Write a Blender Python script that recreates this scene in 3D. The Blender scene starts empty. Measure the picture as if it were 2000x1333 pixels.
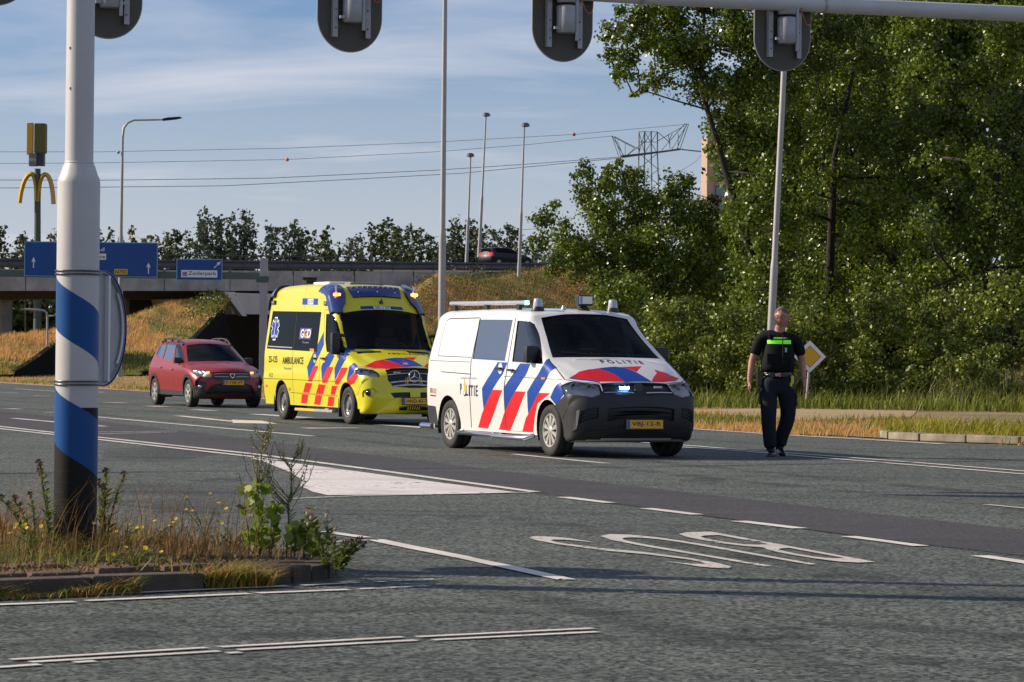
import bpy, bmesh, math, random
import numpy as np
from mathutils import Vector, Matrix
from mathutils.bvhtree import BVHTree
R = math.radians
random.seed(7)
rng = np.random.default_rng(11)
scene = bpy.context.scene
C = scene.collection

# ---------------------------------------------------------------- camera
F_PX, PITCH, ROLL, EYE = 5962.0, 0.0042, 0.0105, 1.34
cam_data = bpy.data.cameras.new('camera')
cam_data.sensor_width = 36.0
cam_data.lens = F_PX / 2000 * 36.0
cam_data.clip_start = 0.5
cam_data.clip_end = 6000
cam_data.dof.use_dof = True
cam_data.dof.focus_distance = 40.0
cam_data.dof.aperture_fstop = 20.0
cam = bpy.data.objects.new('camera', cam_data)
C.objects.link(cam)
cam.matrix_world = Matrix.Translation((0, 0, EYE)) @ Matrix.Rotation(math.pi / 2 + PITCH, 4, 'X') @ Matrix.Rotation(ROLL, 4, 'Z')
scene.camera = cam

# ---------------------------------------------------------------- sun and sky
SUN_ELEV, SUN_AZ = R(28), R(8.8)
sdir = Vector((-math.cos(SUN_AZ) * math.cos(SUN_ELEV), math.sin(SUN_AZ) * math.cos(SUN_ELEV), math.sin(SUN_ELEV)))
sun_data = bpy.data.lights.new('sun', 'SUN')
sun_data.energy = 5.0
sun_data.angle = R(0.5)
sun_data.color = (1.0, 0.86, 0.68)
sun = bpy.data.objects.new('sun', sun_data)
C.objects.link(sun)
sun.rotation_euler = sdir.to_track_quat('Z', 'Y').to_euler()
scene.view_settings.view_transform = 'Standard'
scene.view_settings.look = 'None'
scene.view_settings.exposure = 0.34
scene.view_settings.gamma = 1.0

world = bpy.data.worlds.new('World')
scene.world = world
world.use_nodes = True
nt = world.node_tree
for n in list(nt.nodes):
    nt.nodes.remove(n)
N = nt.nodes.new
out = N('ShaderNodeOutputWorld')
bg = N('ShaderNodeBackground')
bg.inputs['Strength'].default_value = 0.050
sky = N('ShaderNodeTexSky')
sky.sky_type = 'NISHITA'
sky.sun_disc = False
sky.sun_elevation = SUN_ELEV
sky.sun_rotation = math.atan2(sdir.x, sdir.y)
sky.air_density = 1.0
sky.dust_density = 0.6
sky.ozone_density = 2.0
# soft high clouds laid over the sky, everywhere above the horizon
tc = N('ShaderNodeTexCoord')
sep = N('ShaderNodeSeparateXYZ')
nt.links.new(tc.outputs['Generated'], sep.inputs[0])
den = N('ShaderNodeMath'); den.operation = 'ADD'; den.inputs[1].default_value = 0.10
zc = N('ShaderNodeMath'); zc.operation = 'MAXIMUM'; zc.inputs[1].default_value = 0.0
nt.links.new(sep.outputs['Z'], zc.inputs[0]); nt.links.new(zc.outputs[0], den.inputs[0])
dx = N('ShaderNodeMath'); dx.operation = 'DIVIDE'
dy = N('ShaderNodeMath'); dy.operation = 'DIVIDE'
nt.links.new(sep.outputs['X'], dx.inputs[0]); nt.links.new(den.outputs[0], dx.inputs[1])
nt.links.new(sep.outputs['Y'], dy.inputs[0]); nt.links.new(den.outputs[0], dy.inputs[1])
comb = N('ShaderNodeCombineXYZ')
nt.links.new(dx.outputs[0], comb.inputs[0]); nt.links.new(dy.outputs[0], comb.inputs[1])
mp = N('ShaderNodeMapping')
mp.inputs['Rotation'].default_value = (0, 0, R(-32))
mp.inputs['Scale'].default_value = (0.55, 0.80, 1)
mp.inputs['Location'].default_value = (1.3, 0.35, 0)
nt.links.new(comb.outputs[0], mp.inputs[0])
nz = N('ShaderNodeTexNoise')
nz.inputs['Scale'].default_value = 1.7
nz.inputs['Detail'].default_value = 7
nz.inputs['Roughness'].default_value = 0.55
nz.inputs['Distortion'].default_value = 0.5
nt.links.new(mp.outputs[0], nz.inputs['Vector'])
cr = N('ShaderNodeValToRGB')
cr.color_ramp.elements[0].position = 0.37; cr.color_ramp.elements[0].color = (0, 0, 0, 1)
cr.color_ramp.elements[1].position = 0.69; cr.color_ramp.elements[1].color = (.75, .75, .75, 1)
nt.links.new(nz.outputs['Fac'], cr.inputs[0])
# haze band near the horizon
hz = N('ShaderNodeMapRange')
hz.inputs['From Min'].default_value = 0.0; hz.inputs['From Max'].default_value = 0.12
hz.inputs['To Min'].default_value = 0.78; hz.inputs['To Max'].default_value = 0.0
nt.links.new(sep.outputs['Z'], hz.inputs['Value'])
mxf = N('ShaderNodeMath'); mxf.operation = 'MAXIMUM'
nt.links.new(cr.outputs[0], mxf.inputs[0]); nt.links.new(hz.outputs[0], mxf.inputs[1])
tint = N('ShaderNodeMix'); tint.data_type = 'RGBA'; tint.blend_type = 'MULTIPLY'
tint.inputs['Factor'].default_value = 1.0
tint.inputs['B'].default_value = (0.88, 1.12, 1.64, 1)
nt.links.new(sky.outputs[0], tint.inputs['A'])
mix = N('ShaderNodeMix'); mix.data_type = 'RGBA'
nt.links.new(mxf.outputs[0], mix.inputs['Factor'])
nt.links.new(tint.outputs['Result'], mix.inputs['A'])
mix.inputs['B'].default_value = (11.2, 11.4, 12.6, 1)
nt.links.new(mix.outputs['Result'], bg.inputs[0])
nt.links.new(bg.outputs[0], out.inputs[0])


# ---------------------------------------------------------------- helpers
def _ray(px, py):
    a, b = px - 1000, py - 666.5
    c, s = math.cos(ROLL), math.sin(ROLL)
    u = a * c + b * s
    v = -a * s + b * c
    d = (u / F_PX, 1.0, -v / F_PX)
    return Vector((d[0], d[1] * math.cos(PITCH) - d[2] * math.sin(PITCH), d[1] * math.sin(PITCH) + d[2] * math.cos(PITCH)))


def G(px, py, z=0.0):
    """surveyed spot on the ground (metres) of a point measured in the photograph"""
    d = _ray(px, py)
    t = (z - EYE) / d.z
    return Vector((d.x * t, d.y * t, z))


def W(px, py, Y):
    """point at distance Y seen at a photo position"""
    d = _ray(px, py)
    return Vector((d.x * Y / d.y, Y, EYE + d.z * Y / d.y))


def lin(c):
    return tuple(((v / 12.92) if v <= 0.04045 else ((v + 0.055) / 1.055) ** 2.4) for v in c)


def mat(name, col, rough=0.5, metal=0.0, spec=0.5, coat=0.0, noise=None, bump=None, emit=None, subsurf=None, trans=None):
    """noise = (scale, amount, colour2 or None); bump = (scale, strength, distance)"""
    m = bpy.data.materials.new(name)
    m.use_nodes = True
    t = m.node_tree
    b = t.nodes['Principled BSDF']
    b.inputs['Base Color'].default_value = (*col, 1)
    b.inputs['Roughness'].default_value = rough
    b.inputs['Metallic'].default_value = metal
    b.inputs['Specular IOR Level'].default_value = spec
    b.inputs['Coat Weight'].default_value = coat
    b.inputs['Coat Roughness'].default_value = 0.05
    tcn = t.nodes.new('ShaderNodeTexCoord')
    if noise:
        sc, am, c2 = noise
        n = t.nodes.new('ShaderNodeTexNoise')
        n.inputs['Scale'].default_value = sc
        n.inputs['Detail'].default_value = 6
        n.inputs['Roughness'].default_value = 0.6
        t.links.new(tcn.outputs['Object'], n.inputs['Vector'])
        rr = t.nodes.new('ShaderNodeValToRGB')
        rr.color_ramp.elements[0].position = 0.35
        rr.color_ramp.elements[1].position = 0.65
        if c2 is None:
            c2 = tuple(v * 0.6 for v in col)
        rr.color_ramp.elements[0].color = (*col, 1)
        rr.color_ramp.elements[1].color = tuple(col[i] * (1 - am) + c2[i] * am for i in range(3)) + (1,)
        t.links.new(n.outputs['Fac'], rr.inputs[0])
        t.links.new(rr.outputs[0], b.inputs['Base Color'])
    if bump:
        sc, st, di = bump
        n = t.nodes.new('ShaderNodeTexNoise')
        n.inputs['Scale'].default_value = sc
        n.inputs['Detail'].default_value = 5
        t.links.new(tcn.outputs['Object'], n.inputs['Vector'])
        bp = t.nodes.new('ShaderNodeBump')
        bp.inputs['Strength'].default_value = st
        bp.inputs['Distance'].default_value = di
        t.links.new(n.outputs['Fac'], bp.inputs['Height'])
        t.links.new(bp.outputs[0], b.inputs['Normal'])
    if emit:
        b.inputs['Emission Color'].default_value = (*emit[0], 1)
        b.inputs['Emission Strength'].default_value = emit[1]
    return m


def glass_mat(name, tintc, refl=1.0, ior=1.5):
    m = bpy.data.materials.new(name)
    m.use_nodes = True
    t = m.node_tree
    t.nodes.remove(t.nodes['Principled BSDF'])
    o = t.nodes['Material Output']
    tr = t.nodes.new('ShaderNodeBsdfTransparent'); tr.inputs[0].default_value = (*tintc, 1)
    gl = t.nodes.new('ShaderNodeBsdfGlossy'); gl.inputs['Roughness'].default_value = 0.02
    gl.inputs['Color'].default_value = (refl, refl, refl, 1)
    fr = t.nodes.new('ShaderNodeFresnel'); fr.inputs['IOR'].default_value = ior
    mx = t.nodes.new('ShaderNodeMixShader')
    t.links.new(fr.outputs[0], mx.inputs[0]); t.links.new(tr.outputs[0], mx.inputs[1]); t.links.new(gl.outputs[0], mx.inputs[2])
    t.links.new(mx.outputs[0], o.inputs[0])
    return m


def mesh_obj(name, verts, faces, m=None, parent=None, smooth=False, mats=None, fmat=None):
    me = bpy.data.meshes.new(name)
    me.from_pydata([tuple(v) for v in verts], [], [tuple(f) for f in faces])
    me.update()
    for mm in (mats or ([m] if m else [])):
        me.materials.append(mm)
    if fmat is not None:
        me.polygons.foreach_set('material_index', fmat)
    if smooth:
        me.polygons.foreach_set('use_smooth', [True] * len(me.polygons))
    o = bpy.data.objects.new(name, me)
    C.objects.link(o)
    if parent:
        o.parent = parent
    return o


def bm_obj(name, bm, m=None, parent=None, smooth=False, mats=None, auto=None):
    me = bpy.data.meshes.new(name)
    bm.normal_update()
    bm.to_mesh(me)
    bm.free()
    for mm in (mats or ([m] if m else [])):
        me.materials.append(mm)
    if smooth:
        me.polygons.foreach_set('use_smooth', [True] * len(me.polygons))
        if auto:
            me.set_sharp_from_angle(angle=R(auto))
    o = bpy.data.objects.new(name, me)
    C.objects.link(o)
    if parent:
        o.parent = parent
    return o


def thing(name, label, cat, loc=(0, 0, 0), rot=(0, 0, 0), group=None):
    o = bpy.data.objects.new(name, None)
    o.empty_display_size = 0.3
    C.objects.link(o)
    o.location = loc
    o.rotation_euler = rot
    o['label'] = label
    o['category'] = cat
    if group:
        o['group'] = group
    return o


def tag(o, label, cat, group=None, kind=None):
    o['label'] = label
    o['category'] = cat
    if group:
        o['group'] = group
    if kind:
        o['kind'] = kind
    return o


def struct(o):
    o['kind'] = 'structure'
    return o


def stuff(o):
    o['kind'] = 'stuff'
    return o


def box(bm, c, s, rot=None, bev=0.0):
    g = bmesh.ops.create_cube(bm, size=1.0)
    vs = g['verts']
    M = Matrix.Translation(c) @ (rot.to_matrix().to_4x4() if rot else Matrix.Identity(4)) @ Matrix.Diagonal((s[0], s[1], s[2], 1))
    bmesh.ops.transform(bm, matrix=M, verts=vs)
    if bev > 0:
        es = list({e for v in vs for e in v.link_edges})
        bmesh.ops.bevel(bm, geom=es, offset=bev, segments=2, affect='EDGES', profile=0.7)
    return vs


def boxo(name, c, s, m, parent=None, bev=0.0, rot=None):
    bm = bmesh.new()
    box(bm, c, s, rot, bev)
    return bm_obj(name, bm, m, parent)


def tube(bm, pts, rad, seg=10, cap=True):
    """tube through points; rad scalar or list"""
    pts = [Vector(p) for p in pts]
    n = len(pts)
    rads = rad if isinstance(rad, (list, tuple)) else [rad] * n
    rings = []
    ref = None
    for i, p in enumerate(pts):
        a = pts[max(i - 1, 0)]
        b = pts[min(i + 1, n - 1)]
        d = (b - a).normalized() if (b - a).length > 1e-9 else Vector((0, 0, 1))
        if ref is None:
            ref = Vector((0, 0, 1)) if abs(d.z) < 0.9 else Vector((1, 0, 0))
        u = d.cross(ref).normalized()
        v = u.cross(d).normalized()
        ref = v
        rings.append([bm.verts.new(p + (u * math.cos(2 * math.pi * k / seg) + v * math.sin(2 * math.pi * k / seg)) * rads[i]) for k in range(seg)])
    for i in range(n - 1):
        for k in range(seg):
            bm.faces.new((rings[i][k], rings[i][(k + 1) % seg], rings[i + 1][(k + 1) % seg], rings[i + 1][k]))
    if cap:
        bm.faces.new(rings[0][::-1])
        bm.faces.new(rings[-1])
    return rings


def tubeo(name, pts, rad, m, parent=None, seg=12):
    bm = bmesh.new()
    tube(bm, pts, rad, seg)
    bmesh.ops.recalc_face_normals(bm, faces=bm.faces)
    return bm_obj(name, bm, m, parent, smooth=True, auto=50)


def prism(bm, poly, y0, y1, axis='y'):
    """extrude a 2D polygon: axis y -> poly is (x,z)"""
    def P(a, b, t):
        return {'y': (a, t, b), 'x': (t, a, b), 'z': (a, b, t)}[axis]
    A = [bm.verts.new(P(a, b, y0)) for a, b in poly]
    B = [bm.verts.new(P(a, b, y1)) for a, b in poly]
    n = len(poly)
    bm.faces.new(A[::-1]); bm.faces.new(B)
    for i in range(n):
        bm.faces.new((A[i], A[(i + 1) % n], B[(i + 1) % n], B[i]))
    bmesh.ops.recalc_face_normals(bm, faces=bm.faces)


def prismo(name, poly, y0, y1, m, parent=None, axis='y', bev=0):
    bm = bmesh.new()
    prism(bm, poly, y0, y1, axis)
    if bev:
        bmesh.ops.bevel(bm, geom=list(bm.edges), offset=bev, segments=2, affect='EDGES')
    return bm_obj(name, bm, m, parent)


def lathe(bm, prof, seg=32, axis='y', origin=(0, 0, 0)):
    """prof: (radius, along); closed=False"""
    rings = []
    for r, a in prof:
        ring = []
        for k in range(seg):
            t = 2 * math.pi * k / seg
            u, v = r * math.cos(t), r * math.sin(t)
            p = {'y': (u, a, v), 'z': (u, v, a), 'x': (a, u, v)}[axis]
            ring.append(bm.verts.new(Vector(p) + Vector(origin)))
        rings.append(ring)
    for i in range(len(rings) - 1):
        for k in range(seg):
            bm.faces.new((rings[i][k], rings[i][(k + 1) % seg], rings[i + 1][(k + 1) % seg], rings[i + 1][k]))
    return rings


def latheo(name, prof, m, parent=None, seg=32, axis='z', loc=(0, 0, 0), smooth=True, auto=40):
    bm = bmesh.new()
    lathe(bm, prof, seg, axis, loc)
    bmesh.ops.remove_doubles(bm, verts=bm.verts, dist=1e-5)
    bmesh.ops.recalc_face_normals(bm, faces=bm.faces)
    return bm_obj(name, bm, m, parent, smooth=smooth, auto=auto)


def text_mesh(txt, size=1.0, extrude=0.0, spacing=1.0, align='CENTER', offset=0.0, shear=0.0):
    """(verts, faces) of lettering in the xy plane"""
    cu = bpy.data.curves.new('lettering', 'FONT')
    cu.body = txt
    cu.size = size
    cu.extrude = extrude
    cu.space_character = spacing
    cu.align_x = align
    cu.align_y = 'CENTER'
    cu.offset = offset
    cu.shear = shear
    cu.resolution_u = 3
    o = bpy.data.objects.new('lettering', cu)
    C.objects.link(o)
    bpy.context.view_layer.update()
    me = o.to_mesh()
    vs = [v.co.copy() for v in me.vertices]
    fs = [tuple(p.vertices) for p in me.polygons]
    o.to_mesh_clear()
    bpy.data.objects.remove(o)
    bpy.data.curves.remove(cu)
    return vs, fs


def text_obj(name, txt, w, h, M, m, parent=None, bold=0.0, spacing=1.05):
    """lettering stretched to width w and height h, placed with matrix M (text plane xy)"""
    vs, fs = text_mesh(txt, 1.0, 0, spacing, offset=bold)
    x0 = min(v.x for v in vs); x1 = max(v.x for v in vs); y0 = min(v.y for v in vs); y1 = max(v.y for v in vs)
    vs = [M @ Vector(((v.x - (x0 + x1) / 2) / (x1 - x0) * w, (v.y - (y0 + y1) / 2) / (y1 - y0) * h, 0)) for v in vs]
    return mesh_obj(name, vs, fs, m, parent)


def dup(root, loc=None, rot=None, label=None, parent=None):
    c = root.copy()
    C.objects.link(c)
    if parent is not None:
        c.parent = parent
    if loc is not None:
        c.location = loc
    if rot is not None:
        c.rotation_euler = rot
    if label:
        c['label'] = label
    for ch in root.children:
        dup(ch, parent=c)
    return c


def pip(x, y, poly):
    ins = False
    n = len(poly)
    j = n - 1
    for i in range(n):
        xi, yi = poly[i]; xj, yj = poly[j]
        if (yi > y) != (yj > y) and x < (xj - xi) * (y - yi) / (yj - yi) + xi:
            ins = not ins
        j = i
    return ins

# ---------------------------------------------------------------- vehicle bodywork
def resample(ctrl, n):
    """ctrl rows: x, z, edge radius, bow -> n smooth rows (centripetal Catmull-Rom)"""
    P = [np.array(c, float) for c in ctrl]
    P = [2 * P[0] - P[1]] + P + [2 * P[-1] - P[-2]]
    out = []
    for i in range(1, len(P) - 2):
        p0, p1, p2, p3 = P[i - 1:i + 3]
        d = lambda a, b: max(np.linalg.norm((b - a)[:2]) ** 0.5, 1e-4)
        t0 = 0; t1 = t0 + d(p0, p1); t2 = t1 + d(p1, p2); t3 = t2 + d(p2, p3)
        for k in range(24):
            t = t1 + (t2 - t1) * k / 24
            A1 = (t1 - t) / (t1 - t0) * p0 + (t - t0) / (t1 - t0) * p1
            A2 = (t2 - t) / (t2 - t1) * p1 + (t - t1) / (t2 - t1) * p2
            A3 = (t3 - t) / (t3 - t2) * p2 + (t - t2) / (t3 - t2) * p3
            B1 = (t2 - t) / (t2 - t0) * A1 + (t - t0) / (t2 - t0) * A2
            B2 = (t3 - t) / (t3 - t1) * A2 + (t - t1) / (t3 - t1) * A3
            out.append((t2 - t) / (t2 - t1) * B1 + (t - t1) / (t2 - t1) * B2)
    out.append(P[-2])
    out = np.array(out)
    seg = np.linalg.norm(np.diff(out[:, :2], axis=0), axis=1)
    # finer where the outline curves
    tang = np.diff(out[:, :2], axis=0) / np.maximum(seg[:, None], 1e-9)
    ang = np.zeros(len(seg)); ang[1:] = np.linalg.norm(np.diff(tang, axis=0), axis=1)
    w = seg + 0.22 * ang
    cum = np.concatenate([[0], np.cumsum(w)])
    ts = np.linspace(0, cum[-1], n)
    return np.array([np.interp(ts, cum, out[:, k]) for k in range(4)]).T


def body_grid(ctrl, Wf, zs, n=110, nflat=14, ncor=7, nside=20, dome=None):
    pr = resample(ctrl, n)
    xz = pr[:, :2]
    tg = np.gradient(xz, axis=0)
    tg /= np.linalg.norm(tg, axis=1)[:, None]
    nin = np.stack([-tg[:, 1], tg[:, 0]], 1)      # candidate inward normal
    mid = np.array([xz[:, 0].mean(), xz[:, 1].mean() * 0.6])
    if np.sum((mid - xz) * nin) < 0:
        nin = -nin
    half = []
    for i in range(n):
        b, r, bow = xz[i], pr[i, 2], pr[i, 3]
        w = Wf(b[0], b[1])
        row = []
        ys = [(w - r) * k / nflat for k in range(nflat + 1)]
        lowz = smooth01(0.85, 0.45, b[1])
        bd = nin[i] * (1 - lowz) + np.array([-1.0 if b[0] > mid[0] else 1.0, 0.0]) * lowz
        bd /= np.linalg.norm(bd)
        for y in ys:
            p = b + bd * (bow * (y / w) ** 2)
            row.append((p[0], y / w * Wf(p[0], p[1]), p[1]))
        for k in range(1, ncor + 1):
            th = math.pi / 2 * k / ncor
            y = w - r + r * math.sin(th)
            p = b + bd * (bow * (y / w) ** 2) + nin[i] * (r * (1 - math.cos(th)))
            row.append((p[0], y / w * Wf(p[0], p[1]), p[1]))
        half.append(row)
    E = np.array([[r[-1][0], r[-1][2]] for r in half])
    u = np.concatenate([[0], np.cumsum(np.maximum(np.abs(np.diff(E[:, 0])), 0.22 * np.abs(np.diff(E[:, 1]))))])
    u /= u[-1]
    xa, xb = E[0, 0], E[-1, 0]
    for i in range(n):
        T = np.array([xa + (xb - xa) * u[i], zs])
        for k in range(1, nside + 1):
            p = E[i] + (T - E[i]) * k / nside
            half[i].append((p[0], Wf(p[0], p[1]), p[1]))
    m = len(half[0])
    verts = []
    cols = 2 * m - 1
    for i in range(n):
        for j in range(cols):
            k = j - (m - 1)
            x, y, z = half[i][abs(k)]
            if dome:
                z += dome(x, abs(y), z)
            verts.append((x, math.copysign(y, k) if k else 0.0, z))
    faces = []
    for i in range(n - 1):
        for j in range(cols - 1):
            a = i * cols + j
            faces.append((a, a + 1, a + cols + 1, a + cols))
    return verts, faces


FD = Vector((0.78, 0, 0.626)).normalized()          # slanting front projection
FU = Vector((-FD.z, 0, FD.x))


def projector(ax):
    if ax == 'S':
        return lambda p: (p.x, p.z)
    if ax == 'F':
        return lambda p: (p.y, p.dot(FU))
    if ax == 'T':
        return lambda p: (p.x, p.y)


class Body:
    def __init__(self, verts, faces):
        self.bm = bmesh.new()
        vs = [self.bm.verts.new(v) for v in verts]
        for f in faces:
            try:
                self.bm.faces.new([vs[i] for i in f])
            except ValueError:
                pass
        bmesh.ops.remove_doubles(self.bm, verts=self.bm.verts, dist=1e-5)
        bmesh.ops.recalc_face_normals(self.bm, faces=self.bm.faces)
        self.bm.normal_update()
        # make sure they point outwards
        top = max(self.bm.faces, key=lambda f: f.calc_center_median().z)
        if top.normal.z < 0:
            bmesh.ops.reverse_faces(self.bm, faces=self.bm.faces)
        self.bm.normal_update()
        self.ref_v = [v.co.copy() for v in self.bm.verts]
        self.bm.verts.index_update()
        self.ref_n = [v.normal.copy() for v in self.bm.verts]
        tris = self.bm.calc_loop_triangles()
        self.ref_t = [tuple(l.vert.index for l in t) for t in tris]
        self.bvh = BVHTree.FromPolygons(self.ref_v, self.ref_t)
        self.lay = self.bm.faces.layers.int.new('part')
        self.parts = ['body']
        self.mats = []
        self.depth = {}
        self.partmat = {}

    def normal_at(self, p):
        co, nn, idx, d = self.bvh.find_nearest(p)
        a, b, c = self.ref_t[idx]
        A, B, Cc = self.ref_v[a], self.ref_v[b], self.ref_v[c]
        v0, v1, v2 = B - A, Cc - A, co - A
        d00, d01, d11, d20, d21 = v0.dot(v0), v0.dot(v1), v1.dot(v1), v2.dot(v0), v2.dot(v1)
        den = d00 * d11 - d01 * d01
        if abs(den) < 1e-14:
            return nn
        v = (d11 * d20 - d01 * d21) / den
        w = (d00 * d21 - d01 * d20) / den
        n = self.ref_n[a] * (1 - v - w) + self.ref_n[b] * v + self.ref_n[c] * w
        return n.normalized() if n.length > 1e-6 else nn

    def mat_index(self, m):
        if m not in self.mats:
            self.mats.append(m)
        return self.mats.index(m)

    def cut(self, ax, poly, m=None, part=None, depth=0.0, flt=None, side=0, join=False):
        """cut the polygon into the panels; paint it (m), or turn it into a part, or delete it (part='hole')"""
        bm = self.bm
        pj = projector(ax)
        xs = [p[0] for p in poly]; ys = [p[1] for p in poly]
        bx0, bx1, by0, by1 = min(xs) - .001, max(xs) + .001, min(ys) - .001, max(ys) + .001

        def ok(f):
            c = f.calc_center_median()
            if ax == 'S':
                if side * c.y < 0.25 or abs(f.normal.y) < 0.12:
                    return False
            elif ax == 'F':
                if f.normal.dot(FD) < 0.12:
                    return False
            elif ax == 'T':
                if f.normal.z < 0.2:
                    return False
            return flt(c) if flt else True
        cand = []
        for f in bm.faces:
            pts = [pj(v.co) for v in f.verts]
            if max(p[0] for p in pts) < bx0 or min(p[0] for p in pts) > bx1 or max(p[1] for p in pts) < by0 or min(p[1] for p in pts) > by1:
                continue
            if ok(f):
                cand.append(f)
        cand = set(cand)
        n = len(poly)
        for i in range(n):
            a, b = poly[i], poly[(i + 1) % n]
            ex0, ex1 = min(a[0], b[0]) - 1e-4, max(a[0], b[0]) + 1e-4
            ey0, ey1 = min(a[1], b[1]) - 1e-4, max(a[1], b[1]) + 1e-4
            dxy = (b[0] - a[0], b[1] - a[1])
            L = math.hypot(*dxy)
            if L < 1e-6:
                continue
            n2 = (-dxy[1] / L, dxy[0] / L)
            if ax == 'S':
                co, no = Vector((a[0], 0, a[1])), Vector((n2[0], 0, n2[1]))
            elif ax == 'T':
                co, no = Vector((a[0], a[1], 0)), Vector((n2[0], n2[1], 0))
            else:
                co, no = Vector((0, a[0], 0)) + FU * a[1], Vector((0, n2[0], 0)) + FU * n2[1]
            hit = []
            for f in cand:
                pts = [pj(v.co) for v in f.verts]
                if max(p[0] for p in pts) < ex0 or min(p[0] for p in pts) > ex1 or max(p[1] for p in pts) < ey0 or min(p[1] for p in pts) > ey1:
                    continue
                ds = [(p[0] - a[0]) * n2[0] + (p[1] - a[1]) * n2[1] for p in pts]
                if max(ds) > 2e-5 and min(ds) < -2e-5:
                    hit.append(f)
            if not hit:
                continue
            before = set(bm.faces)
            geom = list(set(hit) | {e for f in hit for e in f.edges} | {v for f in hit for v in f.verts})
            cand -= set(hit)
            r = bmesh.ops.bisect_plane(bm, geom=geom, plane_co=co, plane_no=no, dist=1e-5)
            new = [f for f in r['geom'] if isinstance(f, bmesh.types.BMFace) and f.is_valid]
            new += [f for f in bm.faces if f not in before]
            cand |= set(new)
            cand = {f for f in cand if f.is_valid}
        sel = []
        bm.normal_update()
        for f in cand:
            c = f.calc_center_median()
            u = pj(c)
            if ok(f) and pip(u[0], u[1], poly):
                sel.append(f)
        if part == 'hole':
            bmesh.ops.delete(bm, geom=sel, context='FACES')
            return
        if part:
            if join and part in self.parts:
                pid = self.parts.index(part)
            else:
                self.parts.append(part)
                pid = len(self.parts) - 1
            self.depth[pid] = depth
            mi = self.mat_index(m) if m is not None else None
            for f in sel:
                f[self.lay] = pid
                if mi is not None:
                    f.material_index = mi
        elif m is not None:
            mi = self.mat_index(m)
            for f in sel:
                f.material_index = mi

    def surf(self, p2, ax, side=-1):
        """point on the reference surface under a projected point"""
        if ax == 'S':
            o, d = Vector((p2[0], side * 3, p2[1])), Vector((0, -side, 0))
        elif ax == 'T':
            o, d = Vector((p2[0], p2[1], 5)), Vector((0, 0, -1))
        else:
            o, d = Vector((0, p2[0], 0)) + FU * p2[1] + FD * 4, -FD
        h = self.bvh.ray_cast(o, d)
        if h[0] is None:
            h = self.bvh.find_nearest(o + d * 2)
        return h[0]

    def finish(self, parent, seal, partnames=None):
        bm = self.bm
        if not self.mats:
            self.mats.append(None)
        objs = {}
        walls = bmesh.new()
        groups = {}
        for f in bm.faces:
            groups.setdefault(f[self.lay], []).append(f)
        for pid, fs in groups.items():
            dep = self.depth.get(pid, 0.0)
            idx = {}
            vs, fc, fm = [], [], []
            for f in fs:
                poly = []
                for v in f.verts:
                    if v not in idx:
                        idx[v] = len(vs)
                        vs.append(v)
                    poly.append(idx[v])
                fc.append(poly)
                fm.append(f.material_index)
            nrm = [self.normal_at(v.co) for v in vs]
            co = [v.co - nrm[i] * dep for i, v in enumerate(vs)]
            if abs(dep) > 0.0005:
                cnt = {}
                for f in fs:
                    for e in f.edges:
                        cnt[e] = cnt.get(e, 0) + 1
                for e, k in cnt.items():
                    if k == 1:
                        a, b = e.verts
                        q = [a.co + nrm[idx[a]] * .001, b.co + nrm[idx[b]] * .001, co[idx[b]] - nrm[idx[b]] * .004, co[idx[a]] - nrm[idx[a]] * .004]
                        walls.faces.new([walls.verts.new(x) for x in q])
            name = self.parts[pid]
            used = sorted(set(fm))
            o = mesh_obj(name, co, fc, None, parent, smooth=True, mats=[self.mats[i] for i in used], fmat=[used.index(i) for i in fm])
            o.data.validate()
            if len(o.data.vertices) == len(nrm):
                o.data.normals_split_custom_set_from_vertices([tuple(n) for n in nrm])
            objs.setdefault(name, []).append(o)
        if len(walls.faces):
            stuff(bm_obj('window_seal', walls, seal, parent))
        else:
            walls.free()
        bm.free()
        return objs

    def decal(self, name, vs2, fs, ax, m, parent, off=0.004, side=-1):
        """flat lettering (2D verts in the projected plane) laid on the surface"""
        out = []
        for p in vs2:
            q = self.surf(p, ax, side)
            out.append(q + self.normal_at(q) * off)
        return mesh_obj(name, out, fs, m, parent)

    def lettering(self, name, txt, ax, cx, cy, w, h, m, parent, side=-1, bold=0.01, off=0.004, spacing=1.05, bow=0.0):
        vs, fs = text_mesh(txt, 1.0, 0, spacing, offset=bold)
        x0 = min(v.x for v in vs); x1 = max(v.x for v in vs); y0 = min(v.y for v in vs); y1 = max(v.y for v in vs)
        sx = -1 if (ax == 'S' and side > 0) else 1
        P = []
        for v in vs:
            u = (v.x - (x0 + x1) / 2) / (x1 - x0) * w
            t = (v.y - (y0 + y1) / 2) / (y1 - y0) * h + bow * (u / w * 2) ** 2
            P.append((cx + sx * u, cy + t))
        return self.decal(name, P, fs, ax, m, parent, off, side)


def smooth01(a, b, x):
    t = min(max((x - a) / (b - a), 0), 1)
    return t * t * (3 - 2 * t)


def W_van(x, z):
    base = 0.952
    base *= 1 - 0.085 * smooth01(-0.9, 0.1, x) ** 1.5          # nose taper
    base *= 1 - 0.02 * smooth01(-4.3, -5.3, x)
    t = 0.955 + 0.045 * smooth01(0.2, 0.85, z)
    t -= 0.010 * smooth01(1.02, 1.06, z)
    t -= 0.175 * max(0, (z - 1.2)) / 0.75
    return base * t


def W_amb(x, z):
    base = 1.0
    base *= 1 - 0.11 * smooth01(-1.1, 0.1, x) ** 1.5
    t = 0.95 + 0.05 * smooth01(0.25, 0.9, z)
    t -= 0.008 * smooth01(0.84, 0.87, z)
    t -= 0.13 * max(0, (z - 1.3)) / 1.3
    return base * t


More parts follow.
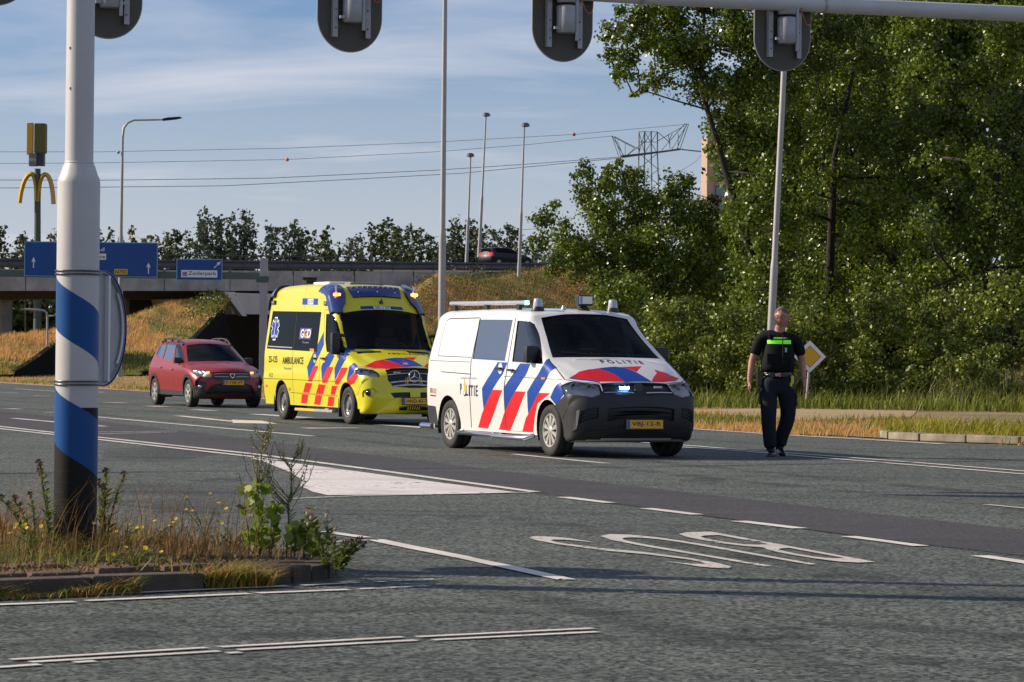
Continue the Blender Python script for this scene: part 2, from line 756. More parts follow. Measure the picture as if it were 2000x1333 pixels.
def W_car(x, z):
    base = 0.885
    base *= 1 - 0.12 * smooth01(-0.8, 0.05, x) ** 1.6
    base *= 1 - 0.05 * smooth01(-3.6, -4.5, x)
    t = 0.95 + 0.05 * smooth01(0.25, 0.8, z)
    t -= 0.02 * smooth01(0.92, 0.97, z)
    t -= 0.27 * max(0, (z - 0.98)) / 0.62
    return base * t


PROF = {
 'van': [(-0.36, 0.2, 0.05, 0.101), (-0.16, 0.24, 0.06, 0.144), (-0.05, 0.38, 0.125, 0.144), (-0.01, 0.52, 0.175, 0.144), (-0.01, 0.66, 0.188, 0.144), (-0.05, 0.78, 0.188, 0.137), (-0.11, 0.88, 0.188, 0.137), (-0.2, 0.955, 0.14, 0.122), (-0.34, 1.015, 0.13, 0.094), (-0.62, 1.14, 0.13, 0.072), (-1.0, 1.295, 0.1, 0.058), (-1.1, 1.35, 0.09, 0.065), (-1.4, 1.585, 0.085, 0.11), (-1.73, 1.835, 0.085, 0.1), (-1.86, 1.915, 0.085, 0.06), (-2.25, 1.955, 0.085, 0.035), (-3.2, 1.98, 0.085, 0.035), (-4.4, 1.97, 0.085, 0.035), (-4.95, 1.95, 0.085, 0.03), (-5.11, 1.88, 0.085, 0.04), (-5.15, 1.7, 0.085, 0.06), (-5.21, 1.35, 0.085, 0.06), (-5.25, 1.0, 0.11, 0.06), (-5.27, 0.62, 0.11, 0.06), (-5.27, 0.42, 0.1, 0.06), (-5.2, 0.32, 0.08, 0.05)],
 'amb': [(-0.36, 0.2, 0.05, 0.115), (-0.18, 0.22, 0.07, 0.158), (-0.05, 0.3, 0.12, 0.187), (-0.0, 0.45, 0.15, 0.194), (-0.01, 0.62, 0.15, 0.194), (-0.05, 0.8, 0.15, 0.187), (-0.11, 0.95, 0.15, 0.18), (-0.22, 1.04, 0.14, 0.144), (-0.4, 1.1, 0.13, 0.101), (-0.75, 1.22, 0.12, 0.065), (-1.2, 1.385, 0.1, 0.07), (-1.3, 1.45, 0.09, 0.09), (-1.5, 1.72, 0.09, 0.12), (-1.74, 2.08, 0.1, 0.12), (-1.86, 2.22, 0.11, 0.12), (-2.04, 2.42, 0.12, 0.12), (-2.22, 2.56, 0.12, 0.09), (-2.5, 2.625, 0.13, 0.05), (-3.2, 2.66, 0.13, 0.03), (-4.5, 2.66, 0.13, 0.03), (-5.35, 2.62, 0.14, 0.04), (-5.62, 2.52, 0.14, 0.05), (-5.72, 2.3, 0.12, 0.05), (-5.8, 1.6, 0.1, 0.05), (-5.84, 1.0, 0.1, 0.05), (-5.86, 0.5, 0.09, 0.05), (-5.8, 0.36, 0.07, 0.05)],
 'red': [(-0.32, 0.2, 0.05, 0.158), (-0.14, 0.23, 0.08, 0.202), (-0.03, 0.34, 0.156, 0.23), (0, 0.48, 0.182, 0.238), (-0.02, 0.62, 0.195, 0.238), (-0.05, 0.76, 0.195, 0.238), (-0.12, 0.86, 0.169, 0.223), (-0.24, 0.915, 0.156, 0.187), (-0.5, 0.97, 0.12, 0.13), (-0.9, 1.04, 0.1, 0.086), (-1.18, 1.09, 0.09, 0.1), (-1.3, 1.14, 0.08, 0.12), (-1.6, 1.315, 0.08, 0.16), (-1.98, 1.5, 0.09, 0.14), (-2.2, 1.565, 0.1, 0.09), (-2.7, 1.61, 0.11, 0.05), (-3.4, 1.615, 0.11, 0.05), (-3.95, 1.575, 0.11, 0.06), (-4.18, 1.5, 0.11, 0.08), (-4.34, 1.25, 0.1, 0.1), (-4.45, 1.0, 0.1, 0.12), (-4.52, 0.8, 0.1, 0.12), (-4.54, 0.55, 0.1, 0.12), (-4.5, 0.38, 0.09, 0.12), (-4.42, 0.3, 0.07, 0.1)],
}
WF = {'van': W_van, 'amb': W_amb, 'red': W_car}
ZS = {'van': .27, 'amb': .30, 'red': .27}
POSE = {'van': (1.7047, 39.5386, -1.1558), 'amb': (-1.765, 56.16, -1.1612), 'red': (-6.5562, 71.8146, -1.1809)}


def dome_van(x, y, z):
    if z < .9 or x < -1.02 or z > 1.32:
        return 0.0
    e = .60 + .16 * smooth01(-.3, -1.0, x)
    return .018 * smooth01(e + .035, e - .01, y) * smooth01(.93, 1.02, z) * smooth01(-1.02, -.92, x)


def dome_car(x, y, z):
    if z < .84 or x < -1.15 or z > 1.12:
        return 0.0
    e = .42 + .18 * smooth01(-.3, -1.1, x)
    return .020 * smooth01(e + .05, e - .01, y) * smooth01(.85, .93, z) * smooth01(-1.15, -1.0, x)


def dome_amb(x, y, z):
    if z < 1.0 or x < -1.2 or z > 1.4:
        return 0.0
    e = .50 + .16 * smooth01(-.3, -1.1, x)
    return .020 * smooth01(e + .05, e - .01, y) * smooth01(1.02, 1.1, z) * smooth01(-1.2, -1.05, x)


DOME = {'van': dome_van, 'amb': dome_amb, 'red': dome_car}

SHAPES = {
    ('van', 'blue_a'): [(-2.57, 1.226), (-2.234, 1.222), (-2.386, 1.061), (-2.709, 0.848), (-3.047, 0.573), (-3.075, 0.864), (-2.809, 1.057)],
    ('van', 'red_a'): [(-2.709, 0.848), (-2.369, 0.845), (-2.708, 0.517), (-2.944, 0.31), (-3.291, 0.317), (-3.125, 0.508), (-3.047, 0.573)],
    ('van', 'blue_b'): [(-1.82, 1.215), (-1.468, 1.213), (-1.617, 1.053), (-1.941, 0.839), (-2.323, 0.563), (-2.332, 0.879), (-2.044, 1.064)],
    ('van', 'red_b'): [(-1.941, 0.839), (-1.592, 0.838), (-1.918, 0.535), (-2.186, 0.301), (-2.574, 0.307), (-2.387, 0.503), (-2.323, 0.563)],
    ('van', 'blue_c'): [(-1.09, 1.261), (-1.066, 1.271), (-0.83, 1.152), (-0.942, 0.999), (-1.18, 0.83), (-1.554, 0.539), (-1.552, 0.839), (-1.246, 1.057), (-1.082, 1.19)],
    ('van', 'red_c'): [(-1.18, 0.83), (-0.805, 0.83), (-0.986, 0.767), (-1.215, 0.692), (-1.346, 0.507), (-1.428, 0.301), (-1.788, 0.306), (-1.651, 0.479), (-1.554, 0.539)],
    ('van', 'blue_d'): [(-0.579, 0.98), (-0.503, 0.945), (-0.427, 0.827), (-0.645, 0.673), (-0.816, 0.776), (-0.7, 0.892)],
    ('van', 'win_rear'): [(-3.527, 1.812), (-2.372, 1.801), (-2.345, 1.242), (-3.47, 1.263)],
    ('van', 'win_front'): [(-2.207, 1.79), (-1.837, 1.776), (-1.759, 1.741), (-1.608, 1.627), (-1.426, 1.484), (-1.241, 1.341), (-1.096, 1.21), (-2.094, 1.234)],
    ('van', 'panel'): [(-4.759, 1.805), (-3.579, 1.809), (-3.525, 1.284), (-4.739, 1.299)],
    ('van', 'rail'): [(-4.578, 1.082), (-3.482, 1.058), (-3.481, 1.045), (-4.575, 1.069)],
    ('van', 'seamA'): [(-3.518, 1.834), (-3.486, 1.834), (-3.488, 1.246), (-3.488, 0.777), (-3.509, 0.312), (-3.536, 0.311), (-3.515, 0.776), (-3.515, 1.245)],
    ('van', 'seamB'): [(-2.298, 1.826), (-2.273, 1.826), (-2.213, 1.233), (-2.301, 0.879), (-2.304, 0.308), (-2.33, 0.307), (-2.332, 0.879), (-2.239, 1.233)],
    ('van', 'seamC'): [(-5.042, 1.236), (-3.503, 1.224), (-3.499, 1.216), (-5.036, 1.227)],
    ('van', 'seamE'): [(-2.344, 1.038), (-0.586, 1.018), (-0.579, 1.01), (-2.343, 1.03)],
    ('van', 'reflector'): [(-3.944, 1.088), (-5.046, 1.093), (-5.039, 0.619), (-5.119, 0.552)],
    ('van', 'handle'): [(-2.555, 1.178), (-2.398, 1.179), (-2.395, 1.107), (-2.551, 1.105)],
    ('van', 'politie'): [(-3.844, 0.868), (-3.254, 0.781)],
    ('van', 'web'): [(-3.841, 1.016), (-3.237, 0.984)],
    ('van', 't112'): [(-5.002, 0.84), (-4.743, 0.723)],
    ('van', 'side_lamp'): [(-1.116, 1.028), (-0.958, 1.019)],
    ('van', 'ws'): [(-0.614, 2.559), (0.011, 2.539), (0.752, 2.652), (0.8, 2.491), (0.824, 2.236), (0.881, 1.798), (-0.026, 1.653), (-0.789, 1.699), (-0.696, 2.124)],
    ('van', 'hl'): [(-0.895, 1.155), (-0.723, 1.046), (-0.497, 0.918), (-0.518, 0.734), (-0.659, 0.703), (-0.902, 0.831), (-0.925, 0.936)],
    ('van', 'gril'): [(-0.479, 0.935), (0.027, 0.909), (0.628, 1.009), (0.502, 0.732), (-0.055, 0.676), (-0.518, 0.715)],
    ('van', 'hoodtopL'): [(-0.474, 1.299)],
    ('van', 'hoodRed1'): [(-0.795, 1.148), (-0.634, 1.253), (-0.474, 1.299), (-0.46, 0.978), (-0.63, 1.07)],
    ('van', 'hoodRed2'): [(-0.474, 1.299), (-0.317, 1.308), (-0.185, 1.15), (-0.138, 0.933), (-0.463, 0.97)],
    ('van', 'hoodBlue'): [(-0.453, 1.296), (-0.298, 1.325), (-0.083, 1.359), (0.057, 1.325), (0.162, 1.197), (0.273, 0.945), (-0.14, 0.928), (-0.185, 1.15), (-0.319, 1.304)],
    ('van', 'hoodBlue2'): [(-0.824, 1.125), (-0.795, 1.148), (-0.63, 1.07), (-0.464, 0.978), (-0.477, 0.947), (-0.644, 1.037)],
    ('van', 'hoodRed3'): [(-0.011, 1.346), (0.337, 1.389), (0.166, 1.206), (0.057, 1.325)],
    ('van', 'hoodRed4'): [(0.256, 0.943), (0.492, 1.187), (0.776, 1.408), (0.652, 1.038)],
    ('van', 'hoodRed5'): [(0.776, 1.408), (0.888, 1.373), (0.898, 1.224), (0.652, 1.038)],
    ('van', 'hoodtext'): [(-0.139, 1.556), (0.456, 1.496)],
    ('van', 'plate'): [(-0.235, 0.385), (0.276, 0.394), (0.296, 0.338), (-0.216, 0.329)],
    ('van', 'intake'): [(-0.49, 0.522), (0.474, 0.539), (0.478, 0.432), (-0.475, 0.425)],
    ('van', 'sint'): [(-0.894, 0.679), (-0.726, 0.565), (-0.721, 0.463), (-0.887, 0.574)],
    ('van', 'beacon1'): [(-0.497, 2.87)],
    ('van', 'beacon2'): [(0.655, 3.039)],
    ('van', 'spot'): [(0.191, 2.956)],
    ('van', 'bar'): [(-3.82, -0.803), (-2.224, -0.585)],
    ('van', 'bumpF'): [(-0.689, 0.672), (-0.419, 0.817)],
    ('van', 'bumpR'): [(-3.942, 0.596), (-4.841, 0.535), (-4.842, 0.29), (-3.94, 0.429)],
    ('van', 'bluelight'): [(-0.256, 0.807)],
    ('van', 'offlight'): [(0.31, 0.829)],
    ('van', 'mirror'): [(-1.619, 1.319)],
    ('van', 'seamH'): [(-0.859, 1.666), (-0.865, 1.388), (-0.877, 1.157), (-0.869, 1.161), (-0.855, 1.394), (-0.848, 1.673)],
    ('amb', 'win'): [(-5.432, 2.142), (-2.604, 2.094), (-2.628, 1.336), (-5.567, 1.399)],
    ('amb', 'winf'): [(-2.32, 2.061), (-2.06, 2.054), (-1.89, 2.007), (-1.762, 1.89), (-1.587, 1.659), (-1.413, 1.452), (-1.18, 1.268), (-2.08, 1.345), (-2.216, 1.566)],
    ('amb', 'blue_a'): [(-2.348, 1.729), (-2.269, 1.473), (-2.39, 1.356), (-2.643, 1.144), (-3.052, 0.811), (-3.162, 1.046), (-2.923, 1.236), (-2.632, 1.472)],
    ('amb', 'red_a'): [(-2.779, 1.072), (-2.503, 1.068), (-2.57, 1.004), (-2.869, 0.761), (-3.092, 0.768), (-3.036, 0.83)],
    ('amb', 'blue_b'): [(-1.913, 1.346), (-1.629, 1.266), (-1.891, 1.079), (-2.317, 0.808), (-2.365, 1.052), (-2.167, 1.228)],
    ('amb', 'red_b'): [(-2.025, 1.055), (-1.689, 1.058), (-1.819, 0.918), (-2.033, 0.749), (-2.304, 0.754), (-2.287, 0.82)],
    ('amb', 'blue_c'): [(-1.399, 1.452), (-1.168, 1.315), (-1.041, 1.2), (-1.289, 1.038), (-1.602, 0.793), (-1.634, 1.035), (-1.426, 1.198), (-1.336, 1.383)],
    ('amb', 'red_c'): [(-1.256, 1.05), (-0.901, 1.051), (-1.085, 0.903), (-1.284, 0.786), (-1.401, 0.727), (-1.613, 0.731), (-1.567, 0.805)],
    ('amb', 'blue_d'): [(-0.846, 1.076), (-0.762, 1.145), (-0.62, 1.09), (-0.628, 0.965), (-0.942, 0.813), (-0.962, 0.858)],
    ('amb', 'red_d'): [(-0.595, 0.976), (-0.462, 0.898), (-0.618, 0.76), (-0.806, 0.728), (-0.934, 0.779), (-0.942, 0.813)],
    ('amb', 'r1'): [(-3.235, 0.743), (-2.837, 0.738), (-3.083, 0.546), (-3.427, 0.55)],
    ('amb', 'r2'): [(-2.495, 0.724), (-2.087, 0.718), (-2.306, 0.533), (-2.703, 0.538)],
    ('amb', 'r3'): [(-1.766, 0.706), (-1.452, 0.703), (-1.653, 0.528), (-1.899, 0.535)],
    ('amb', 'r4'): [(-3.506, 0.521), (-3.126, 0.52), (-3.248, 0.34), (-3.6, 0.346)],
    ('amb', 'r5'): [(-2.724, 0.515), (-2.346, 0.512), (-2.52, 0.326), (-2.851, 0.332)],
    ('amb', 'r6'): [(-2.01, 0.499), (-1.674, 0.5), (-1.776, 0.311), (-2.113, 0.316)],
    ('amb', 'seamA'): [(-4.009, 2.117), (-3.987, 2.117), (-3.997, 1.374), (-3.981, 0.752), (-3.996, 0.752), (-4.026, 1.374)],
    ('amb', 'seamB'): [(-2.45, 2.127), (-2.422, 2.127), (-2.32, 1.706), (-2.44, 1.239), (-2.432, 1.005), (-2.463, 0.584), (-2.476, 0.351), (-2.503, 0.35), (-2.491, 0.584), (-2.467, 1.238), (-2.361, 1.706)],
    ('amb', 'seamD'): [(-1.836, 2.03), (-1.831, 2.03), (-1.492, 1.568), (-1.112, 1.292), (-1.289, 1.038), (-1.284, 0.786), (-1.303, 0.786), (-1.315, 1.038), (-1.117, 1.292), (-1.494, 1.567)],
    ('amb', 'seamC'): [(-5.641, 1.394), (-0.887, 1.144), (-0.879, 1.135), (-5.638, 1.384)],
    ('amb', 'seamE'): [(-5.7, 0.809), (-1.486, 0.703), (-1.489, 0.689), (-5.695, 0.794)],
    ('amb', 'seamF'): [(-4.158, 0.57), (-1.602, 0.517), (-1.606, 0.503), (-4.162, 0.556)],
    ('amb', 'sign'): [(-3.713, 2.358), (-2.846, 2.343), (-2.838, 2.249), (-3.685, 2.27)],
    ('amb', 't25'): [(-5.435, 1.247), (-4.879, 1.129)],
    ('amb', 'tamb'): [(-4.624, 1.227), (-3.353, 1.092)],
    ('amb', 'tflev'): [(-4.501, 1.04), (-4.049, 0.986)],
    ('amb', 't112'): [(-5.409, 0.91), (-5.163, 0.83)],
    ('amb', 'star'): [(-5.205, 1.785)],
    ('amb', 'star2'): [(-5.497, 1.995), (-4.902, 1.583)],
    ('amb', 'ggd'): [(-3.721, 1.816), (-2.946, 1.589)],
    ('amb', 'orange'): [(-3.026, 1.401), (-2.782, 1.397), (-2.766, 1.338), (-3.01, 1.342)],
    ('amb', 'hnd1'): [(-2.715, 1.225)],
    ('amb', 'hnd2'): [(-2.2, 1.212)],
    ('amb', 'mirror'): [(-1.689, 1.496)],
    ('amb', 'marker1'): [(-5.572, 0.663)],
    ('amb', 'marker2'): [(-4.203, 0.613)],
    ('amb', 'arrowlamp1'): [(-5.41, 2.306)],
    ('amb', 'arrowlamp2'): [(-2.242, 2.252)],
    ('amb', 'ws'): [(-0.798, 2.767), (0.008, 2.728), (0.892, 2.86), (0.922, 2.597), (0.949, 2.312), (0.847, 1.947), (-0.067, 1.845), (-0.809, 1.907), (-0.801, 2.385)],
    ('amb', 'hl'): [(-0.94, 1.271), (-0.854, 1.12), (-0.696, 0.992), (-0.643, 0.88), (-0.644, 0.798), (-0.803, 0.838), (-0.929, 0.969), (-0.952, 1.094)],
    ('amb', 'gril'): [(-0.516, 0.95), (-0.376, 0.986), (0.003, 0.98), (0.365, 1.036), (0.253, 0.578), (-0.106, 0.568), (-0.428, 0.603), (-0.508, 0.719)],
    ('amb', 'star_f'): [(0.009, 0.738)],
    ('amb', 'vent'): [(-0.73, 1.814), (-0.232, 1.798), (-0.263, 1.691), (-0.725, 1.704)],
    ('amb', 'hood_red1'): [(-0.813, 1.175), (-0.595, 1.319), (-0.473, 1.005), (-0.666, 1.073)],
    ('amb', 'hood_red2'): [(-0.595, 1.319), (-0.381, 1.379), (-0.205, 1.226), (-0.093, 1.011), (-0.477, 0.995)],
    ('amb', 'hood_blue'): [(-0.374, 1.395), (-0.107, 1.454), (0.086, 1.446), (0.217, 1.293), (0.287, 1.069), (-0.093, 1.011), (-0.205, 1.226)],
    ('amb', 'hood_red3'): [(0.061, 1.475), (0.341, 1.489), (0.197, 1.332)],
    ('amb', 'hood_red4'): [(0.286, 1.057), (0.456, 1.237)],
    ('amb', 'hoodtext'): [(-0.191, 1.66), (0.561, 1.612)],
    ('amb', 'intake'): [(-0.445, 0.505), (-0.147, 0.479), (-0.15, 0.403), (-0.402, 0.425)],
    ('amb', 'plate'): [(-0.259, 0.351), (-0.245, 0.283), (0.259, 0.293)],
    ('amb', 'mesh'): [(-0.269, 0.281), (0.265, 0.281), (0.294, 0.279), (-0.209, 0.273)],
    ('amb', 'fog'): [(-0.844, 0.595)],
    ('amb', 'fogarea'): [(-0.918, 0.652), (-0.905, 0.685), (-0.754, 0.605), (-0.705, 0.561), (-0.792, 0.514)],
    ('amb', 'lbar'): [(-0.405, 3.433), (0.643, 3.611), (0.549, 3.134), (-0.49, 3.091), (-0.493, 3.389)],
    ('amb', 'blab'): [(-0.389, 2.856), (0.485, 2.895), (0.485, 2.815), (-0.395, 2.779)],
    ('amb', 'lab125'): [(-0.135, 2.854), (0.214, 2.799)],
    ('amb', 'horn'): [(0.028, 2.965)],
    ('amb', 'podF'): [(-2.496, 2.575), (-2.237, 2.528), (-2.057, 2.362), (-1.925, 2.196), (-1.862, 2.106), (-1.903, 2.105), (-2.033, 2.217), (-2.271, 2.43)],
    ('amb', 'amberL'): [(-0.755, 3.179)],
    ('amb', 'amberR'): [(0.793, 3.227)],
    ('amb', 'podR'): [(-3.745, 2.51), (-3.691, 2.525), (-3.731, 2.48), (-3.764, 2.376), (-3.783, 2.171), (-3.779, 2.348)],
    ('red', 'w1'): [(-3.385, 1.455), (-3.369, 1.481), (-3.411, 1.532), (-3.416, 1.413), (-3.252, 1.142), (-3.576, 1.174), (-3.916, 1.292)],
    ('red', 'w2'): [(-3.26, 1.529), (-2.578, 1.516), (-2.217, 1.097), (-3.1, 1.143), (-3.199, 1.346)],
    ('red', 'w3'): [(-2.451, 1.496), (-2.27, 1.483), (-2.048, 1.4), (-1.503, 1.119), (-1.315, 1.021), (-2.128, 1.098), (-2.277, 1.315)],
    ('red', 'ws'): [(-0.513, 2.471), (0.019, 2.379), (0.65, 2.505), (0.706, 2.28), (0.797, 1.854), (-0.018, 1.591), (-0.678, 1.713), (-0.605, 2.108)],
    ('red', 'hl'): [(-0.807, 1.101), (-0.696, 0.953), (-0.47, 0.746), (-0.461, 0.641), (-0.634, 0.677), (-0.784, 0.764), (-0.839, 0.906)],
    ('red', 'gril'): [(-0.44, 0.738), (-0.011, 0.674), (0.486, 0.762), (0.472, 0.618), (0.236, 0.52), (-0.026, 0.502), (-0.349, 0.54), (-0.462, 0.625)],
    ('red', 'drl'): [(-0.668, 0.941), (-0.597, 0.774), (-0.691, 0.711), (-0.67, 0.697), (-0.577, 0.76), (-0.647, 0.931)],
    ('red', 'amberL'): [(-0.527, 0.802)],
    ('red', 'amberR'): [(0.55, 0.861)],
    ('red', 'logo'): [(-0.006, 0.611)],
    ('red', 'plate'): [(-0.255, 0.44), (0.277, 0.446)],
    ('red', 'fogp'): [(-0.82, 0.731), (-0.564, 0.549), (-0.581, 0.503), (-0.678, 0.442), (-0.797, 0.528)],
    ('red', 'fogl'): [(-0.72, 0.512)],
    ('red', 'intake'): [(-0.562, 0.385), (-0.461, 0.448), (0.493, 0.459), (0.619, 0.395), (-0.015, 0.277)],
    ('red', 'skid'): [(-0.836, 0.612), (-0.575, 0.379), (-0.015, 0.277), (0.619, 0.395), (0.815, 0.566), (0.807, 0.452), (0.007, 0.264), (-0.833, 0.556)],
    ('red', 'fender_arch'): [(-0.881, 0.581)],
    ('red', 'hnd1'): [(-3.165, 0.923)],
    ('red', 'hnd2'): [(-2.127, 0.865)],
    ('red', 'seamA'): [(-3.222, 1.142), (-2.929, 0.975), (-2.988, 0.84), (-3.177, 0.316)],
    ('red', 'seamB'): [(-2.217, 1.097), (-1.944, 0.949), (-2.027, 0.301)],
    ('red', 'mirror'): [(-1.85, 1.091)],
    ('red', 'side'): [(-1.177, 0.868)],
    ('red', 'seamC'): [(-1.298, 1.021), (-1.306, 0.855), (-1.316, 0.691)],
}

# ---------------------------------------------------------------- shared materials
M_white = mat('white_paint', (.72, .71, .68), .32, coat=.8, spec=.5)
M_blue = mat('livery_blue', (.002, .045, .30), .45, coat=.15, spec=.3)
M_red = mat('livery_red', (.60, .005, .010), .45, coat=.15, spec=.3)
M_yellow = mat('yellow_paint', (.66, .60, .004), .34, coat=.7)
M_carred = mat('red_paint', (.26, .007, .004), .36, metal=.1, coat=.35)
M_plastic = mat('black_plastic', (.014, .014, .015), .42, noise=(30, .4, (.022, .022, .023)))
M_plastic2 = mat('grey_plastic', (.030, .031, .033), .5, spec=.35, noise=(25, .4, (.022, .022, .024)))
M_gap = mat('panel_gap', (.012, .012, .012), .8)
M_seal = mat('rubber_seal', (.012, .012, .012), .5)
M_tyre = mat('tyre_rubber', (.016, .0155, .015), .8, noise=(14, .6, (.030, .028, .026)))
M_rim = mat('silver_rim', (.60, .58, .54), .35, metal=.55, noise=(9, .5, (.30, .28, .25)))
M_rimdark = mat('dark_rim', (.05, .05, .05), .5)
M_steel = mat('steel_rim', (.24, .24, .24), .38, metal=.6, noise=(10, .5, (.13, .12, .11)))
M_chrome = mat('chrome', (.75, .75, .76), .12, metal=1.0)
M_dark = mat('dark_interior', (.012, .012, .014), .7)
M_seat = mat('seat_fabric', (.03, .032, .036), .85)
M_black = mat('gloss_black', (.008, .008, .010), .12, coat=.6)
M_grille = mat('grille_black', (.010, .010, .011), .45)
M_glass = glass_mat('tinted_glass', (.74, .80, .77), .40)
M_glassd = mat('privacy_glass', (.003, .004, .005), .08, spec=.04)
M_glass2 = glass_mat('side_glass', (.60, .66, .64), 1.0, 1.9)
M_glassr = mat('reflective_glass', (.006, .008, .010), .03, spec=1.0, coat=1.0)
M_glassr.node_tree.nodes['Principled BSDF'].inputs['IOR'].default_value = 2.1
M_lens = glass_mat('clear_lens', (.88, .9, .92), .9)
M_refl = mat('lamp_reflector', (.5, .51, .53), .15, metal=.9)
M_house = mat('lamp_housing', (.60, .60, .62), .45, metal=.15, bump=(9, .4, .02))
M_plate = mat('plate_yellow', (.78, .42, .015), .4)
M_ink = mat('plate_ink', (.01, .01, .01), .5)
M_inkd = mat('dark_lettering', (.012, .016, .05), .5)
M_euro = mat('plate_blue', (.01, .09, .45), .4)
M_wlet = mat('white_lettering', (.8, .8, .8), .5)
M_podblue = mat('lamp_pod_blue', (.02, .035, .17), .08, coat=1.0)
M_orange = mat('orange_marker', (.75, .26, .01), .3)
M_amber_on = mat('amber_lit', (.9, .3, .02), .3, emit=((1.0, .24, .02), 14))
M_blue_on = mat('blue_lit', (.4, .7, 1), .3, emit=((.10, .42, 1.0), 60))
M_drl = mat('white_lit', (.9, .9, .9), .3, emit=((1.0, .97, .9), 1.0))
M_amber_small = mat('amber_small', (.9, .3, .02), .3, emit=((1.0, .22, .02), 5))
M_gold = mat('gold_emblem', (.65, .42, .06), .4)
M_purple = mat('purple_emblem', (.07, .045, .22), .4)
M_greytext = mat('grey_lettering', (.2, .2, .22), .5)
M_redlamp = mat('red_lamp', (.35, .01, .01), .15, coat=.8)
M_greylens = mat('grey_beacon', (.45, .45, .50), .1, spec=.8, coat=1, noise=(12, .5, (.28, .28, .33)))


def circ(cx, cy, r, n=28, a0=0.0, a1=2 * math.pi):
    return [(cx + r * math.cos(a0 + (a1 - a0) * k / n), cy + r * math.sin(a0 + (a1 - a0) * k / n)) for k in range(n)]


def line_poly(pts, w):
    """thin polygon along a polyline"""
    L, Rr = [], []
    n = len(pts)
    for i in range(n):
        a = Vector(pts[max(i - 1, 0)]); b = Vector(pts[min(i + 1, n - 1)])
        d = (b - a).normalized()
        q = Vector((-d.y, d.x)) * w / 2
        L.append(tuple(Vector(pts[i]) + q)); Rr.append(tuple(Vector(pts[i]) - q))
    return L + Rr[::-1]


def S(k, n):
    return SHAPES[(k, n)]


def wheel(parent, x, y, side, r, w, style, steer=0.0):
    """wheel with tyre and rim, outer face towards side"""
    hub = latheo('wheel', [(0.0, side * -.10), (.17, side * -.10), (.17, side * .02), (.0, side * .02)], M_rimdark, parent, 20, 'y')
    hub.location = (x, y, r)
    hub.rotation_euler = (0, 0, steer)
    o = side
    rr = r * 0.655
    prof = [(rr, -w / 2 * o), (r - .055, -w / 2 * o * 1.04), (r - .018, -w / 2 * o), (r, -w / 2 * o * .72), (r + 0, -.018 * o), (r - .008, -.014 * o), (r - .008, .0), (r, .004 * o),
            (r, w / 2 * o * .72), (r - .018, w / 2 * o), (r - .055, w / 2 * o * 1.04), (rr + .012, w / 2 * o * .98), (rr, w / 2 * o * .9)]
    latheo('tyre', prof, M_tyre, hub, 44, 'y', auto=70)
    bm = bmesh.new()
    f = w / 2 * o
    if style != 'steel':
        disc = bmesh.new()
        lathe(disc, [(0, f * .62), (rr - .02, f * .62)], 24)
        bm_obj('rim_backing', disc, M_gap, hub)
    if style == 'cover':
        lathe(bm, [(rr + .003, f * .86), (rr - .006, f * .97), (rr - .022, f * .95), (rr - .03, f * .80), (rr - .03, f * .1)], 40)
        for k in range(10):
            a = 2 * math.pi * k / 10
            Mx = Matrix.Rotation(a, 4, 'Y')
            p = [(-.012, f * .92, .045), (.012, f * .92, .045), (.034, f * .90, rr - .05), (.012, f * .90, rr - .018), (-.022, f * .90, rr - .02), (-.030, f * .90, rr - .05)]
            q = [(v[0] * 1.05, f * .63, v[2]) for v in p]
            A = [bm.verts.new(Mx @ Vector(v)) for v in p]; Bq = [bm.verts.new(Mx @ Vector(v)) for v in q]
            bm.faces.new(A)
            for i in range(6):
                bm.faces.new((A[i], A[(i + 1) % 6], Bq[(i + 1) % 6], Bq[i]))
        lathe(bm, [(0, f * 1.0), (.045, f * .98), (.062, f * .90), (.064, f * .7)], 20)
    elif style == 'steel':
        lathe(bm, [(rr + .003, f * .86), (rr - .006, f * .99), (rr - .02, f * .96), (rr - .032, f * .62), (rr - .055, f * .50), (rr - .075, f * .58), (.115, f * .70), (.095, f * .66), (.085, f * .80), (.07, f * .95), (0, f * .97)], 40)
        for k in range(8):
            a = 2 * math.pi * (k + .5) / 8
            lathe(bm, [(.0, f * .645), (.016, f * .64)], 8, 'y', (math.cos(a) * .135, 0, math.sin(a) * .135))
    else:
        lathe(bm, [(rr + .003, f * .86), (rr - .006, f * .98), (rr - .02, f * .96), (rr - .028, f * .75), (rr - .03, f * .1)], 40)
        for k in range(6):
            a = 2 * math.pi * k / 6
            Mx = Matrix.Rotation(a, 4, 'Y')
            p = [(-.028, f * .95, .03), (.028, f * .95, .03), (.018, f * .93, rr * .55), (.052, f * .9, rr - .015), (-.052, f * .9, rr - .015), (-.018, f * .93, rr * .55)]
            q = [(v[0] * 1.15, f * .6, v[2]) for v in p]
            A = [bm.verts.new(Mx @ Vector(v)) for v in p]; Bq = [bm.verts.new(Mx @ Vector(v)) for v in q]
            bm.faces.new(A)
            for i in range(6):
                bm.faces.new((A[i], A[(i + 1) % 6], Bq[(i + 1) % 6], Bq[i]))
        lathe(bm, [(0, f * 1.0), (.04, f * .99), (.05, f * .9)], 16)
    bmesh.ops.recalc_face_normals(bm, faces=bm.faces)
    bm_obj('rim', bm, M_steel if style == 'steel' else M_rim, hub, smooth=True, auto=35)
    if style == 'steel':
        bm = bmesh.new()
        for k in range(10):
            a = 2 * math.pi * k / 10
            lathe(bm, [(0, f * .62), (.017, f * .62)], 10, 'y', (math.cos(a) * (rr - .052), 0, math.sin(a) * (rr - .052)))
        for v in bm.verts:
            v.co.y += .004 * o
        bm_obj('rim_hole', bm, M_gap, hub)
    return hub


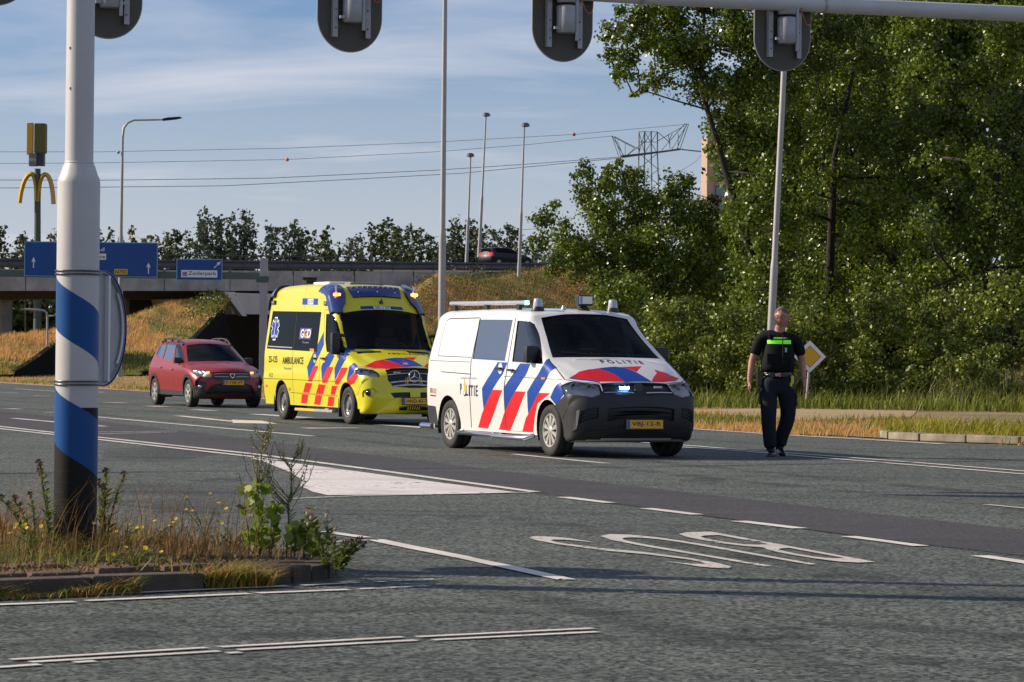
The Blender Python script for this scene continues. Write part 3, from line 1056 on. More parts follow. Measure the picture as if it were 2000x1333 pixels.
def wheel_well(bm, x, side, r, zc, yo, yi):
    n = 18
    A, Bv = [], []
    for k in range(n + 1):
        a = -0.35 + (math.pi + 0.7) * k / n
        A.append(bm.verts.new((x + r * math.cos(a), side * yo, zc + r * math.sin(a))))
        Bv.append(bm.verts.new((x + r * math.cos(a), side * yi, zc + r * math.sin(a))))
    for k in range(n):
        bm.faces.new((A[k], A[k + 1], Bv[k + 1], Bv[k]))
    bm.faces.new(Bv)


def number_plate(root, pos, nrm_pitch, txt, wid=.52, hei=.11):
    bm = bmesh.new()
    box(bm, (0, 0, 0), (.012, wid, hei), bev=.003)
    p = bm_obj('number_plate', bm, M_plate, root)
    p.location = pos
    p.rotation_euler = (0, nrm_pitch, 0)
    # vehicle faces +x; seen from the front its y axis runs left to right
    Mx = Matrix(((0, 0, 1, .0085), (1, 0, 0, .02), (0, 1, 0, 0), (0, 0, 0, 1)))
    text_obj('plate_lettering', txt, wid * .80, hei * .62, Mx, M_ink, p, bold=.012)
    boxo('euro_strip', (.0065, -wid / 2 + .022, 0), (.003, .04, hei * .94), M_euro, p)
    bm = bmesh.new()
    box(bm, (-.006, 0, 0), (.006, wid + .03, hei + .03))
    bm_obj('plate_holder', bm, M_plastic, p)
    return p


def headlamp(Bd, root, objs, name, lamps, depth=.07, lit=None):
    """housing behind each clear cover, with bowls"""
    covers = objs.get(name, [])
    for cv in covers:
        me = cv.data
        co = np.array([v.co[:] for v in me.vertices])
        vs = []
        for v in me.vertices:
            n = Bd.normal_at(v.co)
            vs.append(v.co - Vector((1, 0, 0)) * depth * .8 - n * depth * .2)
        fs = [tuple(p.vertices) for p in me.polygons]
        mesh_obj('lamp_housing', vs, fs, M_house, cv, smooth=True)
    return covers


def person_bust(parent, x, y, z, shirt):
    """seated occupant seen through the glass"""
    bm = bmesh.new()
    lathe(bm, [(0, z + .30), (.045, z + .295), (.085, z + .26), (.10, z + .20), (.092, z + .13), (.06, z + .08), (.05, z + .04)], 14, 'z', (x, y, 0))
    bmesh.ops.recalc_face_normals(bm, faces=bm.faces)
    return None


def front_cabin(root, xd, zd, halfw, xs, floor_z, xb, ztop, seats=2):
    """dashboard, steering wheel, seats and bulkhead"""
    prismo('dashboard', [(xd + .25, zd - .05), (xd + .28, zd), (xd - .10, zd + .03), (xd - .25, zd - .04), (xd - .28, zd - .45), (xd + .25, zd - .45)], -halfw, halfw, M_dark, root)
    boxo('cabin_floor', ((xd + xb) / 2, 0, floor_z), (abs(xd - xb) + .8, halfw * 2, .04), M_dark, root)
    bm = bmesh.new()
    tube(bm, [(xd - .32 + .06 * math.cos(t), .42 + .19 * math.sin(t), zd + .02 + .16 * math.cos(t)) for t in np.linspace(0, 2 * math.pi, 21)], .016, 8, cap=False)
    tube(bm, [(xd - .1, .42, zd - .1), (xd - .32, .42, zd + .02)], .03, 8)
    bm_obj('steering_wheel', bm, M_dark, root, smooth=True)
    for y in ((-.42, .42) if seats == 2 else ()):
        bm = bmesh.new()
        box(bm, (xs, y, zd - .38), (.5, .48, .16), bev=.05)
        box(bm, (xs - .26, y, zd - .03), (.13, .46, .66), Vector((0, 0, 1)).rotation_difference(Vector((-.2, 0, 1))), bev=.05)
        box(bm, (xs - .33, y, zd + .40), (.09, .26, .19), bev=.04)
        bm_obj('seat', bm, M_seat, root, smooth=True, auto=40)
    if xb is not None:
        boxo('bulkhead', (xb, 0, (floor_z + ztop) / 2), (.03, halfw * 1.75, ztop - floor_z), M_dark, root)


def mirror_unit(root, x, y, z, side, w=.20, h=.30, tall=False):
    bm = bmesh.new()
    box(bm, (x, side * (y + .16), z), (.13, w, h), bev=.05)
    tube(bm, [(x - .02, side * (y - .03), z - h * .35), (x, side * (y + .1), z - h * .3)], .035, 8)
    if tall:
        tube(bm, [(x - .02, side * (y - .03), z + h * .35), (x, side * (y + .1), z + h * .4)], .03, 8)
    bmesh.ops.recalc_face_normals(bm, faces=bm.faces)
    o = bm_obj('wing_mirror', bm, M_plastic, root, smooth=True, auto=50)
    boxo('mirror_glass', (x - .067, side * (y + .16), z + .01), (.006, w * .8, h * .8), M_refl, o)
    return o


def bar_quad(p, q, w):
    d = Vector((q[0] - p[0], q[1] - p[1])).normalized()
    n = Vector((-d.y, d.x)) * w / 2
    return [(p[0] + n.x, p[1] + n.y), (q[0] + n.x, q[1] + n.y), (q[0] - n.x, q[1] - n.y), (p[0] - n.x, p[1] - n.y)]


def raised(Bd, name, poly, ax, m, root, off=.012, side=-1, sub=.03):
    """thin solid plate following the bodywork"""
    # subdivide the outline
    pts = []
    n = len(poly)
    for i in range(n):
        a, b = Vector(poly[i]), Vector(poly[(i + 1) % n])
        k = max(1, int((b - a).length / sub))
        for j in range(k):
            pts.append(a + (b - a) * j / k)
    bm = bmesh.new()
    top, bot = [], []
    for p in pts:
        q = Bd.surf(tuple(p), ax, side)
        nn = Bd.normal_at(q)
        top.append(bm.verts.new(q + nn * off)); bot.append(bm.verts.new(q - nn * .01))
    m_ = len(pts)
    f = bm.faces.new(top)
    for i in range(m_):
        bm.faces.new((top[i], bot[i], bot[(i + 1) % m_], top[(i + 1) % m_]))
    bmesh.ops.triangulate(bm, faces=[f])
    return bm_obj(name, bm, m, root)


# ---------------------------------------------------------------- police van
def make_van():
    k = 'van'
    root = thing('police_van', 'white police van with blue and red slanted stripes and a lit blue grille light', 'van', (POSE[k][0], POSE[k][1], 0), (0, 0, POSE[k][2]))
    v, f = body_grid(PROF[k], WF[k], ZS[k], n=120, dome=DOME[k])
    Bd = Body(v, f)
    Bd.mat_index(M_white)
    cut = Bd.cut
    r_t = .342
    axF, axR = -.908, -4.308
    for s in (-1, 1):
        # doors first, then everything painted on them
        if s < 0:
            cut('S', [(-3.502, 1.86), (-2.285, 1.85), (-2.226, 1.233), (-2.316, .879), (-2.317, .27), (-3.522, .27), (-3.50, .777), (-3.50, 1.245)], part='sliding_door', side=s)
        cut('S', [(-2.285, 1.85), (-1.80, 1.83), (-1.60, 1.72), (-1.02, 1.235), (-1.02, 1.08), (-1.30, .62), (-1.36, .27), (-2.317, .27), (-2.316, .879), (-2.226, 1.233)], part='door', side=s)
        for n, m in (('blue_a', M_blue), ('red_a', M_red), ('blue_b', M_blue), ('red_b', M_red), ('blue_c', M_blue), ('red_c', M_red), ('blue_d', M_blue)):
            cut('S', S(k, n), m, side=s)
        cut('S', [(-1.10, 1.262), (-1.06, 1.36), (-1.0, 1.36), (-.82, 1.16), (-.84, 1.14)], M_blue, side=s, flt=lambda c: abs(c.y) > .845)
        for n in ('seamA', 'seamB', 'seamC', 'seamE', 'rail'):
            if s > 0 and n in ('seamA', 'rail'):
                continue
            cut('S', S(k, n), M_gap, side=s)
        cut('S', line_poly([(-1.02, 1.24), (-1.02, 1.08), (-1.26, .70)], .012), M_gap, side=s)
        cut('S', line_poly([(-4.76, 1.30), (-4.78, 1.55), (-4.73, 1.80), (-4.62, 1.83), (-3.53, 1.835)], .014), M_gap, side=s)
        cut('S', line_poly([(-4.76, 1.30), (-3.53, 1.285)], .010), M_gap, side=s)
        cut('S', [(-2.29, .30), (-1.4, .30), (-1.4, .305), (-2.29, .305)], M_gap, side=s)
        cut('S', S(k, 'win_rear'), M_glassr, part='side_window', depth=.006, side=s)
        cut('S', S(k, 'win_front'), M_glass2, part='front_window', depth=.010, side=s)
        cut('S', circ(axF, r_t, .405), part='hole', side=s)
        cut('S', circ(axR, r_t, .405), part='hole', side=s)
        # rear corner bumper and lamp
        cut('S', [(-5.4, .60), (-4.80, .58), (-4.72, .2), (-5.4, .2)], M_plastic2, part='rear_bumper', side=s)
        cut('S', [(-5.4, 1.15), (-5.20, 1.15), (-5.20, .70), (-5.4, .62)], M_redlamp, part='tail_lamp', side=s)
        # front bumper side
        cut('S', [(.2, .86), (-.40, .86), (-.44, .80), (-.70, .665), (-.90, .2), (.2, .1)], M_plastic2, part='bumper', side=s)
    cut('F', [(-1.1, .95), (-.935, .865), (-.66, .78), (-.5, .78), (.5, .78), (.66, .78), (.935, .865), (1.1, .95), (1.1, -.3), (-1.1, -.3)], M_plastic2, part='bumper', flt=lambda c: c.x > -.75)
    cut('F', [(-.64, 2.56), (-.3, 2.60), (.3, 2.60), (.64, 2.56), (.70, 2.15), (.79, 1.70), (.4, 1.672), (0, 1.66), (-.4, 1.672), (-.79, 1.70), (-.70, 2.15)], M_glass, part='windscreen', depth=.010, flt=lambda c: c.z > 1.2)
    # bonnet livery
    for n, m in (('hoodRed1', M_red), ('hoodBlue2', M_blue), ('hoodRed2', M_red), ('hoodBlue', M_blue), ('hoodRed3', M_red)):
        cut('F', S(k, n), m, flt=lambda c: -1.1 < c.x)
    cut('F', [(.256, .943), (.36, 1.09), (.52, 1.26), (.476, 1.31), (.65, 1.04), (.46, .97)], M_red)
    cut('F', [(.476, 1.305), (.60, 1.25), (.80, 1.14), (.66, 1.04), (.46, .975)], M_red)
    for s in (-1, 1):
        hl = [(p[0] * -s, p[1]) for p in [(-0.93, 1.06), (-0.80, 1.045), (-0.497, 0.918), (-0.518, 0.734), (-0.659, 0.700), (-0.86, 0.80), (-0.93, 0.90)]]
        cut('F', hl, M_lens, part='headlight', depth=0, flt=lambda c: c.x > -.8)
        cut('F', [(p[0] * -s, p[1]) for p in line_poly([(-.86, 1.67), (-.865, 1.39), (-.87, 1.13), (-.80, 1.06)], .012)], M_gap)
    cut('F', line_poly([(-.80, 1.055), (-.49, .935), (0, .915), (.49, .935), (.80, 1.055)], .014), M_gap)
    cut('F', [(-.485, .925), (0, .905), (.485, .925), (.505, .725), (0, .675), (-.505, .725)], M_grille, part='grille', depth=.03)
    cut('F', [(-.48, .535), (.48, .535), (.48, .415), (-.48, .415)], M_grille, part='lower_grille', depth=.04)
    for s in (-1, 1):
        cut('F', [(s * .60, .56), (s * .80, .575), (s * .82, .47), (s * .60, .455)], M_grille, part='side_intake', depth=.03)
    g = Bd.surf((-.256, .807), 'F')
    objs = Bd.finish(root, M_seal)
    headlamp(Bd, root, objs, 'headlight', None)
    for cv in objs['headlight']:
        for s in (-1, 1):
            for (yy, vv, rr_, mm) in ((.80, .93, .055, M_refl), (.62, .86, .05, M_refl)):
                q = Bd.surf((s * yy, vv), 'F')
                b = latheo('reflector_bowl', [(.0, -.05), (rr_ * .5, -.045), (rr_, -.01), (rr_ * 1.12, 0), (rr_ * 1.1, -.012)], M_chrome, cv, 18, 'x')
                b.location = q + Vector((-.04, 0, 0))
        break
    # strips across the grille and lower intake
    for s in (-1, 1):
        raised(Bd, 'grille_strip', [(s * .09, .725), (s * .49, .757), (s * .49, .742), (s * .09, .710)], 'F', M_chrome, root, .006)
        raised(Bd, 'grille_strip', [(s * .09, .825), (s * .47, .85), (s * .47, .84), (s * .09, .815)], 'F', M_plastic, root, -.006)
        raised(Bd, 'intake_bracket', [(s * .815, .60), (s * .845, .61), (s * .865, .45), (s * .835, .44)], 'F', M_refl, root, .012)
        for t in (0, 1, 2):
            z = .485 + t * .033
            raised(Bd, 'intake_slat', [(s * .62, z), (s * .80, z + .012), (s * .80, z + .002), (s * .62, z - .010)], 'F', M_plastic2, root, -.004)
    for t in range(4):
        z = .44 + t * .025
        raised(Bd, 'grille_slat', [(-.46, z), (.46, z), (.46, z - .008), (-.46, z - .008)], 'F', M_plastic, root, -.012)
    raised(Bd, 'bumper_lip', [(-.74, .385), (-.5, .352), (.5, .352), (.74, .385), (.74, .36), (.5, .325), (-.5, .325), (-.74, .36)], 'F', M_plastic2, root, .022)
    q = Bd.surf((0, .80), 'F')
    em = latheo('emblem', [(0, .0), (.058, .0), (.064, -.006), (.064, -.02)], M_black, root, 24, 'x')
    em.location = q + Vector((.012, 0, 0))
    bl = boxo('blue_lamp', Bd.surf((-.20, .81), 'F') + Vector((.012, 0, 0)), (.02, .13, .032), M_blue_on, root, bev=.008)
    boxo('blue_lamp', Bd.surf((.30, .832), 'F') + Vector((.012, 0, 0)), (.02, .12, .03), M_greylens, root, bev=.008)
    q = Bd.surf((.03, .36), 'F')
    number_plate(root, q + Vector((.03, 0, 0.005)), R(-2), 'VBJ-12-R')
    # lettering
    Bd.lettering('bonnet_lettering', 'POLITIE', 'F', 0.10, 1.50, .62, .10, M_inkd, root, bold=.014, spacing=1.6, bow=.008)
    for s in (-1, 1):
        e = -s
        Bd.lettering('lettering', 'P', 'S', -3.82, .845, .055, .15, M_inkd, root, s, bold=.02)
        Bd.lettering('lettering', 'LITIE', 'S', -3.43, .825, .42, .15, M_inkd, root, s, bold=.02, spacing=1.25)
        stuff(Bd.lettering('motto_lettering', '\u00abwaakzaam en dienstbaar\u00bb', 'S', -3.54, 1.0, .60, .035, M_greytext, root, s, bold=.004))
        Bd.lettering('emergency_number', '112', 'S', -4.81, .80, .13, .07, M_red, root, s, bold=.02)
        raised(Bd, 'info_sticker', [(-4.99, .84), (-4.90, .84), (-4.90, .77), (-4.99, .77)], 'S', M_greytext, root, .003, side=s)
        raised(Bd, 'info_sticker', [(-4.99, .745), (-4.76, .74), (-4.76, .72), (-4.99, .725)], 'S', M_redlamp, root, .003, side=s)
        # flame and book emblem in place of the O
        fl = [(-3.72, .78), (-3.70, .83), (-3.715, .90), (-3.69, .98), (-3.655, .90), (-3.66, .86), (-3.63, .90), (-3.625, .83), (-3.65, .78)]
        raised(Bd, 'flame_emblem', fl, 'S', M_gold, root, .004, side=s)
        raised(Bd, 'emblem_ring', circ(-3.68, .785, .045, 14), 'S', M_inkd, root, .003, side=s)
        raised(Bd, 'emblem_centre', circ(-3.68, .785, .022, 10), 'S', M_wlet, root, .006, side=s)
        for x in (-2.47, -2.06):
            q = Bd.surf((x, 1.14 if x < -2.3 else 1.12), 'S', s)
            nn = Bd.normal_at(q)
            if x < -2.3:
                raised(Bd, 'handle_recess', circ(x, 1.14, .075, 16), 'S', M_white, root, .004, side=s)
            boxo('door_handle', q + nn * .03, (.16, .035, .032), M_plastic, root, bev=.01)
        q = Bd.surf((-1.02, 1.02), 'S', s)
        boxo('side_repeater', q + Bd.normal_at(q) * .004, (.12, .02, .028), M_orange, root, bev=.006)
        mirror_unit(root, -1.42, .80, 1.335, s, .19, .235)
        # running boards
        ys = s * 1.0
        bm = bmesh.new()
        tube(bm, [(-3.85, ys * .9, .27), (-3.78, ys, .235), (-2.6, ys, .235), (-2.55, ys, .222), (-1.5, ys, .222), (-1.42, ys * .9, .26)], .034, 12)
        tube(bm, [(-3.85, ys * .98, .245), (-3.80, ys * .8, .27)], .02, 8)
        for xx in (-3.4, -2.5, -1.7):
            tube(bm, [(xx, ys, .23), (xx, s * .75, .28)], .016, 6)
        bm_obj('running_board', bm, M_chrome, root, smooth=True, auto=60)
        wheel(root, axF, s * .802, s, r_t, .225, 'cover')
        wheel(root, axR, s * .802, s, r_t, .225, 'cover')
    for s in (-1, 1):
        for x_, a_ in ((axF, (.41, r_t, .90, .55)), (axR, (.41, r_t, .925, .55))):
            bm = bmesh.new()
            wheel_well(bm, x_, s, *a_)
            bm_obj('wheel_housing', bm, M_gap, root)
    bm = bmesh.new()
    box(bm, (-2.7, 0, .33), (4.9, 1.3, .10))
    box(bm, (-2.6, 0, .30), (2.5, 1.75, .05))
    bm_obj('underbody', bm, M_gap, root)
    bm = bmesh.new()
    tube(bm, [(-4.80, -.97, .30), (-5.16, -.99, .30)], .042, 12)
    tube(bm, [(-5.0, -.98, .30), (-5.0, -.8, .34)], .02, 8)
    bm_obj('corner_step', bm, M_chrome, root, smooth=True, auto=60)
    front_cabin(root, -1.42, 1.24, .78, -2.1, .72, -2.75, 1.75)
    boxo('interior_screen', (-1.62, -.05, 1.34), (.03, .24, .16), M_black, root, bev=.01)
    tubeo('wiper', [(-.98, .5, 1.34), (-1.02, .05, 1.345), (-1.06, -.25, 1.37)], .008, M_gap, root, 6)
    tubeo('wiper', [(-.99, -.15, 1.34), (-1.02, -.45, 1.36), (-1.07, -.66, 1.375)], .008, M_gap, root, 6)
    # roof equipment
    for (x, y) in ((-2.10, -.56), (-2.10, .56)):
        z0 = Bd.surf((x, y), 'T').z
        base = latheo('beacon', [(0, .06), (.075, .055), (.085, .03), (.09, 0), (0, -.02)], M_plastic, root, 20, 'z')
        base.location = (x, y, z0)
        latheo('beacon_lens', [(0, .17), (.045, .166), (.058, .15), (.066, .055), (0, .05)], M_greylens, base, 20, 'z')
    z0 = Bd.surf((-2.05, .10), 'T').z
    sp = boxo('search_light', (-2.05, .10, z0 + .13), (.12, .22, .15), M_plastic, root, bev=.02)
    boxo('search_light_glass', (-1.985, .12, z0 + .135), (.012, .15, .10), M_refl, sp)
    latheo('search_light_foot', [(0, .06), (.05, .05), (.09, 0), (0, -.01)], M_plastic, sp, 14, 'z', (-2.05, .10, z0))
    boxo('blue_flash', (-1.99, .02, z0 + .135), (.02, .035, .11), mat('pale_blue_lens', (.25, .35, .75), .1), sp)
    ab = latheo('roof_aerial', [(0, .06), (.02, .055), (.04, 0), (0, -.01)], M_greylens, root, 12, 'z')
    ab.location = (-2.1, -.18, Bd.surf((-2.1, -.18), 'T').z)
    rb = tubeo('roof_bar', [(-2.25, -.66, 2.035), (-4.9, -.66, 2.05)], .032, M_greylens, root, 10)
    for x in (-2.5, -3.6, -4.75):
        boxo('bar_foot', (x, -.66, 1.99), (.10, .05, .10), M_plastic, rb, bev=.01)
    boxo('blue_marker', (-2.24, -.66, 2.035), (.05, .05, .06), mat('cyan_lamp', (.2, .6, .9), .2, emit=((.15, .55, 1), 4)), rb, bev=.01)
    return root


make_van()


# ---------------------------------------------------------------- ambulance
def make_ambulance():
    k = 'amb'
    root = thing('ambulance', 'yellow high roofed ambulance with blue roof lamps standing behind the police van', 'ambulance', (POSE[k][0], POSE[k][1], 0), (0, 0, POSE[k][2]))
    v, f = body_grid(PROF[k], WF[k], ZS[k], n=120, dome=DOME[k])
    Bd = Body(v, f)
    Bd.mat_index(M_yellow)
    cut = Bd.cut
    r_t = .35
    axF, axR = -1.0, -4.665
    for s in (-1, 1):
        cut('S', [(-3.99, 2.15), (-2.43, 2.14), (-2.34, 1.706), (-2.45, 1.24), (-2.49, .584), (-2.49, .31), (-4.0, .31), (-3.99, .75), (-4.01, 1.374)], part='sliding_door', side=s)
        cut('S', [(-2.43, 2.12), (-2.0, 2.12), (-1.83, 2.03), (-1.49, 1.60), (-1.12, 1.29), (-1.29, 1.04), (-1.29, .79), (-1.44, .6), (-1.50, .31), (-2.49, .31), (-2.49, .584), (-2.45, 1.24), (-2.34, 1.706)], part='door', side=s)
        for n, m in (('blue_a', M_blue), ('red_a', M_red), ('blue_b', M_blue), ('red_b', M_red), ('blue_c', M_blue), ('red_c', M_red), ('blue_d', M_blue), ('red_d', M_red),
                     ('r1', M_red), ('r2', M_red), ('r3', M_red), ('r4', M_red), ('r5', M_red), ('r6', M_red)):
            cut('S', S(k, n), m, side=s)
        cut('S', [(-1.40, 1.45), (-1.24, 1.55), (-1.08, 1.42), (-1.0, 1.30), (-1.12, 1.27)], M_blue, side=s, flt=lambda c: abs(c.y) > .89)
        cut('S', line_poly([(-4.0, 2.12), (-4.01, 1.374), (-3.99, .75), (-3.99, .33)], .014), M_gap, side=s)
        cut('S', line_poly([(-2.44, 2.13), (-2.34, 1.706), (-2.455, 1.24), (-2.44, 1.0), (-2.48, .584), (-2.49, .33)], .014), M_gap, side=s)
        cut('S', line_poly([(-2.40, 2.14), (-2.0, 2.13), (-1.83, 2.04), (-1.49, 1.60), (-1.13, 1.29), (-1.29, 1.04), (-1.29, .80)], .012), M_gap, side=s)
        cut('S', [(-5.70, .805), (-1.45, .790), (-1.45, .780), (-5.70, .793)], M_gap, side=s)
        cut('S', [(-4.16, .545), (-1.5, .520), (-1.5, .510), (-4.16, .535)], M_gap, side=s)
        cut('S', line_poly([(-3.6, 2.58), (-3.6, 2.15)], .010), M_gap, side=s)
        cut('S', [(-5.45, 2.142), (-2.60, 2.10), (-2.63, 1.34), (-5.57, 1.395)], M_glassd, part='side_window', depth=.004, side=s)
        cut('S', line_poly([(-4.0, 2.11), (-4.0, 1.38)], .018), M_gap, side=s)
        cut('S', S(k, 'winf'), M_glass, part='front_window', depth=.010, side=s)
        cut('S', circ(axF, r_t, .43), part='hole', side=s)
        cut('S', circ(axR, r_t, .43), part='hole', side=s)
        cut('S', [(-5.95, 1.5), (-5.76, 1.5), (-5.78, .85), (-5.95, .85)], M_redlamp, part='tail_lamp', side=s)
    cut('F', [(-.80, 2.77), (-.4, 2.80), (.4, 2.80), (.80, 2.77), (.83, 2.39), (.83, 1.92), (.5, 1.88), (0, 1.86), (-.5, 1.88), (-.83, 1.92), (-.83, 2.39)], M_glass, part='windscreen', depth=.010, flt=lambda c: 1.3 < c.z)
    for n, m in (('hood_red1', M_red), ('hood_red2', M_red), ('hood_blue', M_blue), ('hood_red3', M_red)):
        cut('F', S(k, n), m, flt=lambda c: -1.3 < c.x)
    cut('F', [(.29, 1.04), (.45, 1.24), (.60, 1.32), (.81, 1.17), (.67, 1.07), (.48, 1.0)], M_red)
    for s in (-1, 1):
        hl = [(p[0] * -s, p[1]) for p in [(-0.955, 1.235), (-0.854, 1.12), (-0.696, 0.992), (-0.643, 0.88), (-0.644, 0.798), (-0.803, 0.838), (-0.929, 0.969), (-0.965, 1.094)]]
        cut('F', hl, M_lens, part='headlight', flt=lambda c: c.x > -.85)
        cut('F', [(p[0] * -s, p[1]) for p in line_poly([(-.955, 1.25), (-.80, 1.13), (-.66, 1.05), (-.48, .985)], .012)], M_gap)
        cut('F', [(s * .73, 1.808), (s * .25, 1.79), (s * .27, 1.70), (s * .72, 1.71)], M_gap, part='air_vent', depth=.012)
        cut('F', [(p[0] * -s, p[1]) for p in [(-0.93, 0.63), (-0.91, 0.69), (-0.754, 0.625), (-0.70, 0.565), (-0.80, 0.515)]], M_yellow, part='fog_lamp_recess', depth=.02)
    cut('F', line_poly([(-.48, .99), (0, 1.0), (.48, .99)], .012), M_gap)
    cut('F', [(-.50, .955), (-.376, .985), (0, .985), (.376, .985), (.50, .955), (.50, .72), (.42, .60), (.11, .555), (-.11, .555), (-.42, .60), (-.50, .72)], M_grille, part='grille', depth=.03)
    cut('F', [(-.47, .505), (-.10, .485), (-.10, .40), (-.40, .42)], M_grille, part='lower_grille', depth=.03)
    cut('F', [(.47, .505), (.10, .485), (.10, .40), (.40, .42)], M_grille, part='lower_grille', depth=.03)
    cut('F', [(-.30, .30), (.30, .30), (.27, .225), (-.27, .225)], M_grille, part='mesh_panel', depth=.01)
    # roof lamps
    cut('F', [(-.53, 3.43), (.53, 3.43), (.48, 3.12), (-.48, 3.12)], M_podblue, part='light_bar', depth=-.03)
    for s in (-1, 1):
        name = 'roof_lamp_pod' if s < 0 else 'roof_lamp_pod '
        cut('F', [(s * 1.2, 3.75), (s * .68, 3.62), (s * .62, 3.42), (s * .61, 3.20), (s * .66, 3.0), (s * .76, 2.86), (s * 1.2, 2.84)], M_podblue, part=name, depth=-.05, flt=lambda c: c.x > -2.75 and c.z > 2.02)
        cut('S', [(-2.50, 2.75), (-2.55, 2.55), (-2.27, 2.44), (-2.06, 2.25), (-1.95, 2.08), (-1.80, 2.05), (-1.8, 2.75)], M_podblue, part=name, depth=-.05, side=s, join=True, flt=lambda c: abs(c.y) > .74)
        name = 'rear_lamp_pod' if s < 0 else 'rear_lamp_pod '
        cut('S', [(-6, 2.8), (-5.33, 2.8), (-5.42, 2.58), (-5.58, 2.45), (-5.66, 2.15), (-6, 2.10)], M_podblue, part=name, depth=-.06, side=s)
        cut('T', [(-6, s * .60), (-5.33, s * .60), (-5.33, s * 1.2), (-6, s * 1.2)], M_podblue, part=name, depth=-.06, join=True, flt=lambda c: c.z > 2.1)
        cut('S', [(-3.76, 2.375), (-2.86, 2.36), (-2.84, 2.235), (-3.74, 2.25)], M_blue, side=s)
        cut('S', [(-3.45, 2.36), (-3.13, 2.355), (-3.12, 2.25), (-3.44, 2.255)], M_wlet, side=s)
    cut('F', [(-.40, 2.90), (.46, 2.90), (.46, 2.82), (-.40, 2.82)], M_blue)
    cut('F', [(-.14, 2.895), (.20, 2.895), (.20, 2.825), (-.14, 2.825)], M_wlet)
    objs = Bd.finish(root, M_seal)
    for nm in list(objs):
        for o in objs[nm]:
            if o.name.startswith(nm.strip()) or True:
                o.name = nm.strip()
    headlamp(Bd, root, objs, 'headlight', None)
    cvs = objs['headlight']
    for i, s in enumerate((-1, 1)):
        cv = cvs[min(i, len(cvs) - 1)]
        for (yy, vv, rr_) in ((.88, 1.02, .05), (.74, .93, .05)):
            q = Bd.surf((s * yy, vv), 'F')
            b = latheo('reflector_bowl', [(.0, -.05), (rr_ * .5, -.045), (rr_, -.01), (rr_ * 1.12, 0), (rr_ * 1.1, -.012)], M_chrome, cv, 18, 'x')
            b.location = q + Vector((-.04, 0, 0))
        raised(Bd, 'daytime_light', line_poly([(s * .95, 1.19), (s * .84, 1.10), (s * .70, 1.0)], .022), 'F', M_drl if False else M_refl, root, .004)
        q = Bd.surf((s * .84, .60), 'F')
        fl = latheo('fog_lamp', [(0, .01), (.05, .008), (.058, -.01), (.058, -.03)], M_black, root, 18, 'x')
        fl.location = q
        q = Bd.surf((s * .77, 3.20 if s < 0 else 3.22), 'F')
        nn = Bd.normal_at(q)
        am = boxo('amber_lamp', q + nn * .062, (.05, .13, .045), M_amber_on, root, bev=.012)
        boxo('lamp_divider', q + nn * .056 + Vector((-.06, 0, .11)), (.03, .03, .13), M_refl, root, bev=.008)
        mirror_unit(root, -1.48, .88, 1.50, s, .17, .42, tall=True)
        for x in (-2.72, -2.22):
            q = Bd.surf((x, 1.215), 'S', s)
            raised(Bd, 'handle_recess', circ(x, 1.215, .085, 16), 'S', M_yellow, root, .004, side=s)
            boxo('door_handle', q + Bd.normal_at(q) * .03, (.17, .035, .035), M_plastic, root, bev=.01)
        for x, z in ((-5.41, 2.31), (-2.36, 2.26)):
            q = Bd.surf((x, z), 'S', s)
            boxo('marker_lamp', q + Bd.normal_at(q) * .012, (.22, .03, .08), M_plastic, root, bev=.012)
            boxo('marker_lens', q + Bd.normal_at(q) * .03, (.14, .012, .045), M_refl, root)
        for x, z in ((-5.57, .66), (-4.20, .61)):
            q = Bd.surf((x, z), 'S', s)
            boxo('side_marker', q + Bd.normal_at(q) * .006, (.09, .015, .05), M_orange, root, bev=.005)
        raised(Bd, 'window_sticker', [(-3.03, 1.40), (-2.80, 1.397), (-2.78, 1.345), (-3.02, 1.348)], 'S', M_orange, root, .003, side=s)
        raised(Bd, 'window_rail', [(-5.50, 1.45), (-4.05, 1.425), (-4.05, 1.405), (-5.50, 1.43)], 'S', M_rim, root, .008, side=s)
        Bd.lettering('fleet_number', '25-125', 'S', -5.16, 1.185, .52, .13, M_ink, root, s, bold=.02)
        Bd.lettering('lettering', 'AMBULANCE', 'S', -3.98, 1.165, 1.22, .14, M_ink, root, s, bold=.02, spacing=1.05)
        Bd.lettering('region_lettering', 'Flevoland', 'S', -4.28, 1.01, .42, .05, M_greytext, root, s)
        Bd.lettering('emergency_number', '112', 'S', -5.27, .87, .22, .08, M_ink, root, s, bold=.01)
        Bd.lettering('roof_number', '25-125', 'S', -3.285, 2.305, .27, .07, M_ink, root, s, bold=.01, off=.005)
        # star of life
        for a in (90, 30, 150):
            d = (math.cos(R(a)) * .21, math.sin(R(a)) * .21)
            c = (-5.19, 1.79)
            raised(Bd, 'rescue_star_edge', bar_quad((c[0] - d[0] * 1.1, c[1] - d[1] * 1.1), (c[0] + d[0] * 1.1, c[1] + d[1] * 1.1), .155), 'S', M_wlet, root, .003, side=s)
            raised(Bd, 'rescue_star', bar_quad((c[0] - d[0], c[1] - d[1]), (c[0] + d[0], c[1] + d[1]), .115), 'S', M_blue, root, .006, side=s)
        raised(Bd, 'rescue_staff', [(-5.20, 1.62), (-5.18, 1.62), (-5.18, 1.96), (-5.20, 1.96)], 'S', M_wlet, root, .009, side=s)
        raised(Bd, 'service_logo', [(-3.70, 1.80), (-3.02, 1.79), (-3.05, 1.575), (-3.72, 1.585)], 'S', M_purple, root, .003, side=s)
        e = -s
        for t, x, m in (('G', -3.55, M_wlet), ('G', -3.35, M_gold), ('D', -3.16, M_wlet)):
            Bd.lettering('logo_lettering', t, 'S', x, 1.69, .19, .165, m, root, s, bold=.02, off=.006)
        Bd.lettering('logo_caption', 'Flevoland', 'S', -3.30, 1.52, .36, .04, M_greytext, root, s)
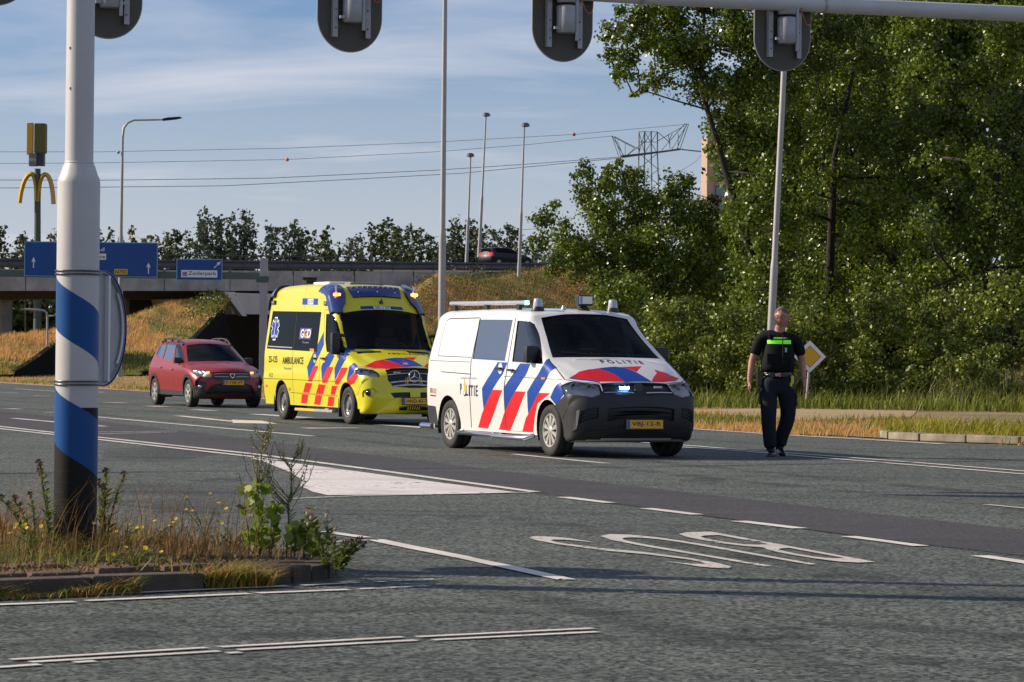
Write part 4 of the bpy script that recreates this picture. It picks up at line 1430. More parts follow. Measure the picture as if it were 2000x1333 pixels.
        wheel(root, axF, s * .845, s, r_t, .225, 'steel')
        wheel(root, axR, s * .845, s, r_t, .225, 'steel')
        ys = s * .98
        bm = bmesh.new()
        box(bm, (-3.2, ys * .97, .225), (1.15, .14, .05), bev=.01)
        bm_obj('side_step', bm, mat('yellow_step', (.6, .45, .05), .4), root)
        bm = bmesh.new()
        box(bm, (-2.15, ys * .97, .225), (.95, .14, .05), bev=.01)
        box(bm, (-2.2, ys * .8, .24), (.2, .3, .06))
        bm_obj('side_step', bm, M_rim, root)
        bm = bmesh.new()
        box(bm, (-5.15, s * .84, .36), (.03, .25, .42))
        bm_obj('mud_flap', bm, M_gap, root)
        bm = bmesh.new()
        box(bm, (-1.46, s * .84, .30), (.03, .25, .34))
        bm_obj('mud_flap', bm, M_gap, root)
    for t, (y0, w) in enumerate(((.93, .47), (.855, .49), (.78, .485), (.70, .46), (.63, .42))):
        raised(Bd, 'grille_bar', [(-w, y0 - .012), (0, y0 - .005), (w, y0 - .012), (w, y0 - .034), (0, y0 - .027), (-w, y0 - .034)], 'F', M_rim if t in (1, 3, 4) else M_plastic2, root, -.008)
    q = Bd.surf((0, .76), 'F')
    bm = bmesh.new()
    tube(bm, [(0, .105 * math.cos(t), .105 * math.sin(t)) for t in np.linspace(0, 2 * math.pi, 29)], .010, 8, cap=False)
    for a in (90, 210, 330):
        A = bm.verts.new((0.004, .10 * math.cos(R(a)), .10 * math.sin(R(a))))
        b1 = bm.verts.new((0.004, .018 * math.cos(R(a + 60)), .018 * math.sin(R(a + 60))))
        b2 = bm.verts.new((0.004, .018 * math.cos(R(a - 60)), .018 * math.sin(R(a - 60))))
        c1 = bm.verts.new((0.018, 0, 0))
        bm.faces.new((A, b1, c1)); bm.faces.new((A, c1, b2))
    o = bm_obj('grille_emblem', bm, M_chrome, root)
    o.location = q + Vector((.02, 0, .0))
    o = latheo('emblem_backing', [(0, .0), (.10, 0), (.10, -.03)], M_black, root, 28, 'x')
    o.location = q + Vector((.004, 0, 0))
    boxo('front_flash_lamp', Bd.surf((-.30, .86), 'F') + Vector((.0, 0, 0)), (.02, .13, .028), M_greylens, root, bev=.006)
    Bd.lettering('bonnet_lettering', 'AMBULANCE', 'F', .19, 1.64, .74, .075, M_ink, root, bold=.014, spacing=1.35, bow=.006)
    Bd.lettering('roof_number_front', '25-125', 'F', .03, 2.86, .30, .06, M_ink, root, bold=.01, off=.005)
    q = Bd.surf((0, .345), 'F')
    number_plate(root, q + Vector((.03, 0, .01)), R(-4), 'HND-43-T')
    for t in range(12):
        raised(Bd, 'mesh_square', [(-.27 + t * .045, .29), (-.25 + t * .045, .29), (-.25 + t * .045, .265), (-.27 + t * .045, .265)], 'F', M_yellow, root, -.004)
        raised(Bd, 'mesh_square', [(-.247 + t * .045, .26), (-.227 + t * .045, .26), (-.227 + t * .045, .238), (-.247 + t * .045, .238)], 'F', M_yellow, root, -.004)
    for t in range(9):
        q = Bd.surf((-.42 + t * .105, 3.385), 'F')
        boxo('led_module', q + Bd.normal_at(q) * .032, (.05, .05, .02), M_greytext, root)
    for y in (-.36, .02, .38):
        q = Bd.surf((y, 3.24), 'F')
        latheo('bar_screw', [(0, .012), (.012, .01), (.014, 0)], M_chrome, root, 8, 'x', q + Bd.normal_at(q) * .028)
    q = Bd.surf((.04, 2.985), 'F')
    ae = latheo('roof_aerial', [(0, .09), (.02, .08), (.045, .02), (.05, 0), (0, -.02)], M_black, root, 12, 'z')
    ae.location = q + Vector((0, 0, -.02))
    tubeo('aerial_rod', [(0, 0, .05), (-.02, 0, .72)], .004, M_gap, ae, 5)
    for s in (-1, 1):
        for x_, a_ in ((axF, (.435, r_t, .94, .6)), (axR, (.435, r_t, .965, .6))):
            bm = bmesh.new()
            wheel_well(bm, x_, s, *a_)
            bm_obj('wheel_housing', bm, M_gap, root)
    bm = bmesh.new()
    box(bm, (-3.0, 0, .36), (5.3, 1.3, .12))
    box(bm, (-2.85, 0, .33), (2.7, 1.8, .05))
    bm_obj('underbody', bm, M_gap, root)
    front_cabin(root, -1.62, 1.33, .82, -2.35, .8, -2.95, 2.3)
    # two of the crew behind the glass: jackets and heads
    boxo('roof_vent', (-3.5, -.35, 2.665), (.9, .5, .06), M_wlet, root, bev=.03)
    boxo('roof_box', (-2.95, .05, 2.66), (.5, .7, .04), M_greytext, root, bev=.02)
    bm = bmesh.new()
    box(bm, (-4.6, -.45, 2.72), (.2, .2, .08), bev=.02)
    tube(bm, [(-4.6, -.6, 2.78), (-4.6, -.3, 2.78)], .03, 8)
    bm_obj('roof_camera', bm, M_gap, root)
    tubeo('wiper', [(-1.22, .55, 1.47), (-1.25, .05, 1.45), (-1.30, -.30, 1.47)], .010, M_gap, root, 6)
    return root


make_ambulance()


# ---------------------------------------------------------------- red family car
def make_red_car():
    k = 'red'
    root = thing('parked_car', 'dark red family car with roof rails stopped behind the ambulance', 'car', (POSE[k][0], POSE[k][1], 0), (0, 0, POSE[k][2]))
    v, f = body_grid(PROF[k], WF[k], ZS[k], n=110, dome=DOME[k])
    Bd = Body(v, f)
    Bd.mat_index(M_carred)
    cut = Bd.cut
    r_t = .33
    axF, axR = -.83, -3.73
    for s in (-1, 1):
        cut('S', [(-1.31, 1.02), (-1.50, 1.12), (-2.3, 1.54), (-2.56, 1.54), (-2.22, 1.10), (-1.95, .95), (-2.02, .30), (-1.36, .30), (-1.31, .70)], part='door', side=s)
        cut('S', [(-2.56, 1.54), (-3.36, 1.55), (-3.22, 1.14), (-3.30, .75), (-3.16, .30), (-2.02, .30), (-1.95, .95), (-2.22, 1.10)], part='rear_door', side=s)
        cut('S', line_poly([(-3.22, 1.14), (-3.30, .80), (-3.14, .35)], .012), M_gap, side=s)
        cut('S', line_poly([(-2.22, 1.10), (-1.95, .95), (-2.02, .33)], .012), M_gap, side=s)
        cut('S', line_poly([(-1.30, 1.02), (-1.31, .70)], .012), M_gap, side=s)
        cut('S', [(-4.7, .42), (-4.0, .40), (-1.3, .37), (-.3, .40), (-.1, .2), (-4.7, .2)], M_plastic2, part='sill_cladding', side=s)
        cut('S', circ(axF, r_t, .455, 32), M_plastic2, part='arch_cladding', depth=-.012, side=s)
        cut('S', circ(axR, r_t, .455, 32), M_plastic2, part='arch_cladding', depth=-.012, side=s)
        cut('S', circ(axF, r_t, .385, 32), part='hole', side=s)
        cut('S', circ(axR, r_t, .385, 32), part='hole', side=s)
        cut('S', [(-3.42, 1.50), (-3.36, 1.53), (-3.27, 1.14), (-3.55, 1.165), (-3.95, 1.25), (-3.85, 1.42), (-3.7, 1.50)], M_glassr, part='quarter_window', depth=.006, side=s)
        cut('S', [(-3.30, 1.53), (-2.60, 1.52), (-2.24, 1.10), (-3.17, 1.14)], M_glassr, part='rear_side_window', depth=.006, side=s)
        cut('S', [(-2.50, 1.505), (-2.27, 1.483), (-2.05, 1.40), (-1.55, 1.14), (-1.33, 1.03), (-2.14, 1.098)], M_glass2, part='front_window', depth=.006, side=s)
        cut('S', [(-4.6, 1.15), (-4.36, 1.15), (-4.30, .95), (-4.6, .88)], M_redlamp, part='tail_lamp', side=s)
    cut('F', [(-.53, 2.45), (0, 2.43), (.53, 2.45), (.61, 2.12), (.70, 1.70), (.4, 1.62), (0, 1.595), (-.4, 1.62), (-.70, 1.70), (-.61, 2.12)], M_glass, part='windscreen', depth=.006, flt=lambda c: c.z > 1.05)
    cut('F', [(-1, .62), (-.83, .60), (-.60, .40), (-.2, .31), (.2, .31), (.60, .40), (.83, .60), (1, .62), (1, -.2), (-1, -.2)], M_plastic2, part='skid_panel', flt=lambda c: c.x > -.9 and c.z < .5)
    cut('F', [(-.60, .36), (-.48, .475), (.48, .475), (.60, .36), (.2, .29), (-.2, .29)], M_grille, part='lower_grille', depth=.03)
    cut('F', [(-.445, .76), (0, .70), (.445, .76), (.47, .62), (.35, .53), (0, .50), (-.35, .53), (-.47, .62)], M_black, part='grille', depth=.012)
    for s in (-1, 1):
        fl = lambda c: c.x > -.9
        cut('F', [(p[0] * -s, p[1]) for p in [(-0.80, 1.06), (-0.696, 0.953), (-0.47, 0.776), (-0.47, 0.641), (-0.634, 0.677), (-0.784, 0.764), (-0.825, 0.906)]], M_lens, part='headlight', flt=fl)
        cut('F', [(p[0] * -s, p[1]) for p in [(-0.82, 0.71), (-0.60, 0.56), (-0.61, 0.50), (-0.70, 0.44), (-0.80, 0.54)]], M_plastic, part='fog_lamp_panel', depth=.012, flt=fl)
        cut('F', [(p[0] * -s, p[1]) for p in line_poly([(-.80, 1.09), (-.68, .97), (-.46, .80), (0, .76)], .010)], M_gap)
    objs = Bd.finish(root, M_seal)
    headlamp(Bd, root, objs, 'headlight', None, depth=.05)
    cvs = objs['headlight']
    for i, s in enumerate((-1, 1)):
        q = Bd.surf((s * .74, .87), 'F')
        b = latheo('reflector_bowl', [(.0, -.03), (.03, -.025), (.052, 0), (.05, -.012)], M_chrome, root, 16, 'x')
        b.location = q + Vector((-.03, 0, 0))
        if s < 0:
            raised(Bd, 'daytime_light', line_poly([(s * .80, 1.02), (s * .71, .92), (s * .69, .84)], .03), 'F', M_drl, root, .006)
            raised(Bd, 'daytime_light', line_poly([(s * .64, .90), (s * .585, .78), (s * .66, .715)], .018), 'F', M_drl, root, .006)
        q = Bd.surf((s * .54, .80), 'F')
        boxo('indicator', q + Vector((.0, 0, 0)), (.02, .075, .035), M_amber_small, root, bev=.008)
        q = Bd.surf((s * .72, .53), 'F')
        b = latheo('fog_lamp', [(0, .012), (.03, .010), (.04, 0), (.045, -.02)], M_refl, root, 14, 'x')
        b.location = q
        for t in (0, 1):
            raised(Bd, 'grille_bar', [(s * .09, .675 - t * .075), (s * .42, .71 - t * .07), (s * .42, .698 - t * .07), (s * .09, .663 - t * .075)], 'F', M_rim, root, .004)
        # roof rail
        bm = bmesh.new()
        path = []
        for x in np.linspace(-2.15, -3.95, 15):
            zz = Bd.surf((x, s * .60), 'T').z
            lift = .065 * smooth01(-2.15, -2.5, x) * smooth01(-3.98, -3.7, x)
            path.append((x, s * .60, zz + lift + .012))
        tube(bm, path, .022, 8)
        for x in (-2.55, -3.1, -3.7):
            zz = Bd.surf((x, s * .60), 'T').z
            box(bm, (x, s * .60, zz + .03), (.12, .035, .08), bev=.01)
        bm_obj('roof_rail', bm, M_plastic2, root, smooth=True, auto=50)
        mirror_unit(root, -1.62, .72, 1.10, s, .20, .15)
        for x, z in ((-3.08, .925), (-2.10, .885)):
            q = Bd.surf((x, z), 'S', s)
            boxo('door_handle', q + Bd.normal_at(q) * .022, (.15, .035, .03), M_chrome, root, bev=.01)
        q = Bd.surf((-1.17, .87), 'S', s)
        boxo('side_repeater', q + Bd.normal_at(q) * .004, (.08, .015, .03), M_refl, root, bev=.006)
        wheel(root, axF, s * .755, s, r_t, .205, 'alloy')
        wheel(root, axR, s * .755, s, r_t, .205, 'alloy')
    q = Bd.surf((0, .62), 'F')
    prismo('badge', [(q.y - .07, q.z + .05), (q.y + .07, q.z + .05), (q.y + .045, q.z - .02), (q.y + .015, q.z - .06), (q.y - .015, q.z - .06), (q.y - .045, q.z - .02)], q.x - .01, q.x + .02, M_chrome, root, axis='x', bev=.004)
    prismo('badge_centre', [(q.y - .05, q.z + .035), (q.y + .05, q.z + .035), (q.y + .03, q.z - .015), (q.y, q.z - .04), (q.y - .03, q.z - .015)], q.x - .01, q.x + .024, M_gap, root, axis='x')
    q = Bd.surf((0.01, .445), 'F')
    number_plate(root, q + Vector((.03, 0, .03)), R(-3), 'P-738-VT')
    for s in (-1, 1):
        for x_, a_ in ((axF, (.39, r_t, .84, .5)), (axR, (.39, r_t, .86, .5))):
            bm = bmesh.new()
            wheel_well(bm, x_, s, *a_)
            bm_obj('wheel_housing', bm, M_gap, root)
    bm = bmesh.new()
    box(bm, (-2.3, 0, .28), (4.0, 1.15, .10))
    box(bm, (-2.25, 0, .27), (2.0, 1.6, .05))
    bm_obj('underbody', bm, M_gap, root)
    front_cabin(root, -1.75, 1.03, .66, -2.35, .5, -3.0, 1.2)
    return root


make_red_car()


# ---------------------------------------------------------------- ground, road and markings
def nodes_of(m):
    return m.node_tree, m.node_tree.nodes, m.node_tree.links


def asphalt_mat(name, ca, cb, speck, bumpd=.006, warm=0.0):
    m = bpy.data.materials.new(name)
    m.use_nodes = True
    t, n, l = nodes_of(m)
    b = n['Principled BSDF']
    b.inputs['Roughness'].default_value = .82
    b.inputs['Specular IOR Level'].default_value = .35
    tc_ = n.new('ShaderNodeTexCoord')

    def noise(scale, det, rough=.6, vec=None, dist=0):
        q = n.new('ShaderNodeTexNoise')
        q.inputs['Scale'].default_value = scale; q.inputs['Detail'].default_value = det; q.inputs['Roughness'].default_value = rough
        q.inputs['Distortion'].default_value = dist
        l.new(vec or tc_.outputs['Object'], q.inputs['Vector'])
        return q
    big = noise(.22, 5, .6)
    st = n.new('ShaderNodeMapping'); st.inputs['Rotation'].default_value = (0, 0, R(66)); st.inputs['Scale'].default_value = (.10, 1.6, 1)
    l.new(tc_.outputs['Object'], st.inputs[0])
    streak = noise(1.0, 4, .55, st.outputs[0])
    mid = noise(9, 4, .6)
    ramp = n.new('ShaderNodeValToRGB')
    ramp.color_ramp.elements[0].position = .36; ramp.color_ramp.elements[0].color = (*ca, 1)
    ramp.color_ramp.elements[1].position = .64; ramp.color_ramp.elements[1].color = (*cb, 1)
    a1 = n.new('ShaderNodeMath'); a1.operation = 'MULTIPLY_ADD'; a1.inputs[1].default_value = .38
    a2 = n.new('ShaderNodeMath'); a2.operation = 'MULTIPLY_ADD'; a2.inputs[1].default_value = .45
    a3 = n.new('ShaderNodeMath'); a3.operation = 'MULTIPLY'; a3.inputs[1].default_value = .2
    l.new(mid.outputs[0], a3.inputs[0])
    l.new(streak.outputs[0], a2.inputs[0]); l.new(a3.outputs[0], a2.inputs[2])
    l.new(big.outputs[0], a1.inputs[0]); l.new(a2.outputs[0], a1.inputs[2])
    l.new(a1.outputs[0], ramp.inputs[0])
    vor = n.new('ShaderNodeTexVoronoi'); vor.inputs['Scale'].default_value = 42
    l.new(tc_.outputs['Object'], vor.inputs['Vector'])
    sp = n.new('ShaderNodeValToRGB')
    sp.color_ramp.elements[0].position = .25; sp.color_ramp.elements[0].color = (speck[0],) * 3 + (1,)
    sp.color_ramp.elements[1].position = .85; sp.color_ramp.elements[1].color = (speck[1],) * 3 + (1,)
    l.new(vor.outputs['Color'], sp.inputs[0])
    mu = n.new('ShaderNodeMix'); mu.data_type = 'RGBA'; mu.blend_type = 'MULTIPLY'; mu.inputs['Factor'].default_value = 1
    l.new(ramp.outputs[0], mu.inputs['A']); l.new(sp.outputs[0], mu.inputs['B'])
    l.new(mu.outputs['Result'], b.inputs['Base Color'])
    bp = n.new('ShaderNodeBump'); bp.inputs['Strength'].default_value = .9; bp.inputs['Distance'].default_value = bumpd
    fine = noise(45, 4, .7)
    l.new(fine.outputs[0], bp.inputs['Height'])
    l.new(bp.outputs[0], b.inputs['Normal'])
    return m


M_asph = asphalt_mat('asphalt', (.046, .055, .049), (.108, .122, .106), (.18, 1.9))
M_asph2 = asphalt_mat('new_asphalt', (.034, .033, .035), (.062, .060, .061), (.6, 1.4), .004)


def paint_mat(name, col, wear, scale=14):
    m = bpy.data.materials.new(name)
    m.use_nodes = True
    t, n, l = nodes_of(m)
    b = n['Principled BSDF']
    b.inputs['Base Color'].default_value = (*col, 1)
    b.inputs['Roughness'].default_value = .7
    o = n['Material Output']
    tr = n.new('ShaderNodeBsdfTransparent')
    mx = n.new('ShaderNodeMixShader')
    tc_ = n.new('ShaderNodeTexCoord')
    a = n.new('ShaderNodeTexNoise'); a.inputs['Scale'].default_value = scale; a.inputs['Detail'].default_value = 8; a.inputs['Roughness'].default_value = .75
    c = n.new('ShaderNodeTexNoise'); c.inputs['Scale'].default_value = 1.2; c.inputs['Detail'].default_value = 3
    l.new(tc_.outputs['Object'], a.inputs['Vector']); l.new(tc_.outputs['Object'], c.inputs['Vector'])
    s = n.new('ShaderNodeMath'); s.operation = 'MULTIPLY_ADD'; s.inputs[1].default_value = .6
    l.new(c.outputs[0], s.inputs[0]); l.new(a.outputs[0], s.inputs[2])
    r = n.new('ShaderNodeValToRGB')
    r.color_ramp.elements[0].position = wear - .03; r.color_ramp.elements[0].color = (1, 1, 1, 1)
    r.color_ramp.elements[1].position = wear + .03; r.color_ramp.elements[1].color = (0, 0, 0, 1)
    l.new(s.outputs[0], r.inputs[0])
    l.new(r.outputs[0], mx.inputs[0]); l.new(tr.outputs[0], mx.inputs[1]); l.new(b.outputs[0], mx.inputs[2])
    l.new(mx.outputs[0], o.inputs[0])
    dirt = n.new('ShaderNodeValToRGB')
    dirt.color_ramp.elements[0].position = .3; dirt.color_ramp.elements[0].color = tuple(v * .72 for v in col) + (1,)
    dirt.color_ramp.elements[1].position = .6; dirt.color_ramp.elements[1].color = (*col, 1)
    l.new(c.outputs[0], dirt.inputs[0]); l.new(dirt.outputs[0], b.inputs['Base Color'])
    return m


M_line = paint_mat('road_paint', (.66, .62, .57), .98)
M_worn = paint_mat('worn_road_paint', (.60, .57, .52), .86, 18)
M_gore = paint_mat('gore_paint', (.70, .65, .62), .925, 10)
M_soil = mat('ground_soil', (.14, .115, .05), .9, noise=(.35, .8, (.30, .21, .09)), bump=(6, .5, .05))
M_sand = mat('sandy_ground', (.36, .25, .13), .95, noise=(1.5, .5, (.26, .2, .09)), bump=(12, .4, .02))


def sheet(name, pts, z, m, tri=True):
    bm = bmesh.new()
    vs = [bm.verts.new((p[0], p[1], z)) for p in pts]
    f = bm.faces.new(vs)
    if f.normal.z < 0:
        f.normal_flip()
    bmesh.ops.triangulate(bm, faces=[f])
    bmesh.ops.recalc_face_normals(bm, faces=bm.faces)
    for q in bm.faces:
        if q.normal.z < 0:
            q.normal_flip()
    return struct(bm_obj(name, bm, m))


sheet('ground', [(-2500, -60), (2500, -60), (2500, 3000), (-2500, 3000)], -.03, M_soil)
ROAD = [(-48, 200), (-34.5, 160), (-20.4, 120), (-12.1, 99.6), (-4.3, 77.2), (3.1, 56.5), (5.4, 51.4), (6.6, 48.6), (8.2, 47.0), (11, 45.6), (18, 44.2), (60, 42), (60, -40), (-100, -40), (-100, 200)]
sheet('road', ROAD, 0.0, M_asph)
_up = [(-60, 796), (0, 803), (200, 824), (480, 857), (700, 886), (1000, 923), (1300, 958), (1700, 1003), (2060, 1043)]
_lo = [(2060, 1094), (1700, 1052), (1400, 1012), (1045, 962), (700, 916), (480, 889), (190, 855), (0, 834), (-60, 828)]
sheet('road_new_lane', [G(*p) for p in _up + _lo], .004, M_asph2)
ROAD_FAR_EDGE = [(-34.5, 160), (-20.4, 120), (-12.1, 99.6), (-4.3, 77.2), (3.1, 56.5), (5.4, 51.4)]


def stripe(p0, p1, w=.12, m=None, name='lane_marking', z=.008, taper=1.0):
    a, b = G(*p0), G(*p1)
    d = (b - a); d.z = 0
    n = Vector((-d.y, d.x, 0)).normalized()
    # irregular edges, a few pieces long
    k = max(2, min(10, int(d.length / .8)))
    L, Rr = [], []
    for i in range(k + 1):
        q = a + d * i / k
        ww = w * (1 + (taper - 1) * i / k) / 2
        L.append(q + n * ww * random.uniform(.9, 1.1)); Rr.append(q - n * ww * random.uniform(.9, 1.1))
    return sheet(name, L + Rr[::-1], z, m or M_line)


def polyline_mark(pts, w=.12, m=None, name='lane_marking', z=.008):
    P = [G(*p) for p in pts]
    L, Rr = [], []
    for i in range(len(P)):
        a, b = P[max(i - 1, 0)], P[min(i + 1, len(P) - 1)]
        d = b - a; n = Vector((-d.y, d.x, 0)).normalized()
        L.append(P[i] + n * w / 2); Rr.append(P[i] - n * w / 2)
    return sheet(name, L + Rr[::-1], z, m or M_line)


polyline_mark([(-60, 744), (0, 748), (130, 755.5), (290, 765.5), (500, 779), (860, 803), (1100, 820), (1340, 838), (1540, 851), (1700, 860), (1843, 868.5)], .16, name='edge_line')
for a, b, w in [((30, 760), (185, 770), .14), ((2, 768), (35, 768.5), .3), ((66, 774), (98, 774.5), .3), ((210, 787), (245, 788), .32), ((290, 794), (325, 795.5), .32),
                ((378, 801), (416, 803), .32), ((16, 799), (37, 800), .3), ((92, 806), (107, 806.5), .3), ((189, 766.5), (196, 767), .3)]:
    stripe(a, b, w)
stripe((26, 818), (206, 834), .16)
stripe((185, 815), (612, 853), .15)
stripe((500, 810), (601, 817), .35)
stripe((740, 830), (855, 838), .35)
stripe((594, 837.5), (699, 837), .5, taper=.6)
stripe((189, 845), (345, 843), .12, M_worn)
stripe((189, 848.5), (345, 845.5), .12, M_worn)
# turn arrow
stripe((347, 813), (458, 824.5), .22, name='road_arrow')
sheet('road_arrow_head', [G(452, 821), G(512, 823), G(542, 829), G(455, 827.5)], .009, M_line)
# double line and white gore
polyline_mark([(-60, 826), (0, 834), (105, 846), (190, 855), (500, 888.5), (760, 923), (1045, 962.5)], .13, name='double_line')
polyline_mark([(-60, 830.5), (0, 838.5), (105, 850), (190, 859.5), (500, 894), (540, 900)], .13, name='double_line', z=.0085)
sheet('gore_marking', [G(*p) for p in [(488, 895), (640, 914.5), (850, 943), (1010, 963.5), (900, 966.5), (760, 968), (640, 969), (610, 962), (585, 950), (590, 938), (560, 921), (520, 905)]], .0075, M_gore)
polyline_mark([(560, 976), (700, 970), (860, 967), (1040, 963)], .07, M_worn)
for a, b in [((1100, 972.5), (1192, 984)), ((1262, 994.5), (1362, 1007)), ((1443, 1019.5), (1563, 1034)), ((1657, 1049.5), (1800, 1068.5)), ((1914, 1087.5), (2080, 1112))]:
    stripe(a, b, .14)
stripe((1003, 888.5), (1185, 906.5), .12)
polyline_mark([(1170, 860), (1340, 871), (1460, 880.5), (1609, 891), (1800, 905.5), (2080, 928)], .11)
polyline_mark([(1330, 874), (1460, 883), (1576, 893), (1800, 911), (2080, 934)], .11)
stripe((1925, 987), (2010, 995), .08, M_worn)
stripe((632, 1040), (715, 1052), .11)
polyline_mark([(590, 1063), (735, 1056)], .07, M_worn)
stripe((730, 1056), (905, 1091), .13)
stripe((905, 1091), (1108, 1134.5), .12)
polyline_mark([(-60, 1177), (0, 1172), (390, 1154.5), (560, 1147)], .075, M_line)
stripe((590, 1146), (700, 1140.5), .06, M_worn); stripe((735, 1139), (860, 1133), .06, M_worn)
stripe((-60, 1186), (145, 1178), .08, M_line); stripe((168, 1176), (485, 1162), .08, M_line); stripe((503, 1161), (680, 1154), .07, M_line); stripe((700, 1153), (835, 1147), .06, M_worn)
for a, b in [((20, 1291.5), (403, 1268)), ((58, 1296.5), (429, 1275)), ((-40, 1309), (78, 1301)), ((429, 1267), (787, 1247)), ((465, 1272.5), (813, 1253.5)), ((813, 1247), (1157, 1230)), ((845, 1253), (1167, 1237)), ((443, 1279), (470, 1277.5)), ((145, 1297), (185, 1294.5))]:
    stripe(a, b, .055, M_line)
for a, b in [((1155, 1190), (1330, 1180)), ((1460, 1208), (1500, 1215)), ((1200, 1160), (1500, 1153))]:
    stripe(a, b, .07, paint_mat('ghost_paint', (.3, .29, .27), .72, 20))
# BUS lettering on the lane, read from the far side
vs, fs = text_mesh('BUS', 1.0, 0, 1.2, offset=-.004)
x0 = min(v.x for v in vs); x1 = max(v.x for v in vs); y0 = min(v.y for v in vs); y1 = max(v.y for v in vs)
BL, BR, TR, TL = [G(*p) for p in ((1385, 1040), (1000, 1051), (1390, 1114), (1715, 1101))]
P = []
for v in vs:
    u, t = (v.x - x0) / (x1 - x0), (v.y - y0) / (y1 - y0)
    q = (BL * (1 - u) + BR * u) * (1 - t) + (TL * (1 - u) + TR * u) * t
    P.append((q.x, q.y, .008))
o = struct(mesh_obj('road_lettering', P, fs, M_worn2 if 'M_worn2' in globals() else paint_mat('lettering_paint', (.58, .54, .49), .89, 16)))
# cracks, sealed joints and one painted shadow strip
M_crack_shadow = mat('crack_tar_shadow', (.018, .018, .018), .6)


def crack_or_shadow(p0, p1, w=.02, amp=.05, n=30):
    a, b = G(*p0), G(*p1)
    d = b - a; nn = Vector((-d.y, d.x, 0)).normalized()
    off = 0
    L, Rr = [], []
    for i in range(n + 1):
        off = off * .8 + random.uniform(-amp, amp)
        q = a + d * i / n + nn * off
        ww = w * random.uniform(.3, 1)
        L.append(q + nn * ww / 2); Rr.append(q - nn * ww / 2)
    vs_ = [(q.x, q.y, .006) for q in L + Rr]
    m_ = len(L)
    return struct(mesh_obj('road_crack_or_shadow', vs_, [(i, i + 1, m_ + i + 1, m_ + i) for i in range(m_ - 1)], M_crack_shadow))


crack_or_shadow((1380, 1304), (2010, 1290), .018, .02)
crack_or_shadow((1045, 965), (2010, 1092), .03, .012, 60)
crack_or_shadow((330, 797), (700, 826), .10, .05, 30)
crack_or_shadow((590, 1085), (905, 1088), .02, .03)
crack_or_shadow((1920, 946), (2010, 955), .03, .01, 8)  # dark strip laid on the road as the shadow of the mast arm's end
crack_or_shadow((20, 778), (330, 797), .08, .04)

# rubber laid down along the lanes, and old repair patches
def stain_mat(name, col, amt, sc):
    m = bpy.data.materials.new(name); m.use_nodes = True
    t, n, l = nodes_of(m)
    b = n['Principled BSDF']; b.inputs['Base Color'].default_value = (*col, 1); b.inputs['Roughness'].default_value = .8
    tr = n.new('ShaderNodeBsdfTransparent'); mx = n.new('ShaderNodeMixShader'); tc_ = n.new('ShaderNodeTexCoord')
    a = n.new('ShaderNodeTexNoise'); a.inputs['Scale'].default_value = sc; a.inputs['Detail'].default_value = 6
    l.new(tc_.outputs['Object'], a.inputs['Vector'])
    r = n.new('ShaderNodeMapRange'); r.inputs['From Min'].default_value = .35; r.inputs['From Max'].default_value = .7; r.inputs['To Max'].default_value = amt
    l.new(a.outputs[0], r.inputs['Value']); l.new(r.outputs[0], mx.inputs[0])
    l.new(tr.outputs[0], mx.inputs[1]); l.new(b.outputs[0], mx.inputs[2]); l.new(mx.outputs[0], n['Material Output'].inputs[0])
    return m


M_rubber = stain_mat('tyre_rubber_marks', (.022, .022, .022), .36, 1.3)
M_oil = stain_mat('oil_stain', (.015, .015, .015), .45, 3.5)
M_patch = stain_mat('repair_patch', (.040, .040, .042), .5, .6)
for pts in ([(-60, 778), (400, 811), (900, 862), (1300, 905), (2080, 978)], [(-60, 790), (380, 826), (800, 872), (1300, 925), (2080, 1004)], [(-60, 757), (300, 779), (860, 822), (1340, 858), (2080, 908)],
            [(-60, 1000), (600, 1090), (1100, 1180), (1700, 1330)], [(300, 1000), (1000, 1010), (2080, 1190)], [(-60, 1215), (700, 1190), (1400, 1200), (2080, 1250)], [(-60, 1262), (700, 1235), (1400, 1255), (2080, 1320)]):
    polyline_mark(pts, .34, M_rubber, 'tyre_track', .0055)
for c_, w_, h_ in (((1380, 940), 60, 7), ((1650, 1130), 90, 14), ((900, 1010), 50, 6), ((420, 940), 60, 7), ((1500, 1240), 120, 20), ((250, 1240), 100, 14)):
    sheet('oil_stain', [G(c_[0] + w_ * math.cos(a) * random.uniform(.6, 1), c_[1] + h_ * math.sin(a) * random.uniform(.6, 1)) for a in np.linspace(0, 6.1, 14)], .0052, M_oil)
sheet('repair_patch', [G(*p) for p in ((330, 868), (470, 884), (300, 905), (200, 893), (205, 880))], .0048, M_patch)
sheet('repair_patch', [G(*p) for p in ((230, 935), (480, 950), (430, 1010), (210, 985))], .0048, M_patch)

# far kerb on the right
M_kerb = mat('kerb_concrete', (.33, .29, .23), .9, noise=(2.5, .9, (.14, .12, .08)), bump=(25, .5, .01))
M_kerbd = mat('weathered_kerb', (.085, .065, .048), .95, noise=(6, .7, (.05, .045, .035)), bump=(18, .7, .02))
kerb = bpy.data.objects.new('far_kerb', None); C.objects.link(kerb); kerb['kind'] = 'structure'


